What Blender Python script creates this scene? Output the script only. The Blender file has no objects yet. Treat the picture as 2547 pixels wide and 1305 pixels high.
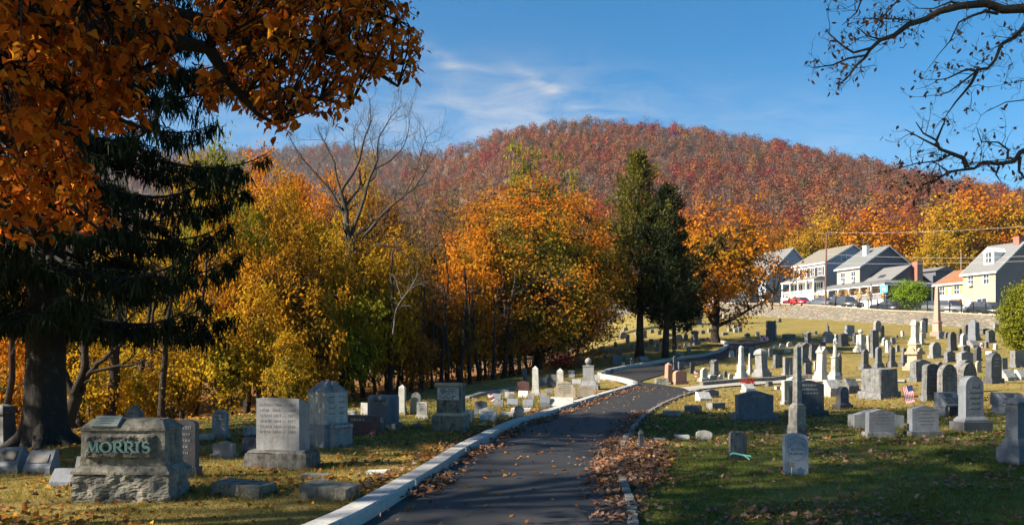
import bpy, bmesh, math, random
import numpy as np
from mathutils import Vector, Matrix
rnd = random.Random(11)
rng = np.random.default_rng(11)
R = math.radians
scene = bpy.context.scene
COL = scene.collection
# ---------------------------------------------------------------- camera model
F, CX, YH, EYE = 1960.0, 1273.5, 880.0, 1.65
SUN_AZ, SUN_EL = (-0.945, -0.327), 33.0        # horizontal direction towards the sun

def smooth(a, b, x):
    t = np.clip((np.asarray(x, float) - a) / (b - a), 0, 1)
    return t * t * (3 - 2 * t)
def softplus(x):
    return np.logaddexp(0, x)
EDGE_Y = np.array([-60, -10, 8, 14, 19, 28, 40, 50, 66, 90, 130, 200.])
EDGE_X = np.array([-26, -24, -20, -14, -10.5, -6, -1.8, 1.0, 4.5, 9, 14, 20.])
def edge_s(X, Y):
    return X - np.interp(Y, EDGE_Y, EDGE_X)
WU = np.array([0.364, -0.931]); WV = np.array([0.931, 0.364]); W0 = np.array([52.9, 85.0])
def wall_pt(k, v=0.0):
    return W0 - k * WU + v * WV
WK = np.array([-30, 0, 7.5, 16, 28, 35.5, 70, 110.])
WTOP = np.array([4.3, 5.86, 6.57, 7.26, 8.6, 9.23, 11.6, 14.0])
def wall_top(k):
    return np.interp(k, WK, WTOP)
def H(X, Y):
    X = np.asarray(X, float); Y = np.asarray(Y, float)
    s = edge_s(X, Y)
    rise = 0.087 * 4 * softplus((Y - 36) / 4)
    rise = np.minimum(rise, 14)
    sl = 0.20 - 0.15 * smooth(24, 42, Y)
    drop = sl * 1.5 * softplus(-s / 1.5)
    drop = 8 * np.tanh(drop / 8)
    m = 1 / (1 + np.exp(-s / 3.0))
    z = rise * m - drop
    # gentle unevenness off the road
    z = z + (0.03 * np.sin(X * 0.9 + 1.3 * np.sin(Y * 0.5)) + 0.02 * np.sin(Y * 1.7 + X * 0.7)) * smooth(2.5, 6, np.abs(X - 1.2 - (Y - 8) * 0.145))
    return z
def at(px, py, d):
    return Vector(((px - CX) / F * d, d, EYE + (YH - py) / F * d))
def ground(px, py):
    t = (px - CX) / F; q = (YH - py) / F
    d = np.arange(3.0, 175.0, 0.1)
    f = EYE + q * d - H(t * d, d)
    i = int(np.argmax(f <= 0)) if (f <= 0).any() else len(d) - 1
    if i > 0:
        a, b = f[i - 1], f[i]
        dd = d[i - 1] + 0.1 * a / (a - b) if a != b else d[i]
    else:
        dd = d[i]
    return Vector((t * dd, dd, float(H(t * dd, dd))))

# ---------------------------------------------------------------- objects
def tag(o, label=None, cat=None, group=None, kind=None):
    if label: o['label'] = label
    if cat: o['category'] = cat
    if group: o['group'] = group
    if kind: o['kind'] = kind
    return o
def empty(name, loc=(0, 0, 0), rz=0.0):
    o = bpy.data.objects.new(name, None); COL.objects.link(o)
    o.location = loc; o.rotation_euler = (0, 0, rz); o.empty_display_size = 0.2
    return o
def link(name, me, mat=None, parent=None):
    o = bpy.data.objects.new(name, me); COL.objects.link(o)
    if mat is not None:
        for m in (mat if isinstance(mat, (list, tuple)) else [mat]): me.materials.append(m)
    if parent is not None: o.parent = parent
    return o
def copy_tree(o, parent=None):
    c = o.copy(); COL.objects.link(c); c.parent = parent
    for ch in list(o.children): copy_tree(ch, c)
    return c
def mesh_np(name, V, faces, attrs=None, smooth_=False):
    me = bpy.data.meshes.new(name)
    V = np.ascontiguousarray(V, np.float32)
    me.vertices.add(len(V)); me.vertices.foreach_set('co', V.ravel())
    faces = [np.asarray(f, np.int32) for f in faces if len(f)]
    idx = np.concatenate([f.ravel() for f in faces])
    starts = []; p = 0
    for f in faces:
        starts.append(p + np.arange(len(f)) * f.shape[1]); p += f.size
    starts = np.concatenate(starts).astype(np.int32)
    me.loops.add(len(idx)); me.loops.foreach_set('vertex_index', idx)
    me.polygons.add(len(starts)); me.polygons.foreach_set('loop_start', starts)
    if smooth_:
        me.polygons.foreach_set('use_smooth', np.ones(len(starts), bool))
    me.update(calc_edges=True)
    for k, v in (attrs or {}).items():
        a = me.attributes.new(k, 'FLOAT', 'POINT'); a.data.foreach_set('value', np.asarray(v, np.float32))
    return me
class MB:
    """collects shapes and links them as one mesh object"""
    def __init__(s): s.bm = bmesh.new()
    def poly_prism(s, prof, y0, y1, taper=1.0):
        # prof: (x,z) outline, counter-clockwise seen from -Y; taper scales x at top? (unused)
        n = len(prof)
        a = [s.bm.verts.new((x, y0, z)) for x, z in prof]
        b = [s.bm.verts.new((x, y1, z)) for x, z in prof]
        s.bm.faces.new(a); s.bm.faces.new(b[::-1])
        for i in range(n):
            j = (i + 1) % n
            s.bm.faces.new((a[j], a[i], b[i], b[j]))
        return s
    def frus(s, z0, hx0, hy0, z1, hx1, hy1, cx=0, cy=0, dx=0, dy=0):
        a = [s.bm.verts.new((cx + i * hx0, cy + j * hy0, z0)) for i, j in ((-1, -1), (1, -1), (1, 1), (-1, 1))]
        b = [s.bm.verts.new((cx + dx + i * hx1, cy + dy + j * hy1, z1)) for i, j in ((-1, -1), (1, -1), (1, 1), (-1, 1))]
        s.bm.faces.new(a[::-1]); s.bm.faces.new(b)
        for i in range(4):
            j = (i + 1) % 4
            s.bm.faces.new((a[i], a[j], b[j], b[i]))
        return s
    def box(s, x0, x1, y0, y1, z0, z1):
        return s.frus(z0, (x1 - x0) / 2, (y1 - y0) / 2, z1, (x1 - x0) / 2, (y1 - y0) / 2, (x0 + x1) / 2, (y0 + y1) / 2)
    def lathe(s, prof, n=14, cx=0, cy=0):
        rings = []
        for r, z in prof:
            rings.append([s.bm.verts.new((cx + r * math.cos(2 * math.pi * i / n), cy + r * math.sin(2 * math.pi * i / n), z)) for i in range(n)])
        for a, b in zip(rings, rings[1:]):
            for i in range(n):
                j = (i + 1) % n
                s.bm.faces.new((a[i], a[j], b[j], b[i]))
        s.bm.faces.new(rings[0][::-1]); s.bm.faces.new(rings[-1])
        return s
    def tube(s, pts, rad, n=6):
        pts = [Vector(p) for p in pts]
        if not isinstance(rad, (list, tuple)): rad = [rad] * len(pts)
        rings = []
        for i, p in enumerate(pts):
            d = (pts[min(i + 1, len(pts) - 1)] - pts[max(i - 1, 0)]).normalized()
            u = d.orthogonal().normalized() if i == 0 else (u - d * u.dot(d)).normalized()
            w = d.cross(u)
            rings.append([s.bm.verts.new(p + (u * math.cos(2 * math.pi * k / n) + w * math.sin(2 * math.pi * k / n)) * rad[i]) for k in range(n)])
        for a, b in zip(rings, rings[1:]):
            for i in range(n):
                j = (i + 1) % n
                s.bm.faces.new((a[i], a[j], b[j], b[i]))
        s.bm.faces.new(rings[0][::-1]); s.bm.faces.new(rings[-1])
        return s
    def quad(s, *p):
        s.bm.faces.new([s.bm.verts.new(q) for q in p]); return s
    def xform(s, m):
        bmesh.ops.transform(s.bm, matrix=m, verts=s.bm.verts[:]); return s
    def bevel(s, off, seg=1, ang=0.5):
        e = [e for e in s.bm.edges if len(e.link_faces) == 2 and e.calc_face_angle(0) > ang]
        if e: bmesh.ops.bevel(s.bm, geom=e, offset=off, segments=seg, affect='EDGES', profile=0.5, clamp_overlap=True)
        return s
    def rough(s, amp, cuts=3, seed=0, freq=4.0):
        e = s.bm.edges[:]
        bmesh.ops.subdivide_edges(s.bm, edges=e, cuts=cuts, use_grid_fill=True)
        from mathutils import noise
        s.bm.normal_update()
        for v in s.bm.verts:
            q = v.co * freq + Vector((seed * 7.3, seed * 3.1, seed))
            v.co += v.normal * (noise.noise(q) * amp + noise.noise(q * 2.7) * amp * 0.5 + noise.noise(q * 7.1) * amp * 0.35)
        return s
    def mesh(s, name):
        bmesh.ops.recalc_face_normals(s.bm, faces=s.bm.faces[:])
        me = bpy.data.meshes.new(name); s.bm.to_mesh(me); s.bm.free(); return me
    def build(s, name, mat, parent=None, shade=False):
        me = s.mesh(name)
        if shade: me.polygons.foreach_set('use_smooth', np.ones(len(me.polygons), bool))
        return link(name, me, mat, parent)
class Segs:
    """many thin tapered sticks as one mesh"""
    def __init__(s): s.V = []; s.Fq = []; s.n = 0
    def segs(s, P0, P1, r0, r1, n=3):
        P0 = np.asarray(P0, float).reshape(-1, 3); P1 = np.asarray(P1, float).reshape(-1, 3)
        m = len(P0)
        if m == 0: return s
        r0 = np.broadcast_to(np.asarray(r0, float), (m,)); r1 = np.broadcast_to(np.asarray(r1, float), (m,))
        D = P1 - P0; D /= np.linalg.norm(D, axis=1)[:, None] + 1e-9
        A = np.where(np.abs(D[:, 2:3]) < 0.9, np.array([[0, 0, 1.]]), np.array([[1., 0, 0]]))
        U = np.cross(D, A); U /= np.linalg.norm(U, axis=1)[:, None]; W = np.cross(D, U)
        rings = []
        for P, r in ((P0, r0), (P1, r1)):
            for k in range(n):
                a = 2 * math.pi * k / n
                rings.append(P + (U * math.cos(a) + W * math.sin(a)) * r[:, None])
        V = np.stack(rings, 1).reshape(-1, 3)
        base = s.n + np.arange(m)[:, None] * 2 * n
        for k in range(n):
            j = (k + 1) % n
            s.Fq.append(np.concatenate([base + k, base + j, base + n + j, base + n + k], 1))
        s.V.append(V); s.n += len(V)
        return s
    def path(s, pts, radii, n=6):
        pts = np.asarray(pts, float); k = len(pts)
        radii = np.broadcast_to(np.asarray(radii, float), (k,))
        u = None; V = []
        for i in range(k):
            d = pts[min(i + 1, k - 1)] - pts[max(i - 1, 0)]; d = d / (np.linalg.norm(d) + 1e-9)
            if u is None:
                a = np.array([0, 0, 1.]) if abs(d[2]) < 0.9 else np.array([1., 0, 0])
                u = np.cross(d, a)
            u = u - d * u.dot(d); u /= np.linalg.norm(u) + 1e-9
            w = np.cross(d, u)
            for q in range(n):
                a = 2 * math.pi * q / n
                V.append(pts[i] + (u * math.cos(a) + w * math.sin(a)) * radii[i])
        b = s.n; Q = []
        for i in range(k - 1):
            for q in range(n):
                j = (q + 1) % n
                Q.append((b + i * n + q, b + i * n + j, b + (i + 1) * n + j, b + (i + 1) * n + q))
        s.V.append(np.array(V)); s.n += len(V); s.Fq.append(np.array(Q))
        return s
    def mesh(s, name): return mesh_np(name, np.concatenate(s.V), [np.concatenate(s.Fq)], smooth_=True)
def unit(a): return a / (np.linalg.norm(a, axis=-1, keepdims=True) + 1e-9)
class Leaves:
    """leaf faces collected into one mesh, with a tint value per leaf"""
    def __init__(s): s.V = []; s.F3 = []; s.F4 = []; s.T = []; s.n = 0
    def add(s, C, D, N, L, Wd, tint=0.5, shape='kite', fold=0.15):
        C = np.asarray(C, float); m = len(C)
        if m == 0: return s
        D = unit(np.asarray(D, float)); N = np.asarray(N, float)
        S = unit(np.cross(D, N)); N = np.cross(S, D)
        L = np.broadcast_to(np.asarray(L, float), (m,))[:, None]; Wd = np.broadcast_to(np.asarray(Wd, float), (m,))[:, None]
        tint = np.broadcast_to(np.asarray(tint, float), (m,))
        up = N * fold * Wd
        if shape == 'kite':
            V = np.stack([C, C + D * L * .45 + S * Wd * .5 + up, C + D * L, C + D * L * .45 - S * Wd * .5 + up], 1)
            b = s.n + np.arange(m)[:, None] * 4
            s.F4.append(b + np.array([[0, 1, 2, 3]])); k = 4
        elif shape == 'tri':
            V = np.stack([C - S * Wd * .5, C + S * Wd * .5, C + D * L], 1)
            b = s.n + np.arange(m)[:, None] * 3
            s.F3.append(b + np.array([[0, 1, 2]])); k = 3
        elif shape == 'ovate':
            dr = -N * L * rng.uniform(-.05, .42, (m, 1)) + S * L * rng.uniform(-.12, .12, (m, 1))
            V = np.stack([C, C + D * L * .55, C + D * L + dr, C + D * L * .22 + S * Wd * .36 + up * 1.2, C + D * L * .6 + S * Wd * .5 + up * 1.5,
                          C + D * L * .22 - S * Wd * .36 + up * 1.2, C + D * L * .6 - S * Wd * .5 + up * 1.5], 1)
            b = s.n + np.arange(m)[:, None] * 7
            s.F4 += [b + np.array([[0, 3, 4, 1]]), b + np.array([[0, 1, 6, 5]])]
            s.F3 += [b + np.array([[1, 4, 2]]), b + np.array([[1, 2, 6]])]; k = 7
        elif shape == 'lobed':      # a five-pointed leaf
            pts = [(0, 0), (.18, .30), (.30, .50), (.52, .26), (.66, .36), (.78, .14), (1, 0), (.78, -.14), (.66, -.36), (.52, -.26), (.30, -.50), (.18, -.30)]
            V = np.stack([C + D * L * .45] + [C + D * L * a + S * Wd * q + up * abs(q) * 3 for a, q in pts], 1)
            b = s.n + np.arange(m)[:, None] * 13
            for i in range(12):
                s.F3.append(b + np.array([[0, 1 + i, 1 + (i + 1) % 12]]))
            k = 13
        s.V.append(V.reshape(-1, 3)); s.T.append(np.repeat(tint, k)); s.n += m * k
        return s
    def mesh(s, name):
        fs = []
        if s.F4: fs.append(np.concatenate(s.F4))
        if s.F3: fs.append(np.concatenate(s.F3))
        return mesh_np(name, np.concatenate(s.V), fs, {'tint': np.concatenate(s.T)})
def text_mesh(body, size, ext=0.003, align='CENTER', offset=0.0, spacing=1.0):
    cu = bpy.data.curves.new('t', 'FONT'); cu.body = body; cu.size = size; cu.extrude = ext; cu.offset = offset
    cu.align_x = align; cu.align_y = 'CENTER'; cu.resolution_u = 2; cu.space_character = spacing
    o = bpy.data.objects.new('t', cu); COL.objects.link(o)
    dg = bpy.context.evaluated_depsgraph_get()
    me = bpy.data.meshes.new_from_object(o.evaluated_get(dg))
    bpy.data.objects.remove(o); bpy.data.curves.remove(cu)
    return me
def put_text(body, size, loc, mat, parent, name='inscription', tilt=0.0, ext=0.003, width=None, rz=0, offset=0.0):
    me = text_mesh(body, size, ext, offset=offset); me.materials.clear(); me.name = name
    o = link(name, me, mat, parent)
    o.location = loc; o.rotation_euler = (R(90) - tilt, 0, rz)
    if width:
        xs = [v.co.x for v in me.vertices]
        k = width / (max(xs) - min(xs))
        for v in me.vertices: v.co.x *= k
    return o

# ---------------------------------------------------------------- materials
MATS = {}
def newmat(name):
    m = bpy.data.materials.new(name); m.use_nodes = True
    nt = m.node_tree; nt.nodes.clear()
    MATS[name] = m
    return m, nt
def nd(nt, t, **kw):
    n = nt.nodes.new(t)
    for k, v in kw.items():
        if k.startswith('i_'): n.inputs[k[2:].replace('_', ' ')].default_value = v
        else: setattr(n, k, v)
    return n
def L(nt, a, b): nt.links.new(a, b)
def c4(c): return (c[0], c[1], c[2], 1)
def ramp(nt, stops, fac=None):
    n = nd(nt, 'ShaderNodeValToRGB'); e = n.color_ramp.elements
    while len(e) < len(stops): e.new(0.5)
    for q, (p, c) in zip(e, stops): q.position = p; q.color = c4(c)
    if fac is not None: L(nt, fac, n.inputs[0])
    return n
def mixc(nt, fac, a, b, mode='MIX'):
    n = nd(nt, 'ShaderNodeMix', data_type='RGBA', blend_type=mode)
    for i, v in ((0, fac), (6, a), (7, b)):
        if hasattr(v, 'links') or hasattr(v, 'is_linked'): L(nt, v, n.inputs[i])
        else: n.inputs[i].default_value = c4(v) if i else v
    return n.outputs[2]
def mth(nt, op, a, b=None, clamp=False):
    n = nd(nt, 'ShaderNodeMath', operation=op, use_clamp=clamp)
    for i, v in ((0, a), (1, b)):
        if v is None: continue
        if hasattr(v, 'is_linked'): L(nt, v, n.inputs[i])
        else: n.inputs[i].default_value = v
    return n.outputs[0]
def noise(nt, vec, scale, detail=3, rough=0.55, dist=0.0):
    n = nd(nt, 'ShaderNodeTexNoise'); n.inputs['Scale'].default_value = scale; n.inputs['Detail'].default_value = detail
    n.inputs['Roughness'].default_value = rough; n.inputs['Distortion'].default_value = dist
    if vec is not None: L(nt, vec, n.inputs['Vector'])
    return n.outputs[0]
def finish(nt, col, rough=0.8, bump=None, bs=0.3, bd=0.02, metal=0.0, spec=0.3):
    b = nd(nt, 'ShaderNodeBsdfPrincipled'); o = nd(nt, 'ShaderNodeOutputMaterial')
    if hasattr(col, 'is_linked'): L(nt, col, b.inputs['Base Color'])
    else: b.inputs['Base Color'].default_value = c4(col)
    if hasattr(rough, 'is_linked'): L(nt, rough, b.inputs['Roughness'])
    else: b.inputs['Roughness'].default_value = rough
    b.inputs['Metallic'].default_value = metal; b.inputs['Specular IOR Level'].default_value = spec
    if bump is not None:
        n = nd(nt, 'ShaderNodeBump'); n.inputs['Strength'].default_value = bs; n.inputs['Distance'].default_value = bd
        L(nt, bump, n.inputs['Height']); L(nt, n.outputs[0], b.inputs['Normal'])
    L(nt, b.outputs[0], o.inputs[0])
    return b
def obj_vec(nt):
    tc = nd(nt, 'ShaderNodeTexCoord'); oi = nd(nt, 'ShaderNodeObjectInfo')
    v = nd(nt, 'ShaderNodeVectorMath', operation='ADD'); L(nt, tc.outputs['Object'], v.inputs[0])
    s = nd(nt, 'ShaderNodeVectorMath', operation='SCALE'); s.inputs[0].default_value = (13.7, 7.1, 5.3); L(nt, oi.outputs['Random'], s.inputs['Scale'])
    L(nt, s.outputs[0], v.inputs[1])
    return v.outputs[0], oi.outputs['Random'], tc.outputs['Object']
def stone(name, base, alt, stain, amt=0.5, rough=0.85, grain=0.25, bs=0.35, sc=3.0):
    m, nt = newmat(name)
    v, rn, ov = obj_vec(nt)
    big = noise(nt, v, sc, 5, 0.6, 0.4)
    fine = noise(nt, v, 60, 2, 0.6)
    mp = nd(nt, 'ShaderNodeMapping'); mp.inputs['Scale'].default_value = (9, 9, 0.9); L(nt, v, mp.inputs[0])
    streak = noise(nt, mp.outputs[0], 1.3, 4, 0.6)
    c = mixc(nt, big, base, alt)
    f1 = ramp(nt, [(0.42, (0, 0, 0)), (0.68, (1, 1, 1))], streak).outputs[0]
    f2 = ramp(nt, [(0.45, (0, 0, 0)), (0.62, (1, 1, 1))], noise(nt, v, sc * 1.7, 6, 0.7)).outputs[0]
    f = mth(nt, 'MULTIPLY', mth(nt, 'ADD', mth(nt, 'MULTIPLY', f1, 0.6), mth(nt, 'MULTIPLY', f2, 0.55), True), amt)
    c = mixc(nt, f, c, stain)
    g = mth(nt, 'ADD', mth(nt, 'MULTIPLY', fine, grain), 1 - grain * 0.5)
    gr = nd(nt, 'ShaderNodeCombineColor'); [L(nt, g, gr.inputs[i]) for i in range(3)]
    c = mixc(nt, 1.0, c, gr.outputs[0], 'MULTIPLY')
    # lichen flecks
    lf = ramp(nt, [(0.66, (0, 0, 0)), (0.72, (1, 1, 1))], noise(nt, v, 14, 3, 0.6)).outputs[0]
    c = mixc(nt, mth(nt, 'MULTIPLY', lf, 0.35), c, (0.42, 0.43, 0.36))
    val = mth(nt, 'ADD', mth(nt, 'MULTIPLY', rn, 0.35), 0.82)
    hs = nd(nt, 'ShaderNodeHueSaturation'); L(nt, val, hs.inputs['Value']); L(nt, c, hs.inputs['Color'])
    h = mth(nt, 'ADD', mth(nt, 'MULTIPLY', noise(nt, v, 25, 5, 0.65), 0.8), mth(nt, 'MULTIPLY', fine, 0.2))
    finish(nt, hs.outputs[0], rough, h, bs, 0.02)
    return m
stone('marble', (0.46, 0.44, 0.385), (0.34, 0.33, 0.30), (0.12, 0.12, 0.105), 0.75)
stone('granite', (0.27, 0.268, 0.26), (0.205, 0.205, 0.205), (0.09, 0.09, 0.085), 0.6, grain=0.5)
stone('bluegranite', (0.165, 0.178, 0.195), (0.125, 0.135, 0.15), (0.075, 0.08, 0.085), 0.6, grain=0.4)
stone('darkstone', (0.12, 0.12, 0.12), (0.19, 0.187, 0.18), (0.035, 0.035, 0.035), 0.85)
stone('blackstone', (0.05, 0.052, 0.06), (0.085, 0.085, 0.09), (0.025, 0.025, 0.028), 0.6, rough=0.5)
stone('beige', (0.38, 0.32, 0.225), (0.28, 0.24, 0.175), (0.11, 0.09, 0.065), 0.65)
stone('sandstone', (0.40, 0.32, 0.21), (0.36, 0.28, 0.19), (0.14, 0.11, 0.08), 0.55)
stone('pink', (0.50, 0.25, 0.16), (0.40, 0.21, 0.15), (0.20, 0.12, 0.09), 0.4, grain=0.4)
stone('palepink', (0.42, 0.24, 0.175), (0.35, 0.20, 0.15), (0.22, 0.16, 0.13), 0.35)
stone('maroon', (0.105, 0.045, 0.04), (0.08, 0.035, 0.033), (0.03, 0.018, 0.018), 0.4, rough=0.55)
stone('mottled', (0.24, 0.225, 0.20), (0.10, 0.095, 0.088), (0.03, 0.03, 0.027), 1.0, sc=7.0)
stone('weathered', (0.36, 0.34, 0.30), (0.18, 0.17, 0.155), (0.06, 0.058, 0.05), 0.9, sc=7.0)
stone('rockface', (0.29, 0.265, 0.20), (0.17, 0.155, 0.12), (0.045, 0.042, 0.036), 0.95, bs=1.0, sc=5)
stone('whitestone', (0.54, 0.52, 0.465), (0.43, 0.415, 0.38), (0.20, 0.19, 0.17), 0.6)
stone('vetmarble', (0.36, 0.38, 0.41), (0.28, 0.30, 0.335), (0.22, 0.24, 0.27), 0.5, sc=2.0)
def plain(name, col, rough=0.7, metal=0.0, var=0.12, sc=8.0, bs=0.1, spec=0.3):
    m, nt = newmat(name)
    v, rn, ov = obj_vec(nt)
    n = noise(nt, v, sc, 4, 0.6)
    k = mth(nt, 'ADD', mth(nt, 'MULTIPLY', n, var * 2), 1 - var)
    g = nd(nt, 'ShaderNodeCombineColor'); [L(nt, k, g.inputs[i]) for i in range(3)]
    finish(nt, mixc(nt, 1.0, col, g.outputs[0], 'MULTIPLY'), rough, n, bs, 0.01, metal, spec)
    return m
plain('patina', (0.19, 0.29, 0.25), 0.6, 0.0, 0.3, 30)
plain('incised', (0.045, 0.045, 0.045), 0.9)
plain('incised_soft', (0.13, 0.13, 0.13), 0.9)
plain('bronze', (0.055, 0.052, 0.045), 0.6, 0.0, 0.3)
plain('whitepaint', (0.78, 0.77, 0.74), 0.5)
plain('polemetal', (0.62, 0.62, 0.6), 0.4, 0.3)
plain('darkmetal', (0.03, 0.03, 0.032), 0.5, 0.3)
plain('starbronze', (0.26, 0.20, 0.12), 0.6, 0.2)
plain('greenplate', (0.17, 0.20, 0.17), 0.6, 0.0, 0.3, 20)
plain('ribbon', (0.28, 0.72, 0.52), 0.5)
plain('rust', (0.15, 0.065, 0.05), 0.8)
plain('wood', (0.16, 0.115, 0.08), 0.9, bs=0.4)

# ---------------------------------------------------------------- terrain
def grid(xs, ys, zf):
    X, Y = np.meshgrid(xs, ys)
    V = np.stack([X, Y, zf(X, Y)], -1).reshape(-1, 3)
    nx, ny = len(xs), len(ys)
    i = (np.arange(ny - 1)[:, None] * nx + np.arange(nx - 1)[None]).ravel()
    return V, np.stack([i, i + 1, i + nx + 1, i + nx], 1)
xs = np.concatenate([np.arange(-90, -20, 3.), np.arange(-20, 30, 0.35), np.arange(30, 80, 1.2), np.arange(80, 141, 6.)])
ys = np.concatenate([np.arange(-60, 4, 4.), np.arange(4, 45, 0.35), np.arange(45, 130, 0.9), np.arange(130, 160, 4.)])
V, Fq = grid(xs, ys, H)
s = edge_s(V[:, 0], V[:, 1])
litter = 1 - smooth(-3.5, 1.0, s)
me = mesh_np('ground', V, [Fq], {'litter': litter}, True)
m, nt = newmat('lawn')
geo = nd(nt, 'ShaderNodeNewGeometry'); P = geo.outputs['Position']
at_ = nd(nt, 'ShaderNodeAttribute', attribute_name='litter')
n1 = noise(nt, P, 0.35, 4, 0.6, 0.5); n2 = noise(nt, P, 2.2, 5, 0.65); n3 = noise(nt, P, 28, 3, 0.7)
sx = nd(nt, 'ShaderNodeSeparateXYZ'); L(nt, P, sx.inputs[0])
green = mixc(nt, n2, (0.085, 0.115, 0.02), (0.16, 0.16, 0.032))
gold = mixc(nt, n2, (0.33, 0.228, 0.066), (0.20, 0.165, 0.05))
# drier, more golden towards the back and on the left lawn
far = nd(nt, 'ShaderNodeMapRange'); far.inputs[1].default_value = 17; far.inputs[2].default_value = 27; L(nt, sx.outputs[1], far.inputs[0])
lef = nd(nt, 'ShaderNodeMapRange'); lef.inputs[1].default_value = 1.0; lef.inputs[2].default_value = -1.5; L(nt, sx.outputs[0], lef.inputs[0])
lf2 = nd(nt, 'ShaderNodeMapRange'); lf2.inputs[1].default_value = 19; lf2.inputs[2].default_value = 14; L(nt, sx.outputs[1], lf2.inputs[0])
dry = mth(nt, 'MAXIMUM', mth(nt, 'MULTIPLY', far.outputs[0], 0.85), mth(nt, 'MULTIPLY', mth(nt, 'MULTIPLY', lef.outputs[0], lf2.outputs[0]), 0.85))
dry = mth(nt, 'ADD', mth(nt, 'MULTIPLY', dry, 0.95), mth(nt, 'MULTIPLY', mth(nt, 'SUBTRACT', n1, 0.5), 2.0), True)
c = mixc(nt, dry, green, gold)
c = mixc(nt, mth(nt, 'MULTIPLY', ramp(nt, [(0.5, (0, 0, 0)), (0.75, (1, 1, 1))], noise(nt, P, 0.9, 7, 0.75)).outputs[0], 0.75), c, (0.11, 0.075, 0.035))
lit = mixc(nt, n3, (0.13, 0.06, 0.022), (0.24, 0.12, 0.04))
c = mixc(nt, mth(nt, 'ADD', at_.outputs['Fac'], mth(nt, 'MULTIPLY', mth(nt, 'SUBTRACT', n2, 0.5), 0.6), True), c, lit)
k = mth(nt, 'ADD', mth(nt, 'MULTIPLY', n3, 0.8), 0.6)
g = nd(nt, 'ShaderNodeCombineColor'); [L(nt, k, g.inputs[i]) for i in range(3)]
c = mixc(nt, 1.0, c, g.outputs[0], 'MULTIPLY')
finish(nt, c, 0.95, mth(nt, 'ADD', n3, mth(nt, 'MULTIPLY', n2, 0.5)), 0.9, 0.06, spec=0.1)
tag(link('ground', me, MATS['lawn']), kind='structure')

# ---------------------------------------------------------------- road, kerbs, edging
def gpt(px, py, dz=0.0):
    p = ground(px, py); p.z += dz; return p
def resample(pts, step):
    pts = [Vector(p) for p in pts]; out = [pts[0].copy()]
    # Catmull-Rom through the points
    for i in range(len(pts) - 1):
        p0 = pts[max(i - 1, 0)]; p1 = pts[i]; p2 = pts[i + 1]; p3 = pts[min(i + 2, len(pts) - 1)]
        n = max(1, int((p2 - p1).length / step))
        for k in range(1, n + 1):
            t = k / n
            out.append(0.5 * ((2 * p1) + (p2 - p0) * t + (2 * p0 - 5 * p1 + 4 * p2 - p3) * t * t + (-p0 + 3 * p1 - 3 * p2 + p3) * t ** 3))
    return out
left_px = [(1000, 1249), (1092, 1188), (1181, 1125), (1289, 1066), (1348, 1046), (1425, 1017), (1505, 989), (1585, 963)]
right_px = [(1560, 1268), (1540, 1210), (1530, 1150), (1546, 1100), (1572, 1066), (1592, 1042), (1612, 1027), (1642, 1009), (1682, 991), (1737, 971)]
Lp = [gpt(*p) for p in left_px]; Rp = [gpt(*p) for p in right_px]
# carried on below the frame and past the camera
Lp = [Vector((-2.15, 0, 0)), Vector((-2.15, 3, 0)), Vector((-1.75, 6.0, 0)), Vector((-1.42, 7.5, 0))] + Lp
Rp = [Vector((1.05, 0, 0)), Vector((1.05, 3, 0)), Vector((1.02, 6.0, 0)), Vector((1.1, 7.5, 0))] + Rp
def strip(name, A, B, dz, mat, n=140):
    A = resample(A, 0.2); B = resample(B, 0.2)
    def at_t(P, t):
        f = t * (len(P) - 1); i = min(int(f), len(P) - 2); return P[i].lerp(P[i + 1], f - i)
    V = []; m = 9
    for i in range(n):
        a = at_t(A, i / (n - 1)); b = at_t(B, i / (n - 1))
        for j in range(m):
            q = a.lerp(b, j / (m - 1)); V.append((q.x, q.y, float(H(q.x, q.y)) + dz + 0.03 * (1 - (2 * j / (m - 1) - 1) ** 2)))
    Fq = [(i * m + j, i * m + j + 1, (i + 1) * m + j + 1, (i + 1) * m + j) for i in range(n - 1) for j in range(m - 1)]
    return link(name, mesh_np(name, np.array(V), [np.array(Fq)], smooth_=True), mat)
m, nt = newmat('asphalt')
geo = nd(nt, 'ShaderNodeNewGeometry'); P = geo.outputs['Position']
n1 = noise(nt, P, 1.3, 4, 0.6); n2 = noise(nt, P, 140, 2, 0.7); n4 = noise(nt, P, 9, 4, 0.6)
c = mixc(nt, n1, (0.019, 0.0185, 0.018), (0.031, 0.030, 0.0285))
k = mth(nt, 'ADD', mth(nt, 'MULTIPLY', n2, 0.9), 0.55)
g = nd(nt, 'ShaderNodeCombineColor'); [L(nt, k, g.inputs[i]) for i in range(3)]
c = mixc(nt, 1.0, c, g.outputs[0], 'MULTIPLY')
finish(nt, c, mth(nt, 'ADD', mth(nt, 'MULTIPLY', n4, 0.2), 0.6), n2, 0.5, 0.01, spec=0.35)
tag(strip('road', Lp, Rp, 0.035, MATS['asphalt'], 220), kind='structure')
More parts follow.
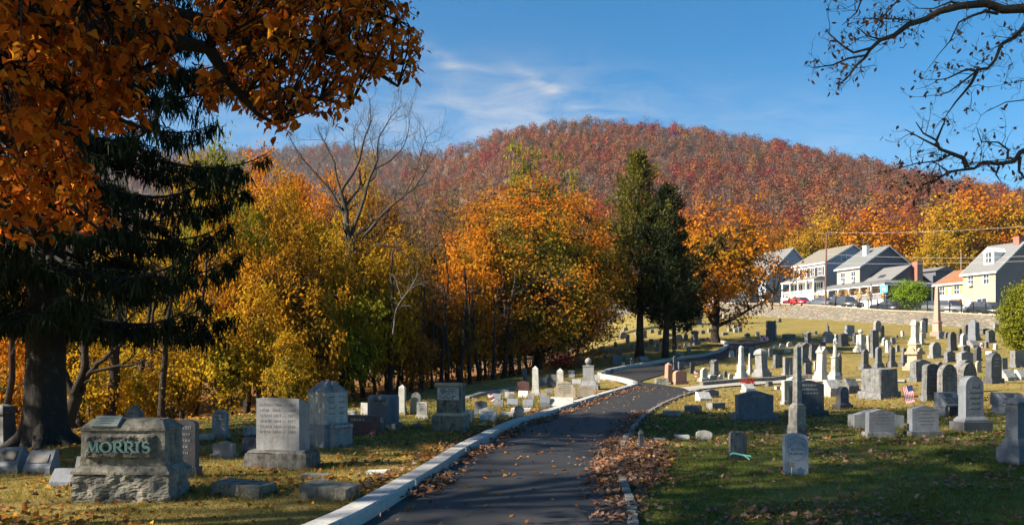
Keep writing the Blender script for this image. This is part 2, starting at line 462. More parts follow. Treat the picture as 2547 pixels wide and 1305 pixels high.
# upper road past the junction
UL = [gpt(1570, 962), gpt(1530, 950), gpt(1500, 942), gpt(1523, 927), gpt(1579, 915), gpt(1640, 905), gpt(1690, 896), gpt(1778, 881), gpt(1808, 867)]
UR = [gpt(1730, 972), gpt(1640, 957), gpt(1592, 951), gpt(1640, 935), gpt(1700, 918), gpt(1760, 903), gpt(1815, 890), gpt(1850, 877), gpt(1870, 862)]
UL += [gpt(1813, 858), gpt(1800, 852)]; UR += [gpt(1905, 853), gpt(1960, 848)]
tag(strip('upper_road', UL, UR, 0.045, MATS['asphalt'], 120), kind='structure')
m, nt = newmat('gravel')
geo = nd(nt, 'ShaderNodeNewGeometry'); P = geo.outputs['Position']
n1 = noise(nt, P, 2, 5, 0.65); n2 = noise(nt, P, 60, 2, 0.7)
finish(nt, mixc(nt, n2, mixc(nt, n1, (0.20, 0.18, 0.15), (0.30, 0.27, 0.22)), (0.38, 0.35, 0.30)), 0.95, n2, 0.5, 0.01)
SA = [gpt(1690, 966), gpt(1760, 959), gpt(1900, 949), gpt(2050, 944), gpt(2250, 945)]
SB = [gpt(1715, 975), gpt(1760, 968), gpt(1900, 957), gpt(2050, 951), gpt(2250, 952)]
tag(strip('side_lane', SB, SA, 0.055, MATS['gravel'], 80), kind='structure')
m, nt = newmat('concrete')
geo = nd(nt, 'ShaderNodeNewGeometry'); P = geo.outputs['Position']
n1 = noise(nt, P, 1.6, 5, 0.65); n2 = noise(nt, P, 45, 3, 0.7)
c = mixc(nt, n1, (0.47, 0.455, 0.42), (0.35, 0.34, 0.315))
c = mixc(nt, mth(nt, 'MULTIPLY', ramp(nt, [(0.55, (0, 0, 0)), (0.72, (1, 1, 1))], noise(nt, P, 5, 6, 0.75)).outputs[0], 0.6), c, (0.16, 0.15, 0.135))
isl = mth(nt, 'ADD', mth(nt, 'MULTIPLY', geo.outputs['Random Per Island'], .3), .78); hk = nd(nt, 'ShaderNodeHueSaturation'); L(nt, isl, hk.inputs['Value']); L(nt, c, hk.inputs['Color']); c = hk.outputs[0]
c = mixc(nt, mth(nt, 'MULTIPLY', ramp(nt, [(.5, (0, 0, 0)), (.62, (1, 1, 1))], noise(nt, P, 14, 5, .8)).outputs[0], .35), c, (.12, .115, .10))
finish(nt, c, 0.9, n2, 0.35, 0.01)
def kerb(name, line, w, h, seglen=3.05, gap=0.028, outward=1):
    P = resample(line, 0.15)
    mb = MB(); run = 0.0; seg = [P[0]]; segs = []
    for a, b in zip(P, P[1:]):
        run += (b - a).length; seg.append(b)
        if run > seglen: segs.append(seg); seg = [b]; run = 0
    if len(seg) > 1: segs.append(seg)
    for sg in segs:
        rings = []
        ln = [0.0]
        for i, p in enumerate(sg):
            t = (sg[min(i + 1, len(sg) - 1)] - sg[max(i - 1, 0)]); t.z = 0; t.normalize()
            nrm = Vector((-t.y, t.x, 0)) * outward
            q = p.copy()
            if i == 0: q += t * gap
            if i == len(sg) - 1: q -= t * gap
            z = float(H(q.x, q.y)); b = 0.018
            prof = [(0, -0.1), (0.0, h - b), (b, h), (w - b, h), (w, h - b), (w, -0.1)]
            rings.append([mb.bm.verts.new((q.x + nrm.x * d, q.y + nrm.y * d, z + zz)) for d, zz in prof])
        for a, b in zip(rings, rings[1:]):
            for i in range(5): mb.bm.faces.new((a[i], a[i + 1], b[i + 1], b[i]))
        mb.bm.faces.new(rings[0]); mb.bm.faces.new(rings[-1][::-1])
    return mb.build(name, MATS['concrete'])
tag(kerb('kerb', Lp, 0.25, 0.175), kind='structure')
K2 = [gpt(1586, 963), gpt(1568, 956), gpt(1545, 950), gpt(1520, 945), gpt(1499, 941), gpt(1497, 936)]
tag(kerb('kerb_return', K2, 0.22, 0.26), kind='structure')
K3 = [gpt(1497, 936), gpt(1523, 926), gpt(1579, 915), gpt(1640, 905), gpt(1690, 896), gpt(1778, 881), gpt(1808, 867), gpt(1813, 858), gpt(1800, 852)]
tag(kerb('upper_kerb', K3, 0.26, 0.22), kind='structure')
m_edge = stone('edgestone', (0.20, 0.19, 0.17), (0.14, 0.135, 0.12), (0.06, 0.06, 0.055), 0.5, bs=0.8, sc=8)
mb = MB(); P = resample([p.copy() for p in Rp], 0.32)
for i, (a, b) in enumerate(zip(P, P[1:])):
    if a.y < 5 : continue
    t = (b - a); t.z = 0; ln = t.length
    if ln < 0.05: continue
    t.normalize(); q = (a + b) / 2
    x = MB(); hh = 0.06 + 0.035 * rnd.random()
    x.frus(-0.1, ln * 0.47, 0.05 + 0.015 * rnd.random(), hh, ln * 0.45, 0.045)
    x.bevel(0.012)
    x.xform(Matrix.Translation((q.x + t.y * 0.05, q.y - t.x * 0.05, float(H(q.x, q.y)))) @ Matrix.Rotation(math.atan2(t.y, t.x) + rnd.uniform(-.06, .06), 4, 'Z'))
    me = x.mesh('x'); mb.bm.from_mesh(me); bpy.data.meshes.remove(me)
tag(mb.build('edging', m_edge), kind='structure')
# ================================================================= gravestones
MK = dict(m='marble', g='granite', b='bluegranite', d='darkstone', k='blackstone', e='beige', s='sandstone', p='pink', q='palepink', r='maroon', o='mottled', w='whitestone', v='vetmarble', x='rockface', c='weathered')
FOOT = []
def prof(w, h, style):
    a = w / 2
    if style == 'flat': return [(-a, 0), (a, 0), (a, h), (-a, h)]
    if style == 'gable': return [(-a, 0), (a, 0), (a, h - 0.38 * w), (0, h), (-a, h - 0.38 * w)]
    if style == 'round': r = min(a, 0.55 * h); return [(-a, 0), (a, 0)] + [(a * math.cos(t), h - r + r * math.sin(t)) for t in [math.pi * i / 14 for i in range(15)]]
    if style == 'seg': r = min(0.2 * w, 0.4 * h); return [(-a, 0), (a, 0)] + [(a * math.cos(t), h - r + r * math.sin(t)) for t in [math.pi * i / 12 for i in range(13)]]
    if style == 'serp':
        r = min(0.11 * w, 0.25 * h); n = 14
        return [(-a, 0), (a, 0)] + [(a - w * i / n, h - r + r * (0.5 - 0.5 * math.cos(2 * math.pi * i / n))) for i in range(n + 1)]
    if style == 'shoulder':
        r = 0.2 * w; b = a * 0.84
        return [(-a, 0), (a, 0), (a, h - r * 1.5), (b, h - r * 1.35)] + [(b * math.cos(t), h - r * 1.25 + r * 1.25 * math.sin(t)) for t in [math.pi * i / 12 for i in range(13)]] + [(-b, h - r * 1.35), (-a, h - r * 1.5)]
    if style == 'point':
        return [(-a, 0), (a, 0), (a, h * 0.72)] + [(a * (1 - q) - 0.0, h * (0.72 + 0.28 * q ** 0.7)) for q in (0.3, 0.6, 0.85)] + [(0, h)] + [(-a * (1 - q), h * (0.72 + 0.28 * q ** 0.7)) for q in (0.85, 0.6, 0.3)] + [(-a, h * 0.72)]
    if style == 'broken': return [(-a, 0), (a, 0), (a, h * 0.84), (a * .6, h * .93), (a * .15, h), (-a * .35, h * .97), (-a * .7, h), (-a, h * 0.95)]
def bv(w): return max(0.006, min(0.03, w * 0.03))
def B(): return MB()
def tab(w, t, h, style, z=0.0):
    return MB().poly_prism([(x, zz + z) for x, zz in prof(w, h, style)], -t / 2, t / 2).bevel(bv(min(w, t)))
def bx(w, t, z0, z1, k=1.0, b=None):
    return MB().frus(z0, w / 2, t / 2, z1, w / 2 * k, t / 2 * k).bevel(b or bv(min(w, t)))
GR = -0.06
def k_tablet(style):
    def f(w, t, h):
        bh = min(0.28, 0.14 * h + 0.03)
        return [('base', bx(w, t * 1.0, GR, bh), None), ('tablet', tab(w * 0.84, t * 0.62, h - bh, style, bh), None)]
    return f
def k_stepped(style):
    def f(w, t, h):
        b1 = 0.19 * h; b2 = 0.09 * h
        p = MB().frus(b1, w * .41, t * .38, b1 + b2 * .4, w * .41, t * .38).frus(b1 + b2 * .4, w * .41, t * .38, b1 + b2, w * .33, t * .29).bevel(bv(w))
        return [('base', bx(w, t, GR, b1), None), ('plinth', p, None), ('tablet', tab(w * 0.62, t * 0.5, h - b1 - b2, style, b1 + b2), None)]
    return f
def k_plain(style):
    return lambda w, t, h: [('tablet', tab(w, t, h - GR, style, GR), None)]
def k_slant(w, t, h):
    a, b = w / 2, t / 2
    m = MB(); bm = m.bm
    pr = [(-b, GR), (-b, h * .28), (b * .25, h), (b, h), (b, GR)]
    f1 = [bm.verts.new((-a, y, z)) for y, z in pr]; f2 = [bm.verts.new((a, y, z)) for y, z in pr]
    bm.faces.new(f1); bm.faces.new(f2[::-1])
    for i in range(5): bm.faces.new((f1[i], f1[(i + 1) % 5], f2[(i + 1) % 5], f2[i]))
    return [('marker', m.bevel(bv(w)), None)]
def k_plaque(w, t, h):
    p = k_slant(w, t, h)
    a, b = w / 2, t / 2
    m = MB(); n = Vector((0, -h * .72, b * 1.25)).normalized() * 0.012
    c0 = Vector((0, -b, h * .28)); c1 = Vector((0, b * .25, h)); e0 = c0.lerp(c1, .3); e1 = c0.lerp(c1, .78)
    q = [e0 + Vector((-a * .72, 0, 0)), e0 + Vector((a * .72, 0, 0)), e1 + Vector((a * .72, 0, 0)), e1 + Vector((-a * .72, 0, 0))]
    va = [m.bm.verts.new(v - n * .5) for v in q]; vb = [m.bm.verts.new(v + n) for v in q]
    m.bm.faces.new(vb)
    for i in range(4): m.bm.faces.new((va[i], va[(i + 1) % 4], vb[(i + 1) % 4], vb[i]))
    return p + [('plaque', m, 'bronze')]
def k_slantbase(w, t, h):
    bh = h * .3
    q = k_slant(w * .86, t * .8, h - bh)[0][1]; q.xform(Matrix.Translation((0, 0, bh)))
    return [('base', bx(w, t, GR, bh), None), ('marker', q, None)]
def k_block(w, t, h): return [('block', bx(w, t, GR, h, .97), None)]
def k_rough(w, t, h): return [('block', MB().frus(GR, w / 2, t / 2, h, w * .43, t * .36).rough(min(w, h) * .12, 3, rnd.random() * 9, 2.2 / max(w, .2)), None)]
def k_flush(w, t, h): return [('slab', MB().frus(GR, w / 2, t / 2, h, w * .47, t * .46).rough(.012, 3, rnd.random() * 9, 5), None)]
def k_obelisk(w, t, h):
    b1 = .12 * h; b2 = .10 * h; b3 = .24 * h; tip = .05 * h; s = w * .5
    z = b1 + b2 + b3
    sh = MB().frus(z, s * .42, s * .42, h - tip, s * .30, s * .30).frus(h - tip, s * .30, s * .30, h, .01, .01)
    return [('base', MB().frus(GR, w / 2, w / 2, b1, w / 2, w / 2).frus(b1, w * .41, w * .41, b1 + b2, w * .39, w * .39).bevel(bv(w)), None),
            ('die', MB().frus(b1 + b2, s * .60, s * .60, z - .02, s * .57, s * .57).frus(z - .02, s * .64, s * .64, z, s * .6, s * .6), None), ('shaft', sh, None)]
def k_tallobelisk(w, t, h):
    b1 = .09 * h; b2 = .17 * h; b3 = .22 * h; s = w * .5
    z1 = b1; z2 = b1 + b2; z3 = z2 + .04 * h
    return [('base', bx(w, w, GR, z1), None), ('die', MB().frus(z1, s * .66, s * .66, z2, s * .62, s * .62), None),
            ('cap', MB().frus(z2, s * .78, s * .78, z2 + .02 * h, s * .78, s * .78).frus(z2 + .02 * h, s * .7, s * .7, z3, s * .55, s * .55), None),
            ('shaft', MB().frus(z3, s * .5, s * .5, h * .965, s * .3, s * .3).frus(h * .965, s * .3, s * .3, h, .01, .01), None)]
def k_shaft(w, t, h):
    b1 = .1 * h; b2 = .12 * h; s = w * .36
    return [('base', MB().frus(GR, w / 2, w / 2, b1, w / 2, w / 2).frus(b1, w * .43, w * .43, b1 + b2, w * .40, w * .40).bevel(bv(w)), None),
            ('shaft', MB().frus(b1 + b2, s, s, h - s * .8, s * .9, s * .9).frus(h - s * .8, s * .9, s * .9, h, s * .1, s * .1), None)]
def k_pillar(w, t, h):
    s = w * .5
    return [('shaft', MB().frus(GR, s, s, h - s * .95, s * .93, s * .93).frus(h - s * .95, s * .98, s * .98, h, .01, .01), None)]
def _pedestal(w, h, top):
    b1 = .15 * h; b2 = .12 * h
    z = b1 + b2; zt = h - top
    return [('base', MB().frus(GR, w / 2, w / 2, b1, w / 2, w / 2).frus(b1, w * .42, w * .42, z, w * .36, w * .36).bevel(bv(w)), None),
            ('die', MB().frus(z, w * .31, w * .31, zt, w * .29, w * .29).bevel(bv(w) * .7), None)], zt
def k_gablecap(w, t, h):
    p, z = _pedestal(w, h, .2 * h)
    a = w * .38; top = h - z
    c = MB().frus(z, a * .95, a * .95, z + top * .25, a, a)
    g = MB().poly_prism([(-a, z + top * .25), (a, z + top * .25), (a * .55, z + top * .5), (0, h), (-a * .55, z + top * .5)], -a * .99, a * .99)
    g2 = MB().poly_prism([(-a, z + top * .25), (a, z + top * .25), (a * .55, z + top * .5), (0, h - .005), (-a * .55, z + top * .5)], -a * .985, a * .985).xform(Matrix.Rotation(R(90), 4, 'Z'))
    for q in (g, g2):
        me = q.mesh('x'); c.bm.from_mesh(me); bpy.data.meshes.remove(me)
    return p + [('cap', c, None)]
def k_domecap(w, t, h):
    p, z = _pedestal(w, h, .22 * h)
    a = w * .37; n = 6; m = MB().frus(z, a, a, z + .05 * h, a * 1.04, a * 1.04)
    for i in range(n):
        t0, t1 = math.pi / 2 * i / n, math.pi / 2 * (i + 1) / n
        m.frus(z + .05 * h + (h * .17) * math.sin(t0), a * math.cos(t0) * .98, a * math.cos(t0) * .98, z + .05 * h + (h * .17) * math.sin(t1), a * max(.05, math.cos(t1)) * .98, a * max(.05, math.cos(t1)) * .98)
    return p + [('cap', m, None)]
def k_ball(w, t, h):
    r = .105 * h * 1.0
    p, z = _pedestal(w, h, 2 * r + .06 * h)
    n = MB().frus(z, w * .31, w * .31, z + .03 * h, w * .31, w * .31).lathe([(w * .16, z + .03 * h), (w * .1, z + .05 * h), (w * .14, z + .075 * h)], 12)
    b = MB().lathe([(max(.004, r * math.sin(q)), h - r - r * math.cos(q)) for q in [math.pi * i / 12 for i in range(13)]], 18)
    return p + [('cap', n, None), ('ball', b, None)]
def k_urn(w, t, h):
    u = .30 * h
    p, z = _pedestal(w, h, u + .05 * h)
    c = MB().frus(z, w * .36, w * .36, z + .03 * h, w * .36, w * .36).frus(z + .03 * h, w * .34, w * .34, z + .06 * h, w * .1, w * .1)
    z2 = z + .05 * h; r = w * .2
    b = MB().lathe([(r * .7, z2), (r * .35, z2 + u * .12), (r * .3, z2 + u * .22), (r * .8, z2 + u * .38), (r, z2 + u * .55), (r * .75, z2 + u * .68), (r * .8, z2 + u * .72), (r * .45, z2 + u * .84), (r * .18, z2 + u * .92), (.01, h)], 12)
    return p + [('cap', c, None), ('urn', b, None)]
def k_statue(w, t, h):
    z = h * .52
    p = [('base', MB().frus(GR, w / 2, w / 2, .13 * h, w / 2, w / 2).frus(.13 * h, w * .4, w * .4, .2 * h, w * .32, w * .32).bevel(bv(w)), None),
         ('die', MB().frus(.2 * h, w * .28, w * .28, z - .03 * h, w * .26, w * .26).frus(z - .03 * h, w * .34, w * .34, z, w * .32, w * .32), None)]
    f = h - z; r = w * .26
    m = MB().lathe([(r * 1.05, z), (r, z + f * .1), (r * .8, z + f * .35), (r * .72, z + f * .5), (r * .85, z + f * .64), (r * .9, z + f * .72), (r * .6, z + f * .79), (r * .24, z + f * .815), (r * .24, z + f * .84), (r * .42, z + f * .88), (r * .44, z + f * .93), (r * .3, z + f * .98), (.01, h)], 12)
    for v in m.bm.verts: v.co.y *= .75
    m.tube([(-r * .85, 0, z + f * .72), (-r * 1.1, -r * .2, z + f * .55), (-r * .5, -r * .75, z + f * .52), (r * .1, -r * .75, z + f * .6)], [r * .24, r * .22, r * .18, r * .12], 7)
    m.tube([(r * .85, 0, z + f * .72), (r * 1.05, -r * .3, z + f * .56), (r * .4, -r * .8, z + f * .58), (0, -r * .78, z + f * .62)], [r * .24, r * .22, r * .18, r * .12], 7)
    return p + [('figure', m, None)]
def k_column(w, t, h):       # stained column of the near right
    s = w / 2
    z0 = .05 * h; z1 = .15 * h; z2 = .33 * h
    return [('base', MB().frus(GR, s, s, z0, s, s).frus(z0, s * .86, s * .86, z1, s * .82, s * .82).bevel(.015), None),
            ('die', MB().frus(z1, s * .74, s * .74, z2, s * .73, s * .73).bevel(.03), None),
            ('moulding', MB().frus(z2, s * .78, s * .78, z2 + .015 * h, s * .74, s * .74).frus(z2 + .015 * h, s * .66, s * .66, z2 + .035 * h, s * .64, s * .64).frus(z2 + .035 * h, s * .56, s * .56, z2 + .055 * h, s * .45, s * .45), None),
            ('shaft', MB().frus(z2 + .055 * h, s * .40, s * .40, h * .985, s * .345, s * .345).frus(h * .985, s * .345, s * .345, h, s * .2, s * .2), None)]
def k_stump(w, t, h):
    bh = .22 * h
    b = MB().frus(GR, w / 2, t / 2, bh, w * .46, t * .46).rough(.03, 2, 3, 3)
    d = MB().frus(bh, w * .42, t * .42, h, w * .40, t * .40)
    e = [e for e in d.bm.edges if abs(e.verts[0].co.z - e.verts[1].co.z) > .1 * h]
    bmesh.ops.bevel(d.bm, geom=e, offset=w * .06, segments=2, affect='EDGES', profile=.5)
    d.rough(.035, 2, 5, 3.5)
    return [('base', b, None), ('die', d, None)]
def k_crested(w, t, h):      # brown sandstone pedestal with curled gables
    p, z = _pedestal(w, h, .42 * h)
    a = w * .36; hh = h - z
    m = MB().frus(z, a * 1.12, a * 1.12, z + hh * .12, a * 1.2, a * 1.2)
    pr = [(-a * 1.15, z + hh * .12), (a * 1.15, z + hh * .12), (a * 1.1, z + hh * .22), (a * .7, z + hh * .3)] + [(a * .55 * math.cos(q), z + hh * .32 + a * .55 * math.sin(q)) for q in [math.pi * i / 8 for i in range(9)]] + [(-a * .7, z + hh * .3), (-a * 1.1, z + hh * .22)]
    for rz in (0, 90):
        q = MB().poly_prism(pr, -a * (1.12 - rz * .0002), a * (1.12 - rz * .0002)).xform(Matrix.Rotation(R(rz), 4, 'Z'))
        me = q.mesh('x'); m.bm.from_mesh(me); bpy.data.meshes.remove(me)
    c = MB().frus(z + hh * .3, a * .72, a * .72, h * .93, a * .70, a * .70).frus(h * .93, a * .82, a * .82, h * .96, a * .82, a * .82).frus(h * .96, a * .8, a * .8, h, a * .45, a * .45)
    return p + [('gables', m, None), ('cap', c, None)]
def k_table(w, t, h):
    m = MB().box(-w * .42, -w * .3, -t * .4, t * .4, GR, h * .8); m.box(w * .3, w * .42, -t * .4, t * .4, GR, h * .8)
    return [('support', m, None), ('top', bx(w, t, h * .8, h), None)]
def k_legplaque(w, t, h):    # slanted desk on two feet with bronze plates
    a, b = w / 2, t / 2; z0 = .42 * h
    m = MB(); bm = m.bm
    pr = [(-b, z0), (-b, z0 + h * .08), (b * .3, h), (b, h), (b, z0)]
    top = prof(w, 1, 'serp')
    f1 = [bm.verts.new((-a, y, z)) for y, z in pr]; f2 = [bm.verts.new((a, y, z)) for y, z in pr]
    bm.faces.new(f1); bm.faces.new(f2[::-1])
    for i in range(5): bm.faces.new((f1[i], f1[(i + 1) % 5], f2[(i + 1) % 5], f2[i]))
    m.bevel(.02)
    n = Vector((0, -(h - z0 - h * .08), b * 1.3)).normalized() * .014
    c0 = Vector((0, -b, z0 + h * .08)); c1 = Vector((0, b * .3, h))
    pl = []
    for x0, x1, t0, t1 in ((-.55, .25, .62, .9), (-.8, -.12, .12, .52), (.0, .8, .12, .52)):
        q = [c0.lerp(c1, t0) + Vector((a * x0, 0, 0)), c0.lerp(c1, t0) + Vector((a * x1, 0, 0)), c0.lerp(c1, t1) + Vector((a * x1, 0, 0)), c0.lerp(c1, t1) + Vector((a * x0, 0, 0))]
        pm = MB(); va = [pm.bm.verts.new(v - n * .5) for v in q]; vb = [pm.bm.verts.new(v + n) for v in q]
        pm.bm.faces.new(vb)
        for i in range(4): pm.bm.faces.new((va[i], va[(i + 1) % 4], vb[(i + 1) % 4], vb[i]))
        pl.append(('plaque', pm, 'bronze'))
    feet = [('foot', MB().box(x0 * a, x1 * a, -b * .8, b * .8, GR, z0).bevel(.015), None) for x0, x1 in ((-.95, -.6), (.6, .95))]
    return [('marker', m, None)] + feet + pl
def k_post(w, t, h):
    return [('post', MB().frus(GR, w / 2, w / 2, h * .82, w * .42, w * .42).frus(h * .82, w * .5, w * .5, h * .86, w * .5, w * .5).frus(h * .86, w * .46, w * .46, h, .01, .01), None)]
def k_endcap(w, t, h):
    s = w / 2
    return [('base', MB().frus(GR, s, s, h * .22, s * .98, s * .98).bevel(.02), None),
            ('moulding', MB().frus(h * .22, s * .86, s * .86, h * .27, s * .84, s * .84).frus(h * .27, s * .76, s * .76, h * .36, s * .58, s * .58), None),
            ('die', MB().frus(h * .36, s * .54, s * .54, h * .86, s * .50, s * .50).bevel(.02), None),
            ('cap', MB().frus(h * .86, s * .66, s * .66, h * .89, s * .66, s * .66).frus(h * .89, s * .6, s * .6, h * .93, s * .3, s * .3).lathe([(s * .3, h * .93), (s * .22, h * .96), (s * .02, h)], 10), None)]
def k_frame(w, t, h):
    m = MB().poly_prism([(x, z) for x, z in prof(w, h, 'seg')], t * .1, t / 2)
    for x0, x1, z0, z1 in ((-.5, -.36, 0, .82), (.36, .5, 0, .82), (-.36, .36, .82, .93)):
        m.box(x0 * w, x1 * w, -t / 2, t * .1 - .001, z0 * h + (GR if z0 == 0 else 0), z1 * h)
    return [('frame', m, None)]
KINDS = {}
for s_ in ('round', 'serp', 'flat', 'gable', 'seg', 'shoulder', 'point'):
    KINDS[s_] = (k_tablet(s_), .42); KINDS['st_' + s_] = (k_stepped(s_), .55); KINDS['p_' + s_] = (k_plain(s_), .26)
KINDS['p_broken'] = (k_plain('broken'), .2)
KINDS.update(slant=(k_slant, .55), plaque=(k_plaque, .55), slantbase=(k_slantbase, .6), block=(k_block, .6), rough=(k_rough, .7), flush=(k_flush, .6), obelisk=(k_obelisk, 1), tallobelisk=(k_tallobelisk, 1),
             shaft=(k_shaft, 1), pillar=(k_pillar, 1), gablecap=(k_gablecap, 1), domecap=(k_domecap, 1), ball=(k_ball, 1), urn=(k_urn, 1), statue=(k_statue, 1), column=(k_column, 1), stump=(k_stump, .8),
             crested=(k_crested, 1), table=(k_table, .6), legplaque=(k_legplaque, .55), post=(k_post, 1), endcap=(k_endcap, 1), frame=(k_frame, .35))
NAMES = dict(obelisk='obelisk', tallobelisk='obelisk', shaft='monument', pillar='monument', gablecap='monument', domecap='monument', ball='monument', urn='monument', statue='monument', column='column_monument', stump='monument',
             crested='monument', table='stone_bench', post='boundary_post', endcap='monument', block='grave_marker', rough='grave_marker', flush='grave_marker', slant='grave_marker', plaque='grave_marker', slantbase='grave_marker', legplaque='grave_marker')
def grave(kind, px, py, W, Hh, mk, label, th=None, group=None, tilt=0.0, name=None):
    fn, k = KINDS[kind]
    loc = ground(px, py); d = loc.y
    ang = math.atan2(loc.x, loc.y)
    if th is None: th = 28 + rnd.uniform(-3, 3) if loc.x > 5 else -7 + rnd.uniform(-3, 3)
    th = R(th); phi = abs(th + ang)
    w = W * d / F / (math.cos(phi) + k * math.sin(phi)); h = Hh * d / F; t = k * w
    if kind in ('flush',): t = 0.55 * w
    if kind in ('block', 'rough', 'flush', 'slant', 'plaque', 'slantbase'):   # part of the seen height is the top face
        h = max(0.05, h - 0.7 * t * 1.6 / d)
    o = empty(name or NAMES.get(kind, 'gravestone'), loc + Vector((math.sin(ang), math.cos(ang), 0)) * (t * .4), th)
    o.location.z = float(H(o.location.x, o.location.y))
    if tilt: o.rotation_euler = (rnd.uniform(-.3, .3) * tilt, tilt, th)
    elif Hh < 120: o.rotation_euler = (rnd.gauss(0, .018), rnd.gauss(0, .022), th)
    tag(o, label, {'gravestone': 'gravestone', 'obelisk': 'obelisk', 'grave_marker': 'grave marker', 'stone_bench': 'stone bench', 'boundary_post': 'post'}.get(o.name.split('.')[0], 'monument'), group)
    parts = fn(w, t, h)
    FOOT.append((o.location.x, o.location.y, th, w, t))
    main = MATS[MK[mk]]
    if Hh < 28 and len(parts) > 1 and all(p[2] is None for p in parts):
        a = parts[0][1]
        for _, q, _ in parts[1:]:
            me = q.mesh('x'); a.bm.from_mesh(me); bpy.data.meshes.remove(me)
        parts = [('stone', a, None)]
    if len(parts) == 1:      # one-piece marker: a single mesh object
        me = parts[0][1].mesh(o.name)
        nm, lb, ct, gp = o.name, o['label'], o['category'], o.get('group')
        nm = nm.split('.')[0]; mw = (o.location.copy(), o.rotation_euler.copy()); bpy.data.objects.remove(o)
        o = link(nm, me, main); o.location, o.rotation_euler = mw
        tag(o, lb, ct, gp)
        return o, w, t, h
    for pn, mbq, mt in parts:
        mm = main if mt is None else MATS[mt]
        if pn == 'tablet' and d < 48 and Hh > 34:      # worn carved lines are part of the tablet's own surface
            bmesh.ops.recalc_face_normals(mbq.bm, faces=mbq.bm.faces[:]); nf = len(mbq.bm.faces)
            st_k = kind.startswith('st_'); bw = w * (.62 if st_k else .84); yf = -t * (.25 if st_k else .31); z0 = h * (.28 if st_k else .17)
            for r_ in range(rnd.randint(3, 5)):
                zz = z0 + (h - z0) * (.80 - .13 * r_ - (.08 if 'round' in kind else 0)); hw = bw * rnd.uniform(.16, .34); x = -hw
                while x < hw:
                    l_ = bw * rnd.uniform(.04, .12)
                    mbq.box(x, min(x + l_, hw + .01), yf - .004, yf + .001, zz, zz + (h - z0) * (.05 if r_ else .075)); x += l_ + bw * .03
            mbq.bm.faces.ensure_lookup_table()
            for f_ in mbq.bm.faces[nf:]: f_.material_index = 1
            mm = [mm, MATS['incised_soft'] if mk not in 'kd' else MATS['granite']]
        mbq.build(pn, mm, o)
    return o, w, t, h
G1 = 'gravestones on the sunlit slope'
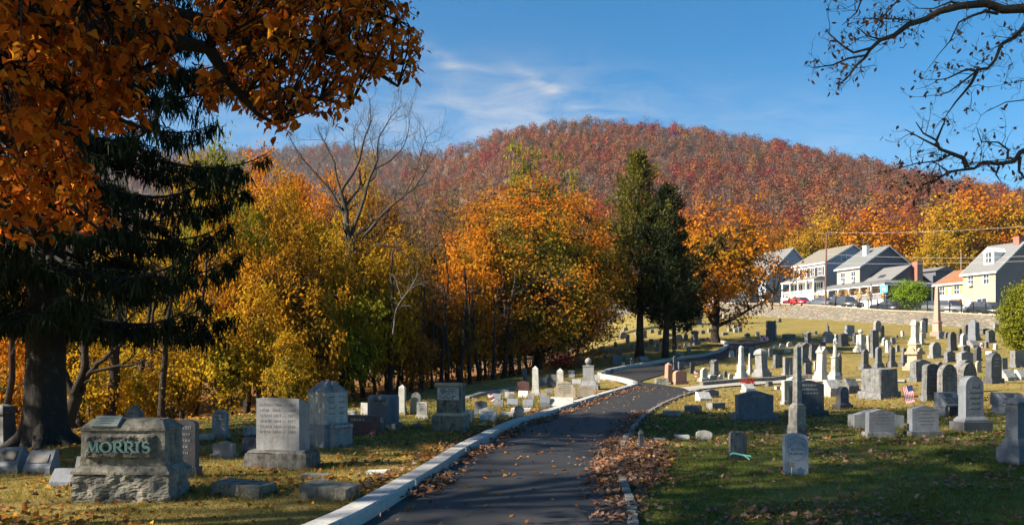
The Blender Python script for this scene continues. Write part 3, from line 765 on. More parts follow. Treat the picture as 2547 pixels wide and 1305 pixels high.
for row in [
 # --- by the junction
 ('pillar', 1662, 950, 19, 49, 'p', 'pink granite pillar with a pyramid point beside the upper road'),
 ('seg', 1691, 955, 43, 34, 'p', 'wide pinkish brown arch topped gravestone beside the pointed pink pillar'),
 ('rough', 1645, 956, 41, 16, 'x', 'rough grey rock slab low at the tip of the grass island', 8),
 ('round', 1680, 921, 14, 36, 'd', 'dark upright slab rising behind the pointed pink pillar'),
 ('p_flat', 1694, 919, 16, 20, 'b', 'bluish shaded flat slab behind the pink brown arched gravestone'),
 ('flat', 1721, 928, 16, 27, 'k', 'dark green black shaded tablet left of the gable roofed monument'),
 ('st_gable', 1751, 948, 32, 34, 'm', 'pale pointed gravestone on two steps beside a small flag'),
 ('gablecap', 1777, 934, 34, 40, 'd', 'small dark roofed monument with pale gabled cap near the curb wall'),
 ('frame', 1772, 946, 26, 15, 'w', 'low white stone arch standing before the small roofed monument'),
 ('p_round', 1793, 946, 12, 16, 'm', 'small pale round stone next to the low white arch'),
 ('p_round', 1804, 938, 9, 16, 'd', 'small dark round stone behind the pale one by the roofed monument'),
 ('p_round', 1817, 945, 12, 17, 'm', 'little round topped marble stone left of the sunlit obelisk'),
 ('obelisk', 1844, 947, 38, 88, 'm', 'tall sunlit obelisk on stepped base just above the curb wall'),
 ('obelisk', 1866, 931, 19, 53, 'm', 'slim pale obelisk between the tall obelisk and the domed pedestal'),
 ('domecap', 1895, 937, 48, 70, 'g', 'grey pedestal with rounded dome cap right of the sunlit obelisk'),
 ('round', 1820, 889, 17, 18, 'm', 'round white gravestone at the edge of the dark upper road'),
 ('round', 1837, 894, 16, 26, 'd', 'dark round gravestone partly behind the top of the sunlit obelisk'),
 ('round', 1867, 884, 15, 22, 'g', 'grey round gravestone just behind the top of the slim obelisk'),
 ('round', 1882, 880, 15, 21, 'g', 'grey round gravestone beside two flags near the upper road'),
 ('round', 1884, 891, 12, 22, 'g', 'narrow grey gravestone directly behind the domed pedestal, left side'),
 ('round', 1917, 887, 15, 22, 'g', 'grey round gravestone directly behind the domed pedestal, right side'),
 ('slant', 1928, 865, 14, 9, 'w', 'leftmost of three little white markers in a row on the slope'),
 ('p_seg', 1945, 864, 13, 10, 'w', 'middle of three little white markers in a row on the slope'),
 ('p_round', 1964, 862, 15, 12, 'w', 'largest and rightmost of three little white markers in a row'),
 ('block', 1959, 876, 17, 9, 'w', 'low white block in open grass below the three white markers'),
 ('block', 1940, 882, 12, 6, 'd', 'tiny dark block in the grass above the dark broad gravestone'),
 ('flat', 1934, 914, 29, 31, 'd', 'broad dark gravestone with cut corners right of the domed pedestal'),
 ('flat', 1959, 936, 30, 48, 'g', 'tall slab, white side and dark front, left of the stained column'),
 ('gablecap', 1995, 906, 46, 54, 'd', 'large dark gabled monument behind the top of the stained column'),
 ('round', 1967, 936, 15, 36, 'g', 'weathered grey stone half hidden behind the stained column shaft'),
 ('flat', 2009, 932, 25, 30, 'd', 'dark squat gravestone just right of the stained column shaft'),
 ('gablecap', 2008, 857, 31, 32, 'd', 'pagoda like dark stone with curved pale cap on the upper slope'),
 ('table', 2003, 864, 40, 9, 'g', 'long flat stone slab below the pagoda like monument'),
 ('flat', 2024, 895, 31, 38, 'd', 'dark fronted gravestone with bright side and tall base, mid slope'),
 ('shoulder', 2059, 852, 34, 28, 'g', 'grey gravestone with stepped top high behind the statue'),
 ('round', 2047, 871, 18, 21, 'd', 'dark round stone left of the statue behind the gabled pedestal'),
 ('statue', 2076, 949, 34, 119, 'm', 'tall white draped figure statue on a slim pedestal'),
 ('gablecap', 2042, 948, 40, 86, 'm', 'pale pedestal with gabled cap left of the draped statue'),
 ('point', 2087, 939, 15, 62, 'd', 'dark pointed slab close behind the draped statue'),
 ('p_flat', 2030, 919, 12, 20, 'm', 'small pale stone left of the gabled pedestal by the statue'),
 ('serp', 2098, 861, 31, 32, 'k', 'black gravestone with rough base right of the statue head'),
 ('flat', 2113, 834, 31, 25, 'g', 'grey slab with white left side at the edge of the wall shade'),
 ('urn', 2059, 828, 12, 26, 'd', 'small urn stone in the shade below the retaining wall'),
 ('block', 2028, 831, 9, 8, 'g', 'tiny square stone in the shade left of the urn stone'),
 ('block', 1962, 843, 32, 12, 'd', 'long low dark block in the shade under the retaining wall'),
 ('flat', 1917, 844, 30, 46, 'k', 'big black slab on wide base in the shade beside the orange maple'),
 ('shaft', 1927, 834, 11, 30, 'w', 'white shaft standing beside the big black shaded slab'),
 ('ball', 2140, 877, 34, 58, 'm', 'pale pedestal topped with a stone ball on the upper slope'),
 ('flat', 2176, 889, 26, 68, 'd', 'tall dark two stage monument right of the ball topped pedestal'),
 ('shaft', 2160, 873, 11, 40, 'w', 'thin white shaft between the ball pedestal and dark two stage monument'),
 ('shoulder', 2182, 824, 25, 27, 'g', 'stepped grey monument at the foot of the retaining wall'),
 ('round', 2195, 844, 12, 35, 'd', 'narrow dark arched stone by the stepped grey monument near the wall'),
 ('serp', 2130, 853, 24, 26, 'd', 'dark wide gravestone left of the stone ball'),
 ('round', 2201, 858, 19, 19, 'm', 'pale round stone casting shade below the narrow dark arched stone'),
 ('serp', 2221, 854, 16, 15, 'g', 'small grey arched stone in open grass below the wall'),
 ('shaft', 2208, 876, 13, 31, 'w', 'little white shaft on a pink base mid slope'),
 ('p_round', 2217, 869, 9, 10, 'd', 'tiny dark round stone beside the little white shaft'),
 ('flat', 2233, 874, 12, 16, 'g', 'small pale stone with flat cap right of the little white shaft'),
 ('p_flat', 2231, 840, 6, 7, 'g', 'tiny grey stone alone in the grass near the wall'),
 ('block', 2245, 836, 8, 13, 'w', 'two stacked small white blocks in grass under the wall'),
 ('st_round', 2151, 919, 30, 50, 'd', 'leftmost of four matching arched gravestones in a row'),
 ('st_round', 2185, 914, 27, 51, 'b', 'second of four matching arched gravestones, with a pale face'),
 ('st_round', 2218, 912, 26, 49, 'd', 'third of four matching arched gravestones, with dark stains'),
 ('st_round', 2248, 911, 24, 46, 'd', 'fourth of four arched gravestones, partly behind the brown pedestal'),
 ('crested', 2276, 922, 57, 68, 's', 'brown sandstone pedestal with curled gables on all sides'),
 ('domecap', 2275, 858, 30, 62, 'm', 'tall pale capped pedestal behind the brown sandstone pedestal'),
 ('urn', 2291, 858, 18, 42, 'm', 'white stone with an urn on top behind the brown sandstone pedestal'),
 ('p_flat', 2298, 827, 16, 36, 'k', 'black upright slab against the retaining wall left of the pink obelisk'),
 ('p_round', 2297, 842, 12, 46, 'm', 'narrow pale arched stone in front of the black slab by the wall'),
 ('tallobelisk', 2331, 836, 33, 125, 'q', 'tall pink obelisk rising in front of the stone retaining wall'),
 ('serp', 2338, 842, 18, 18, 'g', 'small grey stone just below the pink obelisk'),
 ('round', 2355, 841, 15, 15, 'd', 'small dark stone right of the pink obelisk base'),
 ('round', 2369, 872, 26, 47, 'd', 'tall dark arched tablet on base below the pink obelisk'),
 ('round', 2388, 853, 11, 36, 'k', 'slim black stone left of the white arched tombstone'),
 ('round', 2404, 833, 13, 26, 'k', 'slim black stone behind the white arched tombstone'),
 ('round', 2397, 863, 23, 34, 'm', 'white arched tombstone leaning a little on the upper slope', None, None, .05),
 ('shaft', 2422, 847, 36, 52, 'b', 'stout grey pillar monument near the right end of the wall'),
 ('serp', 2463, 852, 28, 32, 'd', 'dark arched gravestone beside the evergreen shrub'),
 ('flat', 2477, 826, 18, 21, 'g', 'tall pale sided stone behind the dark arched one by the shrub'),
 ('table', 2446, 830, 26, 13, 'd', 'dark stone bench under the retaining wall by the shrub'),
 ('slant', 2422, 864, 30, 18, 'g', 'tilted pale slabs below the stout grey pillar'),
 ('round', 2326, 890, 36, 39, 'g', 'arched grey tablet, bright sided, right of the brown pedestal'),
 ('flat', 2454, 865, 11, 15, 'd', 'small dark square stone left of the evergreen shrub'),
 ('rough', 2443, 865, 10, 13, 'w', 'small white lumpy stone beside a dark square one near the shrub'),
 ('serp', 2402, 881, 27, 23, 'd', 'grey curved top stone behind the wide pale sided gravestone'),
 ('round', 2432, 898, 21, 37, 'k', 'black arched slab left of a small flag near the shrub'),
 ('serp', 2362, 900, 32, 27, 'd', 'dark low arched gravestone on pale base, centre right slope'),
 ('serp', 2400, 913, 49, 40, 'g', 'wide grey gravestone with a broad white side'),
 ('round', 2433, 926, 19, 29, 'e', 'small cream arched stone on steps right of the wide grey gravestone'),
 ('round', 2472, 953, 46, 76, 'k', 'tall black fronted slab with pale side near the evergreen shrub'),
 ('p_flat', 2497, 921, 17, 31, 'd', 'dark upright slab half behind the tall black fronted slab'),
 ('flat', 2532, 913, 46, 41, 'd', 'dark panelled gravestone with white side at the right edge under the shrub'),
 ('block', 2466, 881, 26, 8, 'w', 'low white block at the foot of the evergreen shrub'),
 ('rough', 2476, 869, 12, 14, 'w', 'white boulder like stone against the evergreen shrub'),
 ('slant', 2507, 945, 39, 26, 'm', 'white slant marker right of the tall black fronted slab'),
 ('slant', 2541, 944, 32, 26, 'm', 'white slant marker cut by the right edge of the picture'),
 ('serp', 2290, 948, 62, 54, 'd', 'broad dark arched gravestone in front of the brown sandstone pedestal'),
 ('round', 2335, 946, 26, 46, 'd', 'dark arched stone between the broad dark one and the weathered arches'),
 ('seg', 2313, 998, 50, 94, 'd', 'tall dark fronted tablet with bright left side right of the flag'),
 ('p_round', 2356, 1000, 44, 95, 'o', 'tall weathered arched slab, stained black, left of the grey arched tombstone'),
 ('p_round', 2406, 990, 42, 88, 'o', 'mottled arched slab directly behind the big grey arched tombstone'),
 ('p_round', 2404, 975, 40, 80, 'd', 'dark bordered arched slab behind the mottled one'),
 # --- near right
 ('st_round', 2415, 1075, 95, 141, 'b', 'big grey arched tombstone on moulded black base in the shade', 14),
 ('legplaque', 2360, 1036, 66, 60, 'b', 'grey slanted marker with bronze plates left of the big arched tombstone', 22),
 ('legplaque', 2512, 1031, 88, 54, 'b', 'wide grey slanted marker with bronze plates at the right edge', 20),
 ('serp', 2188, 1089, 84, 71, 'b', 'left of two matching blue grey gravestones, with a pale slab behind', 3),
 ('serp', 2296, 1087, 88, 78, 'b', 'right of two matching blue grey gravestones, with a flag behind', 5),
 ('p_serp', 2178, 1066, 128, 48, 'm', 'pale rough slab mostly hidden behind the left blue grey gravestone', 4),
 ('stump', 2187, 991, 106, 73, 'd', 'massive rough block monument, pale side and black front'),
 ('st_round', 2096, 1017, 50, 56, 'k', 'small black arched stone on steps in front of the massive block'),
 ('slantbase', 2072, 986, 56, 43, 'm', 'low white sided slant stone left of the massive block', 26),
 ('slantbase', 2116, 978, 46, 38, 'd', 'dark slant stone with flowers on top left of the massive block', 26),
 ('serp', 2006, 1035, 104, 90, 'k', 'wide black polished gravestone behind the stained column', 10),
 ('flat', 1962, 1007, 42, 62, 'm', 'pale slab half hidden behind the wide black gravestone', 20),
 ('serp', 1980, 961, 58, 25, 'm', 'low pale stone behind the wide black polished gravestone'),
 ('column', 1983, 1092, 56, 232, 'c', 'tall stained column on a square pedestal, speckled black and white', 24),
 ('slant', 1750, 997, 41, 23, 'w', 'bright white slant marker in golden grass by the junction', 24),
 ('serp', 1768, 989, 50, 21, 'b', 'low grey gravestone behind the bright white slant marker', 20),
 ('block', 1723, 1028, 46, 21, 'd', 'left of two dark low blocks at the shadow edge by the road'),
 ('block', 1780, 1019, 47, 19, 'd', 'right of two dark low blocks at the shadow edge by the road'),
 ('flush', 1671, 1036, 50, 16, 'g', 'flat grey slab lying near the road edge'),
 ('slantbase', 1862, 976, 40, 22, 'm', 'pale square marker below a clump of red flowers'),
 ('block', 1913, 960, 18, 12, 'd', 'small dark block against the low curb wall'),
 ('block', 1933, 968, 14, 8, 'w', 'left of two little white blocks in golden grass'),
 ('block', 1948, 969, 14, 8, 'w', 'right of two little white blocks in golden grass'),
 ('flush', 1639, 1096, 28, 8, 'w', 'small white stone nearly buried in leaves near the road'),
 ('flush', 1696, 1094, 40, 14, 'w', 'low rounded white stone sunk in the lawn'),
 ('p_seg', 1751, 1093, 40, 23, 'm', 'small rounded headstone in the lawn beside the sunken white stone'),
 ('p_broken', 1834, 1143, 44, 71, 'o', 'dark stained tilted headstone with a green ribbon', 14, None, .03),
 ('post', 1594, 1126, 16, 58, 'd', 'short pointed stone post in the leaf pile by the road', 10),
 ('rough', 1603, 1140, 17, 11, 'm', 'pale broken stone lying at the foot of the short pointed post'),
 ('endcap', 2528, 1154, 88, 172, 'b', 'blue grey pedestal monument cut by the right edge', 20),
 # --- left side, along the wood
 ('plaque', 22, 1176, 82, 66, 'b', 'slant marker with a dark plate at the left edge of the picture', -3),
 ('plaque', 104, 1179, 78, 61, 'b', 'slant marker with a dark plate under the spruce trunk', -5),
 ('slant', 160, 1209, 68, 46, 'b', 'plain slant marker left of the big rock faced monument', -10),
 ('slant', 205, 1206, 40, 72, 'g', 'leaning slant stone tucked behind the big rock faced monument', -10),
 ('domecap', 8, 1114, 92, 108, 'd', 'dark green banded monument behind the spruce trunk', -12),
 ('gable', 332, 1106, 56, 98, 'd', 'dark gabled stone rising behind the big rock faced monument', -20),
 ('seg', 462, 1186, 78, 143, 'k', 'tall black weathered slab right of the big rock faced monument', -8),
 ('shoulder', 547, 1092, 50, 74, 'g', 'carved scroll topped stone among the trees left of the tall inscribed slab', -14),
 ('block', 512, 1098, 40, 20, 'm', 'low pale block left of the carved scroll topped stone'),
 ('serp', 558, 1139, 68, 41, 'g', 'low rounded stone in front of the carved scroll topped one', -10),
 ('slant', 622, 1131, 46, 44, 'd', 'dark slant marker half hidden by the tall inscribed slab', -10),
 ('rough', 624, 1086, 42, 27, 'm', 'pale rough stone behind the tall inscribed slab'),
 ('block', 606, 1234, 162, 40, 'x', 'left of two lichen covered low blocks in the near grass', -14),
 ('block', 820, 1242, 152, 44, 'x', 'right of two lichen covered low blocks, nearer the curb', -16),
 ('flush', 788, 1189, 88, 14, 'd', 'dark flat ledger stone sunk in grass before the tall inscribed slab'),
 ('flush', 942, 1181, 68, 14, 'w', 'pale flat stone sunk in grass near the concrete curb'),
 ('flush', 577, 1204, 78, 12, 'd', 'dark flat stone behind the left lichen covered block'),
 ('p_flat', 906, 1034, 18, 33, 'w', 'small white upright stone left of the blue grey tombstone'),
 ('rough', 868, 1041, 50, 20, 'm', 'pale rough rock behind the maroon marker'),
 ('shaft', 1000, 1031, 28, 75, 'm', 'white and dark slender shaft in front of the trees'),
 ('round', 1036, 1027, 30, 52, 'd', 'dark arched stone among trees right of the slender shaft'),
 ('p_round', 1030, 1031, 20, 44, 'e', 'brownish round tablet close in front of the dark arched stone'),
 ('flat', 1050, 1041, 34, 42, 'm', 'small pale stepped stone left of the scroll topped monument'),
 ('slant', 1036, 1065, 21, 13, 'd', 'tiny dark wedge in green grass left of the scroll topped monument'),
 ('p_flat', 1163, 1052, 30, 34, 'm', 'pale leaning stone right behind the scroll topped monument', -30, None, .05),
 ('slant', 1214, 1050, 44, 28, 'm', 'near pale slant stone with illegible black lettering beside the flag', -8),
 ('p_serp', 1211, 1036, 38, 23, 'w', 'white stone just behind the near pale slant stone'),
 ('serp', 1196, 1034, 37, 38, 'b', 'blue grey arched stone left of the flag'),
 ('slant', 1235, 996, 25, 18, 'b', 'bordered slant marker, farther of two right of the flag'),
 ('slant', 1240, 1013, 26, 20, 'd', 'dark bordered slant marker, nearer of two right of the flag'),
 ('slant', 1275, 1009, 29, 18, 'b', 'grey slant marker above the round soldier stone'),
 ('slant', 1314, 1013, 28, 21, 'b', 'grey slant marker right of the round soldier stone'),
 ('p_flat', 1267, 991, 24, 17, 'm', 'white square stone in the middle rows left of the kerb'),
 ('p_round', 1272, 993, 15, 15, 'd', 'small dark round stone touching the white square stone'),
 ('slant', 1301, 988, 25, 17, 'w', 'bright slant marker with dark lettering left of the pointed shaft'),
 ('p_flat', 1321, 993, 16, 16, 'g', 'grey marker touching the bright slant marker'),
 ('serp', 1254, 979, 29, 11, 'b', 'low shaded stone at the wood edge beyond the flag'),
 ('p_round', 1291, 1044, 25, 36, 'b', 'round topped soldier stone beside the concrete curb'),
 ('block', 1261, 1036, 34, 13, 'w', 'white low block just left of the round soldier stone'),
 ('block', 1296, 1027, 52, 13, 'w', 'white long block behind the round soldier stone'),
 ('slantbase', 1356, 1015, 29, 30, 'b', 'two stage grey slant marker left of the white slab by the kerb'),
 ('p_flat', 1352, 988, 16, 12, 'g', 'small stone behind the two stage grey slant marker'),
 ('slant', 1397, 1015, 58, 28, 'w', 'bright white low slab leaning beside the concrete curb', -6),
 ('shoulder', 1406, 996, 62, 48, 'e', 'wide tan gravestone with curved shoulders beside the kerb'),
 ('p_seg', 1456, 993, 42, 34, 'e', 'tan rough arched stone next to the wide tan gravestone'),
 ('ball', 1465, 969, 48, 79, 'g', 'grey tapered monument topped with a large stone ball'),
 ('shaft', 1333, 983, 25, 73, 'm', 'pale pointed shaft left of the wide tan gravestone'),
 ('shaft', 1394, 970, 27, 54, 'm', 'pale pointed shaft directly behind the wide tan gravestone'),
 ('serp', 1301, 972, 38, 25, 'r', 'dark red arched stone in shade left of the pointed shaft'),
 ('p_flat', 1306, 953, 11, 38, 'd', 'thin dark slab in the trees behind the dark red stone'),
 ('p_flat', 1353, 958, 18, 20, 'b', 'bluish shaded slab right of the pointed shaft'),
 ('p_flat', 1372, 962, 24, 31, 'd', 'large dark shaded slab between the two pointed shafts'),
 ('slant', 1366, 979, 15, 13, 'd', 'little dark marker left of the wide tan gravestone'),
 ('slant', 1434, 957, 23, 15, 'g', 'grey slant marker behind the tan arched stone'),
 ('block', 1412, 953, 12, 8, 'd', 'tiny dark block behind the second pointed shaft'),
 ('p_flat', 1485, 952, 15, 21, 'm', 'pale slab right of the ball topped tapered monument'),
 ('frame', 1497, 938, 16, 16, 'g', 'open stone frame at the start of the upper kerb'),
 ('seg', 1520, 927, 15, 9, 'd', 'low dark arched stone beside the upper kerb'),
 ('block', 1421, 931, 18, 10, 'g', 'long shaded block behind and left of the stone ball'),
 ('slant', 1422, 939, 15, 9, 'g', 'shaded slant marker left of the ball topped tapered monument'),
 ('block', 1484, 969, 18, 18, 'd', 'dark block at the right foot of the ball topped tapered monument'),
]:
    kind, px, py, W, Hh, mk, label = row[:7]
    th = row[7] if len(row) > 7 else None
    tilt = row[9] if len(row) > 9 else 0.0
    grave(kind, px, py, W, Hh, mk, label, th, None, tilt)
# --- the far shaded rows behind the cedars and the maple
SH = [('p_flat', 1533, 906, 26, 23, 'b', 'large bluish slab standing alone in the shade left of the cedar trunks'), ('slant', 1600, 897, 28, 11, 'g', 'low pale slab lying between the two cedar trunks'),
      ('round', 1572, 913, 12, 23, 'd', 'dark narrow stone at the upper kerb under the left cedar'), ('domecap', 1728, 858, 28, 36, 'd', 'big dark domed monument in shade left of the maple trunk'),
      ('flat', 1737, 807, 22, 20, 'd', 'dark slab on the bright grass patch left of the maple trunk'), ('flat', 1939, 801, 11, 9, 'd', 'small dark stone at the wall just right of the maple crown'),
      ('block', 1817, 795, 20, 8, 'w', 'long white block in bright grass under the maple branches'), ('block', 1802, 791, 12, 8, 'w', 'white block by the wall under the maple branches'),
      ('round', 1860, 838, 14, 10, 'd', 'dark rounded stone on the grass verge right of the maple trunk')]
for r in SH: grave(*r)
far_small = [(1550, 842, 20, 17), (1561, 853, 10, 22), (1519, 839, 12, 9), (1556, 823, 16, 9), (1583, 833, 8, 9), (1604, 841, 12, 20), (1658, 869, 14, 17), (1634, 874, 11, 20), (1694, 884, 14, 11), (1677, 882, 12, 13), (1713, 876, 10, 15),
  (1440, 898, 18, 14), (1505, 891, 10, 9), (1446, 903, 16, 9), (1540, 883, 14, 15), (1582, 881, 8, 14), (1595, 878, 10, 24), (1560, 894, 14, 13), (1550, 916, 9, 16), (1620, 856, 10, 14), (1645, 850, 12, 10), (1531, 862, 10, 12), (1497, 872, 12, 12), (1478, 884, 12, 12), (1516, 878, 9, 13),
  (1884, 834, 10, 9), (1803, 833, 22, 6), (1853, 837, 6, 7), (1769, 849, 11, 7), (1760, 847, 7, 9), (1747, 847, 14, 6), (1665, 837, 12, 8), (1688, 843, 22, 12), (1706, 845, 13, 14), (1640, 832, 10, 10), (1622, 828, 12, 9), (1650, 862, 9, 8), (1607, 862, 9, 12), (1571, 866, 9, 10), (1705, 862, 10, 9), (1690, 868, 8, 8)]
for i, (px, py, W, Hh) in enumerate(far_small):
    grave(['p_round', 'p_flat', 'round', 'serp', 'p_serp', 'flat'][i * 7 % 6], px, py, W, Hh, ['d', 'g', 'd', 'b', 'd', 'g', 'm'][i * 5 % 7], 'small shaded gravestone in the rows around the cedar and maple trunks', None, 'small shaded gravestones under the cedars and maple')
lit_small = [(1803, 806, 7, 5), (1822, 808, 5, 5), (1814, 815, 6, 7), (1828, 816, 11, 8), (1839, 812, 13, 8), (1815, 824, 13, 8), (1830, 827, 11, 10), (1841, 825, 10, 12), (1926, 803, 9, 7), (1698, 802, 13, 10), (1748, 830, 12, 9), (1766, 826, 12, 9), (1705, 823, 9, 14), (1718, 823, 9, 12), (1688, 825, 10, 11), (1678, 823, 10, 15), (1747, 813, 6, 5)]
for i, (px, py, W, Hh) in enumerate(lit_small):
    grave(['p_round', 'block', 'p_serp', 'p_flat'][i % 4], px, py, W, Hh, ['m', 'd', 'g'][i % 3], 'small gravestone on the bright grass strip behind the maple trunk', None, 'small gravestones on the bright strip under the wall')

for o in list(scene.objects):
    lb = o.get('label', '')
    if 'moulded black base' in lb or 'matching blue grey' in lb:
        for c in o.children:
            if c.name.startswith('base'): c.data.materials[0] = MATS['blackstone' if 'moulded' in lb else 'darkstone']
# --------------------------------------------------------------- special stones
def root_at(name, px, py, th, label, cat, push=0.0):
    loc = ground(px, py); a = math.atan2(loc.x, loc.y)
    loc += Vector((math.sin(a), math.cos(a), 0)) * push
    loc.z = float(H(loc.x, loc.y))
    return tag(empty(name, loc, R(th)), label, cat), loc.y
# big rock-faced family monument with raised green letters
o, d = root_at('monument', 330, 1246, -3, 'big rock faced monument with green raised letters MORRIS', 'monument', .25)
q = d / F
base = MB().frus(GR, .555, .27, .30, .55, .265)
base.rough(.045, 26, 1.7, 6)
base.build('base', MATS['rockface'], o)
MB().frus(.30, .56, .275, .325, .56, .275).frus(.325, .56, .275, .385, .50, .225).bevel(.008).build('plinth', MATS['rockface'], o)
MB().frus(.385, .485, .215, .78, .48, .205).rough(.012, 16, 2.2, 7).build('die', MATS['rockface'], o)
fr = MB(); bm = fr.bm; nx, nz = 64, 26
from mathutils import noise as mnoise
vv = {}
for i in range(nx + 1):
    for j in range(nz + 1):
        x = -.44 + .84 * i / nx; z = .46 + .285 * j / nz
        e = min(i, nx - i) / 4; f_ = min(j, nz - j) / 3; b = min(1, e) * min(1, f_)
        nn = mnoise.noise(Vector((x * 9, z * 9, 2))) + .6 * mnoise.noise(Vector((x * 24, z * 24, 5))) + .35 * mnoise.noise(Vector((x * 55, z * 55, 9)))
        band = .022 if z < .55 else 0
        vv[i, j] = bm.verts.new((x, -.204 - b * (.040 + .030 * nn + band * 1.2), z))
for i in range(nx):
    for j in range(nz): bm.faces.new((vv[i, j], vv[i + 1, j], vv[i + 1, j + 1], vv[i, j + 1]))
fr.build('carved_panel', MATS['rockface'], o)
MB().frus(.78, .495, .225, .805, .495, .225).frus(.805, .485, .215, .90, .40, .10).rough(.012, 2, 4, 7).build('top', MATS['rockface'], o)
sc = MB().frus(0, .15, .085, .022, .145, .08).bevel(.004)
sc.xform(Matrix.Translation((-.20, -.155, .868)) @ Matrix.Rotation(R(42), 4, 'X')); pl = sc.build('plaque', MATS['greenplate'], o)
for i, (wd, y0) in enumerate(((.2, .035), (.15, .0), (.12, -.035))):
    ln = MB().box(-wd / 2, wd / 2, y0 - .004, y0 + .004, .021, .026); ln.xform(Matrix.Translation((-.20, -.155, .868)) @ Matrix.Rotation(R(42), 4, 'X')); ln.build('lettering', MATS['incised_soft'], pl)
class Glyph:
    """serif capitals drawn as strokes, extruded towards -Y"""
    def __init__(s): s.mb = MB()
    def st(s, pts, wd, d=.014):
        pts = [Vector((p[0], 0, p[1])) for p in pts]; wd = wd if isinstance(wd, (list, tuple)) else [wd] * len(pts)
        Lf = []; Rt = []
        for i, p in enumerate(pts):
            t = (pts[min(i + 1, len(pts) - 1)] - pts[max(i - 1, 0)]).normalized(); n = Vector((-t.z, 0, t.x))
            Lf.append(p + n * wd[i] / 2); Rt.append(p - n * wd[i] / 2)
        bm = s.mb.bm
        A = [bm.verts.new((v.x, -d, v.z)) for v in Lf]; Bq = [bm.verts.new((v.x, -d, v.z)) for v in Rt]
        C = [bm.verts.new((v.x, .02, v.z)) for v in Lf]; D = [bm.verts.new((v.x, .02, v.z)) for v in Rt]
        for i in range(len(pts) - 1):
            bm.faces.new((A[i], A[i + 1], Bq[i + 1], Bq[i])); bm.faces.new((A[i], C[i], C[i + 1], A[i + 1])); bm.faces.new((Bq[i], Bq[i + 1], D[i + 1], D[i]))
        bm.faces.new((A[0], Bq[0], D[0], C[0])); bm.faces.new((A[-1], C[-1], D[-1], Bq[-1]))
    def ser(s, x, z, w): s.st([(x - w / 2, z), (x + w / 2, z)], .012)
def gl(ch):
    g = Glyph(); a = lambda c, r1, r2, t0, t1, n=14: [(c[0] + r1 * math.cos(R(t0 + (t1 - t0) * i / n)), c[1] + r2 * math.sin(R(t0 + (t1 - t0) * i / n))) for i in range(n + 1)]
    if ch == 'M':
        g.st([(.02, 0), (.028, .1)], .012); g.st([(.03, .1), (.062, .008)], .022); g.st([(.062, .008), (.098, .1)], .011); g.st([(.1, .1), (.106, 0)], .02)
        g.ser(.02, .004, .035); g.ser(.106, .004, .04); w = .125
    if ch == 'O':
        pts = a((.055, .05), .044, .045, 90, 450, 24); g.st(pts, [.010 + .014 * abs(math.cos(R(90 + 360 * i / 24))) for i in range(25)]); w = .115
    if ch == 'R':
        g.st([(.02, 0), (.02, .1)], .022); g.st([(.02, .095)] + a((.05, .074), .024, .022, 90, -90) + [(.02, .05)], [.01] * 3 + [.018] * 11 + [.01] * 3); g.st([(.046, .052), (.085, .004)], .02)
        g.ser(.022, .004, .045); g.ser(.085, .004, .03); g.ser(.012, .097, .03); w = .1
    if ch == 'I':
        g.st([(.02, 0), (.02, .1)], .022); g.ser(.02, .004, .044); g.ser(.02, .097, .044); w = .052
    if ch == 'S':
        pts = a((.045, .074), .026, .024, 20, 260, 12) + a((.043, .028), .029, .026, 80, -170, 12); n = len(pts)
        g.st(pts, [.010 + .016 * math.sin(math.pi * i / (n - 1)) ** 2 for i in range(n)]); w = .09
    return g.mb, w
x = -.385; SX = 1.28
for ch in 'MORRIS':
    mbq, w = gl(ch)
    mbq.xform(Matrix.Translation((x, -.268, .545)) @ Matrix.Diagonal((SX, 1, 1.16, 1)))
    mbq.build('letter', MATS['patina'], o); x += w * SX
# tall inscribed slab
o, d = root_at('gravestone', 702, 1166, -9, 'tall grey slab with a list of names and years on a stained base', 'gravestone', .22)
MB().frus(GR, .485, .25, .225, .47, .24).frus(.225, .455, .225, .262, .43, .2).rough(.02, 2, 8, 5).build('base', MATS['mottled'], o)
sl = MB().poly_prism([(-.36, .262), (.31, .262), (.31, 1.0), (-.36, 1.0)], -.12, .12)
sl2 = MB(); bm = sl2.bm
A = [(-.345, -.12), (.315, -.12), (.375, -.05), (.375, .12), (-.345, .12)]
lo = [bm.verts.new((x, y, .262)) for x, y in A]; hi = [bm.verts.new((x, y, 1.01 if x < .34 else .93)) for x, y in A]
bm.faces.new(lo[::-1]); bm.faces.new(hi)
for i in range(5): bm.faces.new((lo[i], lo[(i + 1) % 5], hi[(i + 1) % 5], hi[i]))
sl.bm.free(); sl2.bevel(.006).build('slab', MATS['granite'], o)
for i, ln in enumerate(['ALFRED 1806 — 1867', 'LEHR  1808 — 1869', 'SUSAN 1821 — 1871', 'ANNIE 1854 — 1873', 'CLARA 1866 — 1876', 'EMMA 1864 — 1881']):
    put_text(ln, .060, (-.015, -.1215, .915 - i * .078), MATS['incised_soft'], o, width=.57 if i < 1 else .54, ext=.001, offset=-.0004)
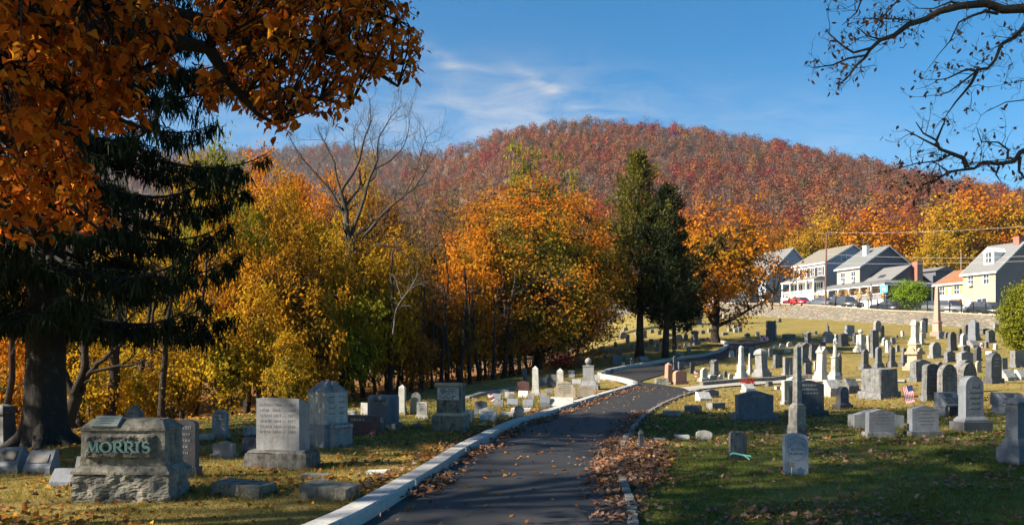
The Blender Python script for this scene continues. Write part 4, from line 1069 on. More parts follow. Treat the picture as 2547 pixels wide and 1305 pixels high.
# rotated block with pyramidal roof and the name on its foot
o, d = root_at('monument', 815, 1112, 50, 'tall block turned on its corner with WEYHENMEYER on its foot', 'monument', .3)
MB().frus(GR, .30, .30, .34, .30, .30).build('base', MATS['granite'], o)
MB().frus(.34, .285, .285, .42, .27, .27).build('plinth', MATS['granite'], o)
MB().frus(.42, .255, .255, .985, .255, .255).bevel(.008).build('die', MATS['marble'], o)
cp = MB().frus(.985, .262, .262, 1.0, .262, .262).frus(1.0, .26, .26, 1.19, .06, .1)
cp.poly_prism([(-.06, 1.0), (.06, 1.0), (.06, 1.1), (0, 1.19), (-.06, 1.1)], -.262, -.02); cp.build('cap', MATS['granite'], o)
st_ = MB().poly_prism([(-.19, GR), (.23, GR), (.23, .36), (.18, .44), (-.14, .44), (-.19, .38)], -.42, -.30).bevel(.01); st_.build('foot', MATS['granite'], o)
bd_ = MB().box(-.20, .24, -.44, -.421, .345, .43); nb = bd_.build('name_band', MATS['darkstone'], o)
put_text('WEYHENMEYER', .068, (.02, -.4415, .387), MATS['whitestone'], o, 'lettering', width=.41, ext=.004, offset=.001)
for i, ln in enumerate(['JOHN  MARY', '1830  1838', 'DIED  DIED', '1901  1907']):
    bar = MB().box(-.17, -.03, -.258, -.2555, .90 - i * .1, .915 - i * .1).box(.05, .18, -.258, -.2555, .90 - i * .1, .915 - i * .1); bar.build('lettering', MATS['incised_soft'], o)
# blue-grey tombstone with cut corners
o, d = root_at('gravestone', 951, 1069, -14, 'blue grey tombstone with cut corners right of the maroon marker', 'gravestone', .25)
MB().frus(GR, .40, .22, .15, .385, .205).rough(.012, 2, 3, 5).build('base', MATS['darkstone'], o)
m_ = MB(); bm = m_.bm
A = [(-.22, -.16), (.22, -.16), (.335, -.04), (.335, .15), (-.335, .15), (-.335, -.04)]
lo = [bm.verts.new((x, y, .15)) for x, y in A]; hi = [bm.verts.new((x, y, .72)) for x, y in A]; tp = [bm.verts.new((x * .85, y * .75 + .02, .76)) for x, y in A]
bm.faces.new(lo[::-1]); bm.faces.new(tp)
for p_, q_ in ((lo, hi), (hi, tp)):
    for i in range(6): bm.faces.new((p_[i], p_[(i + 1) % 6], q_[(i + 1) % 6], q_[i]))
m_.bevel(.006).build('die', MATS['bluegranite'], o)
put_text('HORN', .095, (.0, -.1625, .64), MATS['incised'], o, 'lettering', width=.27, ext=.003, offset=.002)
for i, wd in enumerate((.34, .3, .22)): MB().box(-wd / 2, wd / 2, -.163, -.1605, .50 - i * .07, .514 - i * .07).build('lettering', MATS['incised_soft'], o)
# maroon marker
o, d = root_at('gravestone', 893, 1083, -14, 'maroon granite marker between the turned block and the blue grey tombstone', 'gravestone', .2)
MB().frus(GR, .47, .17, .09, .46, .16).bevel(.01).build('base', MATS['maroon'], o)
MB().poly_prism([(-.40, .09), (.42, .09), (.42, .40), (-.40, .40)], -.12, .12).bevel(.012).build('die', MATS['maroon'], o)
MB().box(-.3, .36, -.124, -.1205, .27, .37).build('name_panel', MATS['blackstone'], o)
[MB().box(x, x + .045, -.1262, -.124, .295, .345).build('lettering', MATS['sandstone'], o) for x in (-.12, -.06, .0, .06, .13)]
# scroll-topped monument with pale plate
o, d = root_at('monument', 1122, 1072, -12, 'tan monument with rolled scroll top and a pale inscribed plate', 'monument', .25)
MB().frus(GR, .355, .27, .33, .35, .265).bevel(.015).build('base', MATS['rockface'], o)
MB().frus(.33, .30, .22, .39, .275, .195).build('plinth', MATS['sandstone'], o)
MB().frus(.39, .27, .19, .96, .265, .185).bevel(.012).build('die', MATS['rockface'], o)
rl = MB().lathe([(.005, -.30), (.05, -.30), (.052, .28), (.005, .285)], 14); rl.xform(Matrix.Translation((-.0, -.175, .985)) @ Matrix.Rotation(R(90), 4, 'Y')); rl.build('scroll', MATS['sandstone'], o)
MB().frus(.96, .285, .17, 1.02, .28, .18, cy=.03).bevel(.02).build('cap', MATS['rockface'], o)
MB().box(-.245, .235, -.215, -.192, .67, .93).bevel(.012).build('plate', MATS['marble'], o)
for i, (a_, b_) in enumerate(((-.17, .17), (-.18, .17), (-.18, .18), (-.05, .05), (-.2, .17), (-.14, .14))):
    x = a_; lt = MB()
    while x < b_ - .012:
        w = rnd.uniform(.014, .03)
        if rnd.random() < .8: lt.box(x, min(x + w, b_), -.2175, -.2152, .886 - i * .036, .906 - i * .036)
        x += w + .008
    lt.build('lettering', MATS['incised'], o)
# veteran's white stone, star on a stick
o, d = root_at('gravestone', 1978, 1179, 2, "white soldier's headstone with a carved shield before the stained column", 'gravestone', .05)
tab(.325, .1, .62, 'seg', GR).build('tablet', MATS['vetmarble'], o)
g = Glyph()
g.st([(-.115, .48), (-.07, .485), (-.04, .505), (0, .525), (.04, .505), (.07, .485), (.115, .48)], .007, .002); g.st([(-.12, .48), (-.125, .3), (-.10, .24), (-.04, .2), (0, .185)], .004, .002); g.st([(.12, .48), (.125, .3), (.10, .24), (.04, .2), (0, .185)], .004, .002)
g.st([(.095 * math.cos(R(a)), .36 + .085 * math.sin(R(a))) for a in range(10, 171, 16)], .004, .002)
g.mb.xform(Matrix.Translation((0, -.0505, 0))); g.mb.build('shield', MATS['incised_soft'], o)
for i, ch in enumerate('ELI C. YOST'):
    if ch == ' ': continue
    a = R(172 - i * 16.4)
    me = text_mesh(ch, .034, .001); me.materials.clear(); lt = link('lettering', me, MATS['incised'], o)
    lt.location = (.111 * math.cos(a), -.0512, .36 + .103 * math.sin(a)); lt.rotation_euler = (R(90), -(a - R(90)) , 0)
put_text('ART. CO. A.', .036, (.0, -.0512, .345), MATS['incised'], o, 'lettering', width=.16, ext=.001)
put_text('PA. HVY. ART.', .036, (.0, -.0512, .283), MATS['incised'], o, 'lettering', width=.2, ext=.001)
vx = o.location.copy()
s_o = tag(empty('star_marker', (vx.x - .083, vx.y - .10, 0), 0), "bronze star on a white stick in front of the soldier's headstone", 'grave star')
MB().tube([(0, 0, -.05), (0, .01, .12)], .006, 6).build('stick', MATS['whitepaint'], s_o)
sm = MB(); pts = [((.052 if i % 2 == 0 else .024) * math.sin(math.pi * i / 5), (.052 if i % 2 == 0 else .024) * math.cos(math.pi * i / 5)) for i in range(10)]
sm.poly_prism([(x, z + .15) for x, z in pts[::-1]], -.004, .006); sm.build('star', MATS['starbronze'], s_o)
# wide grey gravestone with a name
o, d = root_at('gravestone', 1876, 1046, 8, 'wide grey gravestone lettered MOYER in the shade, right lawn', 'gravestone', .2)
MB().frus(GR, .57, .19, .17, .555, .18).bevel(.015).build('base', MATS['bluegranite'], o)
tab(.92, .2, .565, 'serp', .17).build('tablet', MATS['bluegranite'], o)
MB().box(-.21, .33, -.104, -.1005, .55, .65).build('name_panel', MATS['darkstone'], o)
put_text('MOYER', .085, (.06, -.1052, .60), MATS['vetmarble'], o, 'lettering', width=.34, ext=.002)
# --------------------------------------------------------------- ribbon, flags, post, wall
p = ground(1834, 1143)
rb = MB(); w0 = .012
def rib(pts, w=.012):
    for a, b in zip(pts, pts[1:]):
        a = Vector(a); b = Vector(b); rb.quad(a - Vector((0, 0, w)), b - Vector((0, 0, w)), b + Vector((0, 0, w)), a + Vector((0, 0, w)))
rib([(-.125, -.035, .07), (-.12, -.05, .1), (-.08, -.055, .115), (.0, -.055, .10), (.11, -.055, .075)])
rib([(.07, -.06, .09), (.12, -.08, .055), (.16, -.1, .02)]); rib([(.08, -.06, .085), (.15, -.07, .075), (.19, -.08, .07)])
r_ = rb.build('ribbon', MATS['ribbon']); r_.location = (p.x, p.y + .0, float(H(p.x, p.y))); tag(r_, 'mint green ribbon tied round the dark tilted headstone', 'ribbon')
m, nt = newmat('flagcloth')
tc = nd(nt, 'ShaderNodeTexCoord'); sp = nd(nt, 'ShaderNodeSeparateXYZ'); L(nt, tc.outputs['Generated'], sp.inputs[0])
stp = mth(nt, 'GREATER_THAN', mth(nt, 'FRACT', mth(nt, 'MULTIPLY', sp.outputs[2], 6.5)), .5)
c = mixc(nt, stp, (.62, .04, .06), (.78, .76, .74))
can = mth(nt, 'MULTIPLY', mth(nt, 'LESS_THAN', sp.outputs[0], .34), mth(nt, 'GREATER_THAN', sp.outputs[2], .46))
finish(nt, mixc(nt, can, c, (.03, .05, .16)), .8)
def flag(px, py, h, lean, cw, label, yaw=0, droop=.25):
    loc = ground(px, py); o = tag(empty('flag', loc, R(yaw)), label, 'flag')
    top = Vector((lean * h, 0, h)); MB().tube([(0, 0, -.05), top], .007, 5).build('stick', MATS['wood'], o)
    m_ = MB(); n = 8; ch = cw * .62; V = {}
    for i in range(n + 1):
        for j in range(6):
            u = i / n; v = j / 5
            V[i, j] = m_.bm.verts.new((u * cw, .03 * math.sin(u * 9 + v) * u, -v * ch))
    for i in range(n):
        for j in range(5): m_.bm.faces.new((V[i, j], V[i + 1, j], V[i + 1, j + 1], V[i, j + 1]))
    me = m_.mesh('cloth'); c_ = link('cloth', me, MATS['flagcloth'], o)
    c_.location = top; c_.rotation_euler = (0, R(90 * droop * 2.4), 0)
flag(2301, 1015, .72, -.55, .52, 'striped flag leaning behind the right blue grey gravestone', 0, .36)
flag(1217, 1016, .50, .10, .24, 'striped flag among the slant markers left of the road', 0, .26)
flag(1733, 941, .42, .05, .30, 'small flag left of the pale pointed gravestone on steps', 0, .36)
flag(1896, 862, .9, .02, .45, 'left of two little flags by the dark upper road', 0, .34)
flag(1906, 862, .95, .05, .45, 'right of two little flags by the dark upper road', 0, .3)
flag(2443, 881, .7, .03, .4, 'small flag right of the black arched slab near the shrub', 0, .36)
lp = ground(1696, 954); pb = MB().box(-.07, .07, -.07, .07, GR, .28).bevel(.01).build('boundary_post', MATS['whitestone']); pb.location = lp
tag(pb, 'short white post in front of the pink brown arched gravestone', 'post')
A = [gpt(1744, 962), gpt(1800, 957), gpt(1862, 952), gpt(1950, 945), gpt(2060, 943)]
P = resample(A, .8); wl = MB(); rs = []
for i, p in enumerate(P):
    t = (P[min(i + 1, len(P) - 1)] - P[max(i - 1, 0)]).normalized(); n = Vector((-t.y, t.x, 0)); z = float(H(p.x, p.y))
    rs.append([wl.bm.verts.new((p.x + n.x * q, p.y + n.y * q, z + zz)) for q, zz in ((-.1, -.1), (-.1, .22 + .01 * (i % 2)), (.12, .24), (.12, -.1))])
for a, b in zip(rs, rs[1:]):
    for i in range(3): wl.bm.faces.new((a[i], a[i + 1], b[i + 1], b[i]))
wl.bm.faces.new(rs[0]); wl.bm.faces.new(rs[-1])
tag(wl.build('curb_wall', MATS['rockface']), 'low stone curb wall along the far side of the gravel lane', 'wall')
A = [gpt(1160, 992), gpt(1225, 977), gpt(1290, 967)]
P = resample(A, .6); wl = MB(); rs = []
for i, p in enumerate(P):
    t = (P[min(i + 1, len(P) - 1)] - P[max(i - 1, 0)]).normalized(); n = Vector((-t.y, t.x, 0)); z = float(H(p.x, p.y))
    rs.append([wl.bm.verts.new((p.x + n.x * q, p.y + n.y * q, z + zz)) for q, zz in ((-.12, -.1), (-.12, .1), (.12, .1), (.12, -.1))])
for a, b in zip(rs, rs[1:]):
    for i in range(3): wl.bm.faces.new((a[i], a[i + 1], b[i + 1], b[i]))
wl.bm.faces.new(rs[0]); wl.bm.faces.new(rs[-1])
tag(wl.build('stone_coping', MATS['granite']), 'low pale coping at the wood edge behind the slant markers', 'coping')
# ================================================================= trees
def leafmat(name, stops, inner=None, trans=0.42, pos=0.35, val=(0.75, 1.25), innerpos=(0.30, 0.85)):
    """stops: colours picked at random leaf by leaf; inner: second set for leaves with a low tint"""
    m, nt = newmat(name)
    geo = nd(nt, 'ShaderNodeNewGeometry'); r = geo.outputs['Random Per Island']
    a = nd(nt, 'ShaderNodeAttribute', attribute_name='tint')
    big = noise(nt, geo.outputs['Position'], pos, 2, 0.5)
    f = mth(nt, 'ADD', mth(nt, 'MULTIPLY', r, 0.55), mth(nt, 'MULTIPLY', mth(nt, 'SUBTRACT', big, 0.22), 0.8), True)
    k = len(stops)
    c = ramp(nt, [(i / (k - 1), s) for i, s in enumerate(stops)], f).outputs[0]
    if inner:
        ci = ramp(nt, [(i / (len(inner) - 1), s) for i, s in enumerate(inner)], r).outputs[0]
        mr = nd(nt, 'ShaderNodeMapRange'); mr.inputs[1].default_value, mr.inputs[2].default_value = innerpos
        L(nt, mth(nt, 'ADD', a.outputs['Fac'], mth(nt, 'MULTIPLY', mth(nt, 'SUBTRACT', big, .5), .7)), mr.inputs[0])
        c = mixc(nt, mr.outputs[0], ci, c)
    r2 = mth(nt, 'FRACT', mth(nt, 'MULTIPLY', r, 37.7))
    hs = nd(nt, 'ShaderNodeHueSaturation'); L(nt, mth(nt, 'ADD', mth(nt, 'MULTIPLY', r2, val[1] - val[0]), val[0]), hs.inputs['Value']); L(nt, c, hs.inputs['Color'])
    d = nd(nt, 'ShaderNodeBsdfDiffuse'); t = nd(nt, 'ShaderNodeBsdfTranslucent'); o = nd(nt, 'ShaderNodeOutputMaterial'); mx = nd(nt, 'ShaderNodeMixShader')
    L(nt, hs.outputs[0], d.inputs[0]); L(nt, hs.outputs[0], t.inputs[0]); mx.inputs[0].default_value = trans
    L(nt, d.outputs[0], mx.inputs[1]); L(nt, t.outputs[0], mx.inputs[2]); L(nt, mx.outputs[0], o.inputs[0])
    return m
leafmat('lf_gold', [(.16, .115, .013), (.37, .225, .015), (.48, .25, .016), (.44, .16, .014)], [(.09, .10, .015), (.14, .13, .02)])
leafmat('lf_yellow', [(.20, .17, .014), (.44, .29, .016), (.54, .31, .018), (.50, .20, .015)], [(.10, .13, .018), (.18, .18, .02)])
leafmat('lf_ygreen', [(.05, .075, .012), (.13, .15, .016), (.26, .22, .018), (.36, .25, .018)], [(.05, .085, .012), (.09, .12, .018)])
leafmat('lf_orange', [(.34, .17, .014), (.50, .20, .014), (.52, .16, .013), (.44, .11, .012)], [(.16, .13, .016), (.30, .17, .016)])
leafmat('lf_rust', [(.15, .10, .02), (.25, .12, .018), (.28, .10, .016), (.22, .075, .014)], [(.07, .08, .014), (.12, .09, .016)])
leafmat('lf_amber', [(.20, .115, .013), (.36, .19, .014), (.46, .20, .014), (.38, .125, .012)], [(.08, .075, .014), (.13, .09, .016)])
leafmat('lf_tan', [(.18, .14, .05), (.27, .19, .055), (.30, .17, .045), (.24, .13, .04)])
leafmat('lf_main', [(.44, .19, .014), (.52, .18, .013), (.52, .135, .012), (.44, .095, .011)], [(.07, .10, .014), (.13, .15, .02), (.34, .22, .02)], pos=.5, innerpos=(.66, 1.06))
leafmat('lf_cedar', [(.04, .05, .013), (.08, .085, .017), (.145, .125, .022), (.20, .14, .026)], None, .25, .4)
leafmat('lf_cedarshade', [(.013, .02, .010), (.024, .032, .013), (.042, .046, .016)], None, .15, .4)  # darker copy of the cedar greens, shade put into the colour
leafmat('lf_spruce', [(.008, .013, .008), (.014, .022, .011), (.030, .038, .018), (.05, .055, .028)], None, .1, .8)
leafmat('lf_hickory', [(.50, .13, .013), (.56, .145, .013), (.42, .08, .011), (.60, .24, .02), (.48, .10, .013)], None, .6, 1.6, (.45, 1.45))
leafmat('lf_dead', [(.14, .065, .035), (.20, .10, .055), (.10, .05, .03)], None, .3, .8)
leafmat('lf_shrub', [(.075, .092, .011), (.14, .15, .012), (.21, .195, .016)], None, .25, 1.5)
leafmat('lf_green', [(.09, .15, .015), (.16, .24, .02), (.22, .28, .025)], None, .35, 1.0)
leafmat('lf_purple', [(.045, .022, .03), (.075, .035, .04), (.05, .03, .03)], None, .2, 1.0)
leafmat('lf_red', [(.20, .025, .02), (.30, .04, .03), (.14, .02, .02)], None, .3, 1.0)
def barkmat(name, a, b, sc=6.0):
    m, nt = newmat(name)
    v, rn, ov = obj_vec(nt)
    mp = nd(nt, 'ShaderNodeMapping'); mp.inputs['Scale'].default_value = (sc * 2.2, sc * 2.2, sc * .5); L(nt, v, mp.inputs[0])
    n = noise(nt, mp.outputs[0], 1.0, 6, .7, .5)
    c = mixc(nt, n, a, b)
    lich = ramp(nt, [(.58, (0, 0, 0)), (.68, (1, 1, 1))], noise(nt, v, 5, 5, .7)).outputs[0]
    c = mixc(nt, mth(nt, 'MULTIPLY', lich, .25), c, (.20, .21, .18))
    finish(nt, c, .95, n, .9, .04, spec=.1)
barkmat('bark', (.018, .014, .011), (.055, .044, .034))
barkmat('bark_grey', (.035, .029, .024), (.095, .08, .065))
barkmat('bark_spruce', (.016, .013, .011), (.055, .048, .042), 4)
barkmat('bark_pale', (.10, .085, .07), (.19, .165, .14))

def lumps(D, seed):
    g = np.random.default_rng(seed); s = np.zeros(len(D))
    for fq, am in ((2.2, .5), (4.5, .35), (8, .2)):
        for _ in range(3):
            k = g.normal(size=3) * fq; s += am * np.sin(D @ k + g.uniform(0, 6.3)) / 3 * 1.6
    return s
def tree_geo(seed, h, r, base=.25, n_tips=260, per=40, leaf=.20, blob=.42, trunk=.2, n_limbs=7, shape='egg', lump=.28, surf=.45, lshape='kite', twig=True, droop=.25, aspect=.62, spread=1.0, core=0):
    g = np.random.default_rng(seed)
    zc = h * (1 + base) / 2; a = h * (1 - base) / 2
    D = unit(g.normal(size=(n_tips, 3))); rad = g.random(n_tips) ** surf
    rad2 = rad * (1 + lump * lumps(D, seed + 5))
    T = D * rad2[:, None]
    z = np.clip(T[:, 2], -1.15, 1.15)
    if shape == 'egg': w = r * (1 - .22 * z)
    elif shape == 'dome': w = r * np.where(z > 0, 1.0, 1.0 - .1 * z)
    elif shape == 'cone':
        zz = g.random(n_tips) ** 1.35; ang = g.uniform(0, 2 * math.pi, n_tips); q = (1 - zz) ** 1.0
        rr = g.random(n_tips) ** .5 * (1 + lump * lumps(np.stack([np.cos(ang), np.sin(ang), zz * 3], 1), seed + 3)) * np.where(zz < .12, .55 + zz * 3.7, 1)
        T = np.stack([np.cos(ang) * rr * q, np.sin(ang) * rr * q, zz * 2 - 1], 1); z = T[:, 2]; w = r; rad = rr
    elif shape == 'vase': w = r * (.55 + .4 * (z + 1) / 2 * 1.2)
    tips = np.stack([T[:, 0] * w, T[:, 1] * w, zc + T[:, 2] * a], 1)
    S = Segs()
    # trunk
    th = h * (.92 if shape == 'cone' else .80); n = 9
    tz = np.linspace(-.4, th, n); wob = np.cumsum(g.normal(size=(n, 2)) * h * .008, 0); wob -= wob[0]
    tp = np.stack([wob[:, 0], wob[:, 1], tz], 1)
    tr = trunk * (1 - .88 * np.linspace(0, 1, n) ** 1.1); tr[0] *= 1.45; tr[1] *= 1.05
    S.path(tp, tr, 8)
    if shape == 'cone':
        base_pts = np.stack([np.interp(tips[:, 2] - .05 * h, tz, tp[:, 0]), np.interp(tips[:, 2] - .05 * h, tz, tp[:, 1]), np.clip(tips[:, 2] - .04 * h, .1, th)], 1)
        sel = g.random(n_tips) < .35
        S.segs(base_pts[sel], tips[sel], .035 * h / 12, .008, 3)
    else:
        far = [int(np.argmax(rad2))]
        for _ in range(n_limbs - 1):
            dd = np.min(np.linalg.norm(tips[:, None] - tips[far][None], axis=2), 1); far.append(int(np.argmax(dd)))
        A = tips[far]; own = np.argmin(np.linalg.norm(tips[:, None] - A[None], axis=2), 1)
        for k in range(n_limbs):
            mem = np.where(own == k)[0]
            if len(mem) < 2: continue
            c = tips[mem].mean(0); e = c * .45 + A[k] * .55
            hz = math.hypot(e[0], e[1])
            z0 = min(max(e[2] - hz * .9 - .1 * h, h * max(.12, base * .75)), th * .92)
            p0 = np.array([np.interp(z0, tz, tp[:, 0]), np.interp(z0, tz, tp[:, 1]), z0])
            u = np.linspace(0, 1, 8)[:, None]
            ctl = p0 * .45 + e * .55 + np.array([0, 0, -.04 * h]) + g.normal(size=3) * .03 * h
            lp = (1 - u) ** 2 * p0 + 2 * u * (1 - u) * ctl + u ** 2 * e + g.normal(size=(8, 3)) * .008 * h * np.sin(np.pi * u)
            S.path(lp, trunk * .5 * (1 - .85 * np.linspace(0, 1, 8)), 6)
            if twig:
                dist = np.linalg.norm(tips[mem][:, None] - lp[None, 2:], axis=2) + np.maximum(0, lp[None, 2:, 2] - tips[mem][:, None, 2]) * .8
                bi = 2 + np.argmin(dist, 1)
                # two-piece twigs with a kink
                mid = lp[bi] * .5 + tips[mem] * .5 + g.normal(size=(len(mem), 3)) * .05 * np.linalg.norm(tips[mem] - lp[bi], axis=1)[:, None] + np.array([0, 0, -.015 * h])
                S.segs(lp[bi], mid, trunk * .13, trunk * .08, 4); S.segs(mid, tips[mem], trunk * .08, trunk * .03, 3)
                for _ in range(2):
                    e2 = tips[mem] + g.normal(size=(len(mem), 3)) * blob * .8
                    S.segs(mid * .4 + tips[mem] * .6, e2, trunk * .05, trunk * .015, 3)
    LV = Leaves()
    if per:
        C = np.repeat(tips, per, 0) + g.normal(size=(n_tips * per, 3)) * blob * np.array([1, 1, .62]) * spread
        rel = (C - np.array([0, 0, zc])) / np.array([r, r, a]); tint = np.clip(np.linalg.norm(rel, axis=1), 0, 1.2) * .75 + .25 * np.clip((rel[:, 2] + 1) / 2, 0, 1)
        if shape == 'cone':
            out = unit(np.stack([C[:, 0], C[:, 1], np.full(len(C), .5)], 1)); Dd = unit(out * .8 + np.array([0, 0, .7]) + g.normal(size=C.shape) * .5); N = unit(g.normal(size=C.shape) * .7 + out)
        else:
            N = unit(g.normal(size=C.shape) * .5 + np.array([0, 0, .55]) + unit(rel) * .8)
            Dd = np.cross(N, unit(g.normal(size=C.shape))) + np.array([0, 0, -droop]) + g.normal(size=C.shape) * .2
        ll = leaf * g.uniform(.65, 1.3, len(C))
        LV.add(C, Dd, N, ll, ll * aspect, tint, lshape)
        return S, LV
    return S, None
def place_tree(name, S, LV, bark, lf, loc, label, cat='tree', group=None, rz=0.0):
    o = tag(empty(name, loc, rz), label, cat, group)
    link('trunk', S.mesh('trunk'), MATS[bark], o)
    if LV is not None: link('crown', LV.mesh('crown'), MATS[lf], o)
    return o
PROTO = {}
def proto(key, **kw):
    S, LV = tree_geo(**kw)
    PROTO[key] = (S.mesh('trunk_' + key), LV.mesh('crown_' + key) if LV else None, kw['h'], kw['r'])
proto('m0', seed=1, h=12, r=4.2, base=.22, n_tips=300, per=36, leaf=.29, blob=.45, trunk=.2, lump=.42)
proto('m1', seed=2, h=12, r=4.2, base=.18, n_tips=300, per=36, leaf=.29, blob=.48, trunk=.19, n_limbs=8, lump=.42)
proto('m2', seed=3, h=12, r=4.2, base=.28, n_tips=260, per=36, leaf=.29, blob=.42, trunk=.2, shape='dome', lump=.42)
proto('u0', seed=4, h=6, r=3.2, base=.12, n_tips=170, per=24, leaf=.27, blob=.36, trunk=.09, n_limbs=6, lump=.4)
proto('u1', seed=5, h=6, r=3.2, base=.05, n_tips=170, per=24, leaf=.27, blob=.34, trunk=.08, n_limbs=6, lump=.45, shape='dome')
proto('s0', seed=6, h=12, r=4.0, base=.25, n_tips=420, per=5, leaf=.17, blob=.5, trunk=.15, n_limbs=9, lump=.3)
proto('s1', seed=8, h=12, r=4.0, base=.2, n_tips=420, per=7, leaf=.17, blob=.5, trunk=.14, n_limbs=9, lump=.3)
proto('y0', seed=9, h=12, r=2.6, base=.3, n_tips=120, per=14, leaf=.36, blob=.40, trunk=.16, n_limbs=6, shape='vase', lump=.45)
proto('t0', seed=10, h=12, r=4.6, base=.1, n_tips=230, per=36, leaf=.34, blob=.6, trunk=.25, n_limbs=7, shape='dome', lump=.35)
proto('t1', seed=12, h=12, r=4.6, base=.1, n_tips=230, per=36, leaf=.36, blob=.6, trunk=.25, n_limbs=7, lump=.35)
proto('h0', seed=14, h=20, r=4.6, base=.48, n_tips=112, per=40, leaf=.24, blob=.36, trunk=.24, n_limbs=7, shape='dome', lump=.5, surf=.6)
proto('h1', seed=15, h=20, r=4.6, base=.45, n_tips=104, per=40, leaf=.24, blob=.36, trunk=.24, n_limbs=7, lump=.5, surf=.6)
def inst_tree(name, key, lf, loc, h, r, label, group=None, rz=None, bark='bark'):
    tm, cm, h0, r0 = PROTO[key]
    o = tag(empty(name, loc, rnd.uniform(0, 6.28) if rz is None else rz), label, 'tree', group)
    o.scale = (r / r0, r / r0, h / h0)
    for nm, me, mt in (('trunk', tm, bark), ('crown', cm, lf)):
        if me is None: continue
        c = bpy.data.objects.new(nm, me); COL.objects.link(c); c.parent = o
        if not me.materials: me.materials.append(None)
        c.material_slots[0].link = 'OBJECT'; c.material_slots[0].material = MATS[mt]
    return o
def tree_at(px, d, ytop, wpx, lf, key, label, name='maple_tree', group=None, z=None, bark='bark'):
    X = (px - CX) / F * d; z0 = float(H(X, d)) if z is None else z
    zt = EYE + (YH - ytop) / F * d
    return inst_tree(name, key, 'lf_' + lf, (X, d, z0 - .1), zt - z0, wpx * d / F / 2 * 1.05, label, group, bark=bark)
WG = 'trees of the wood left of the road'
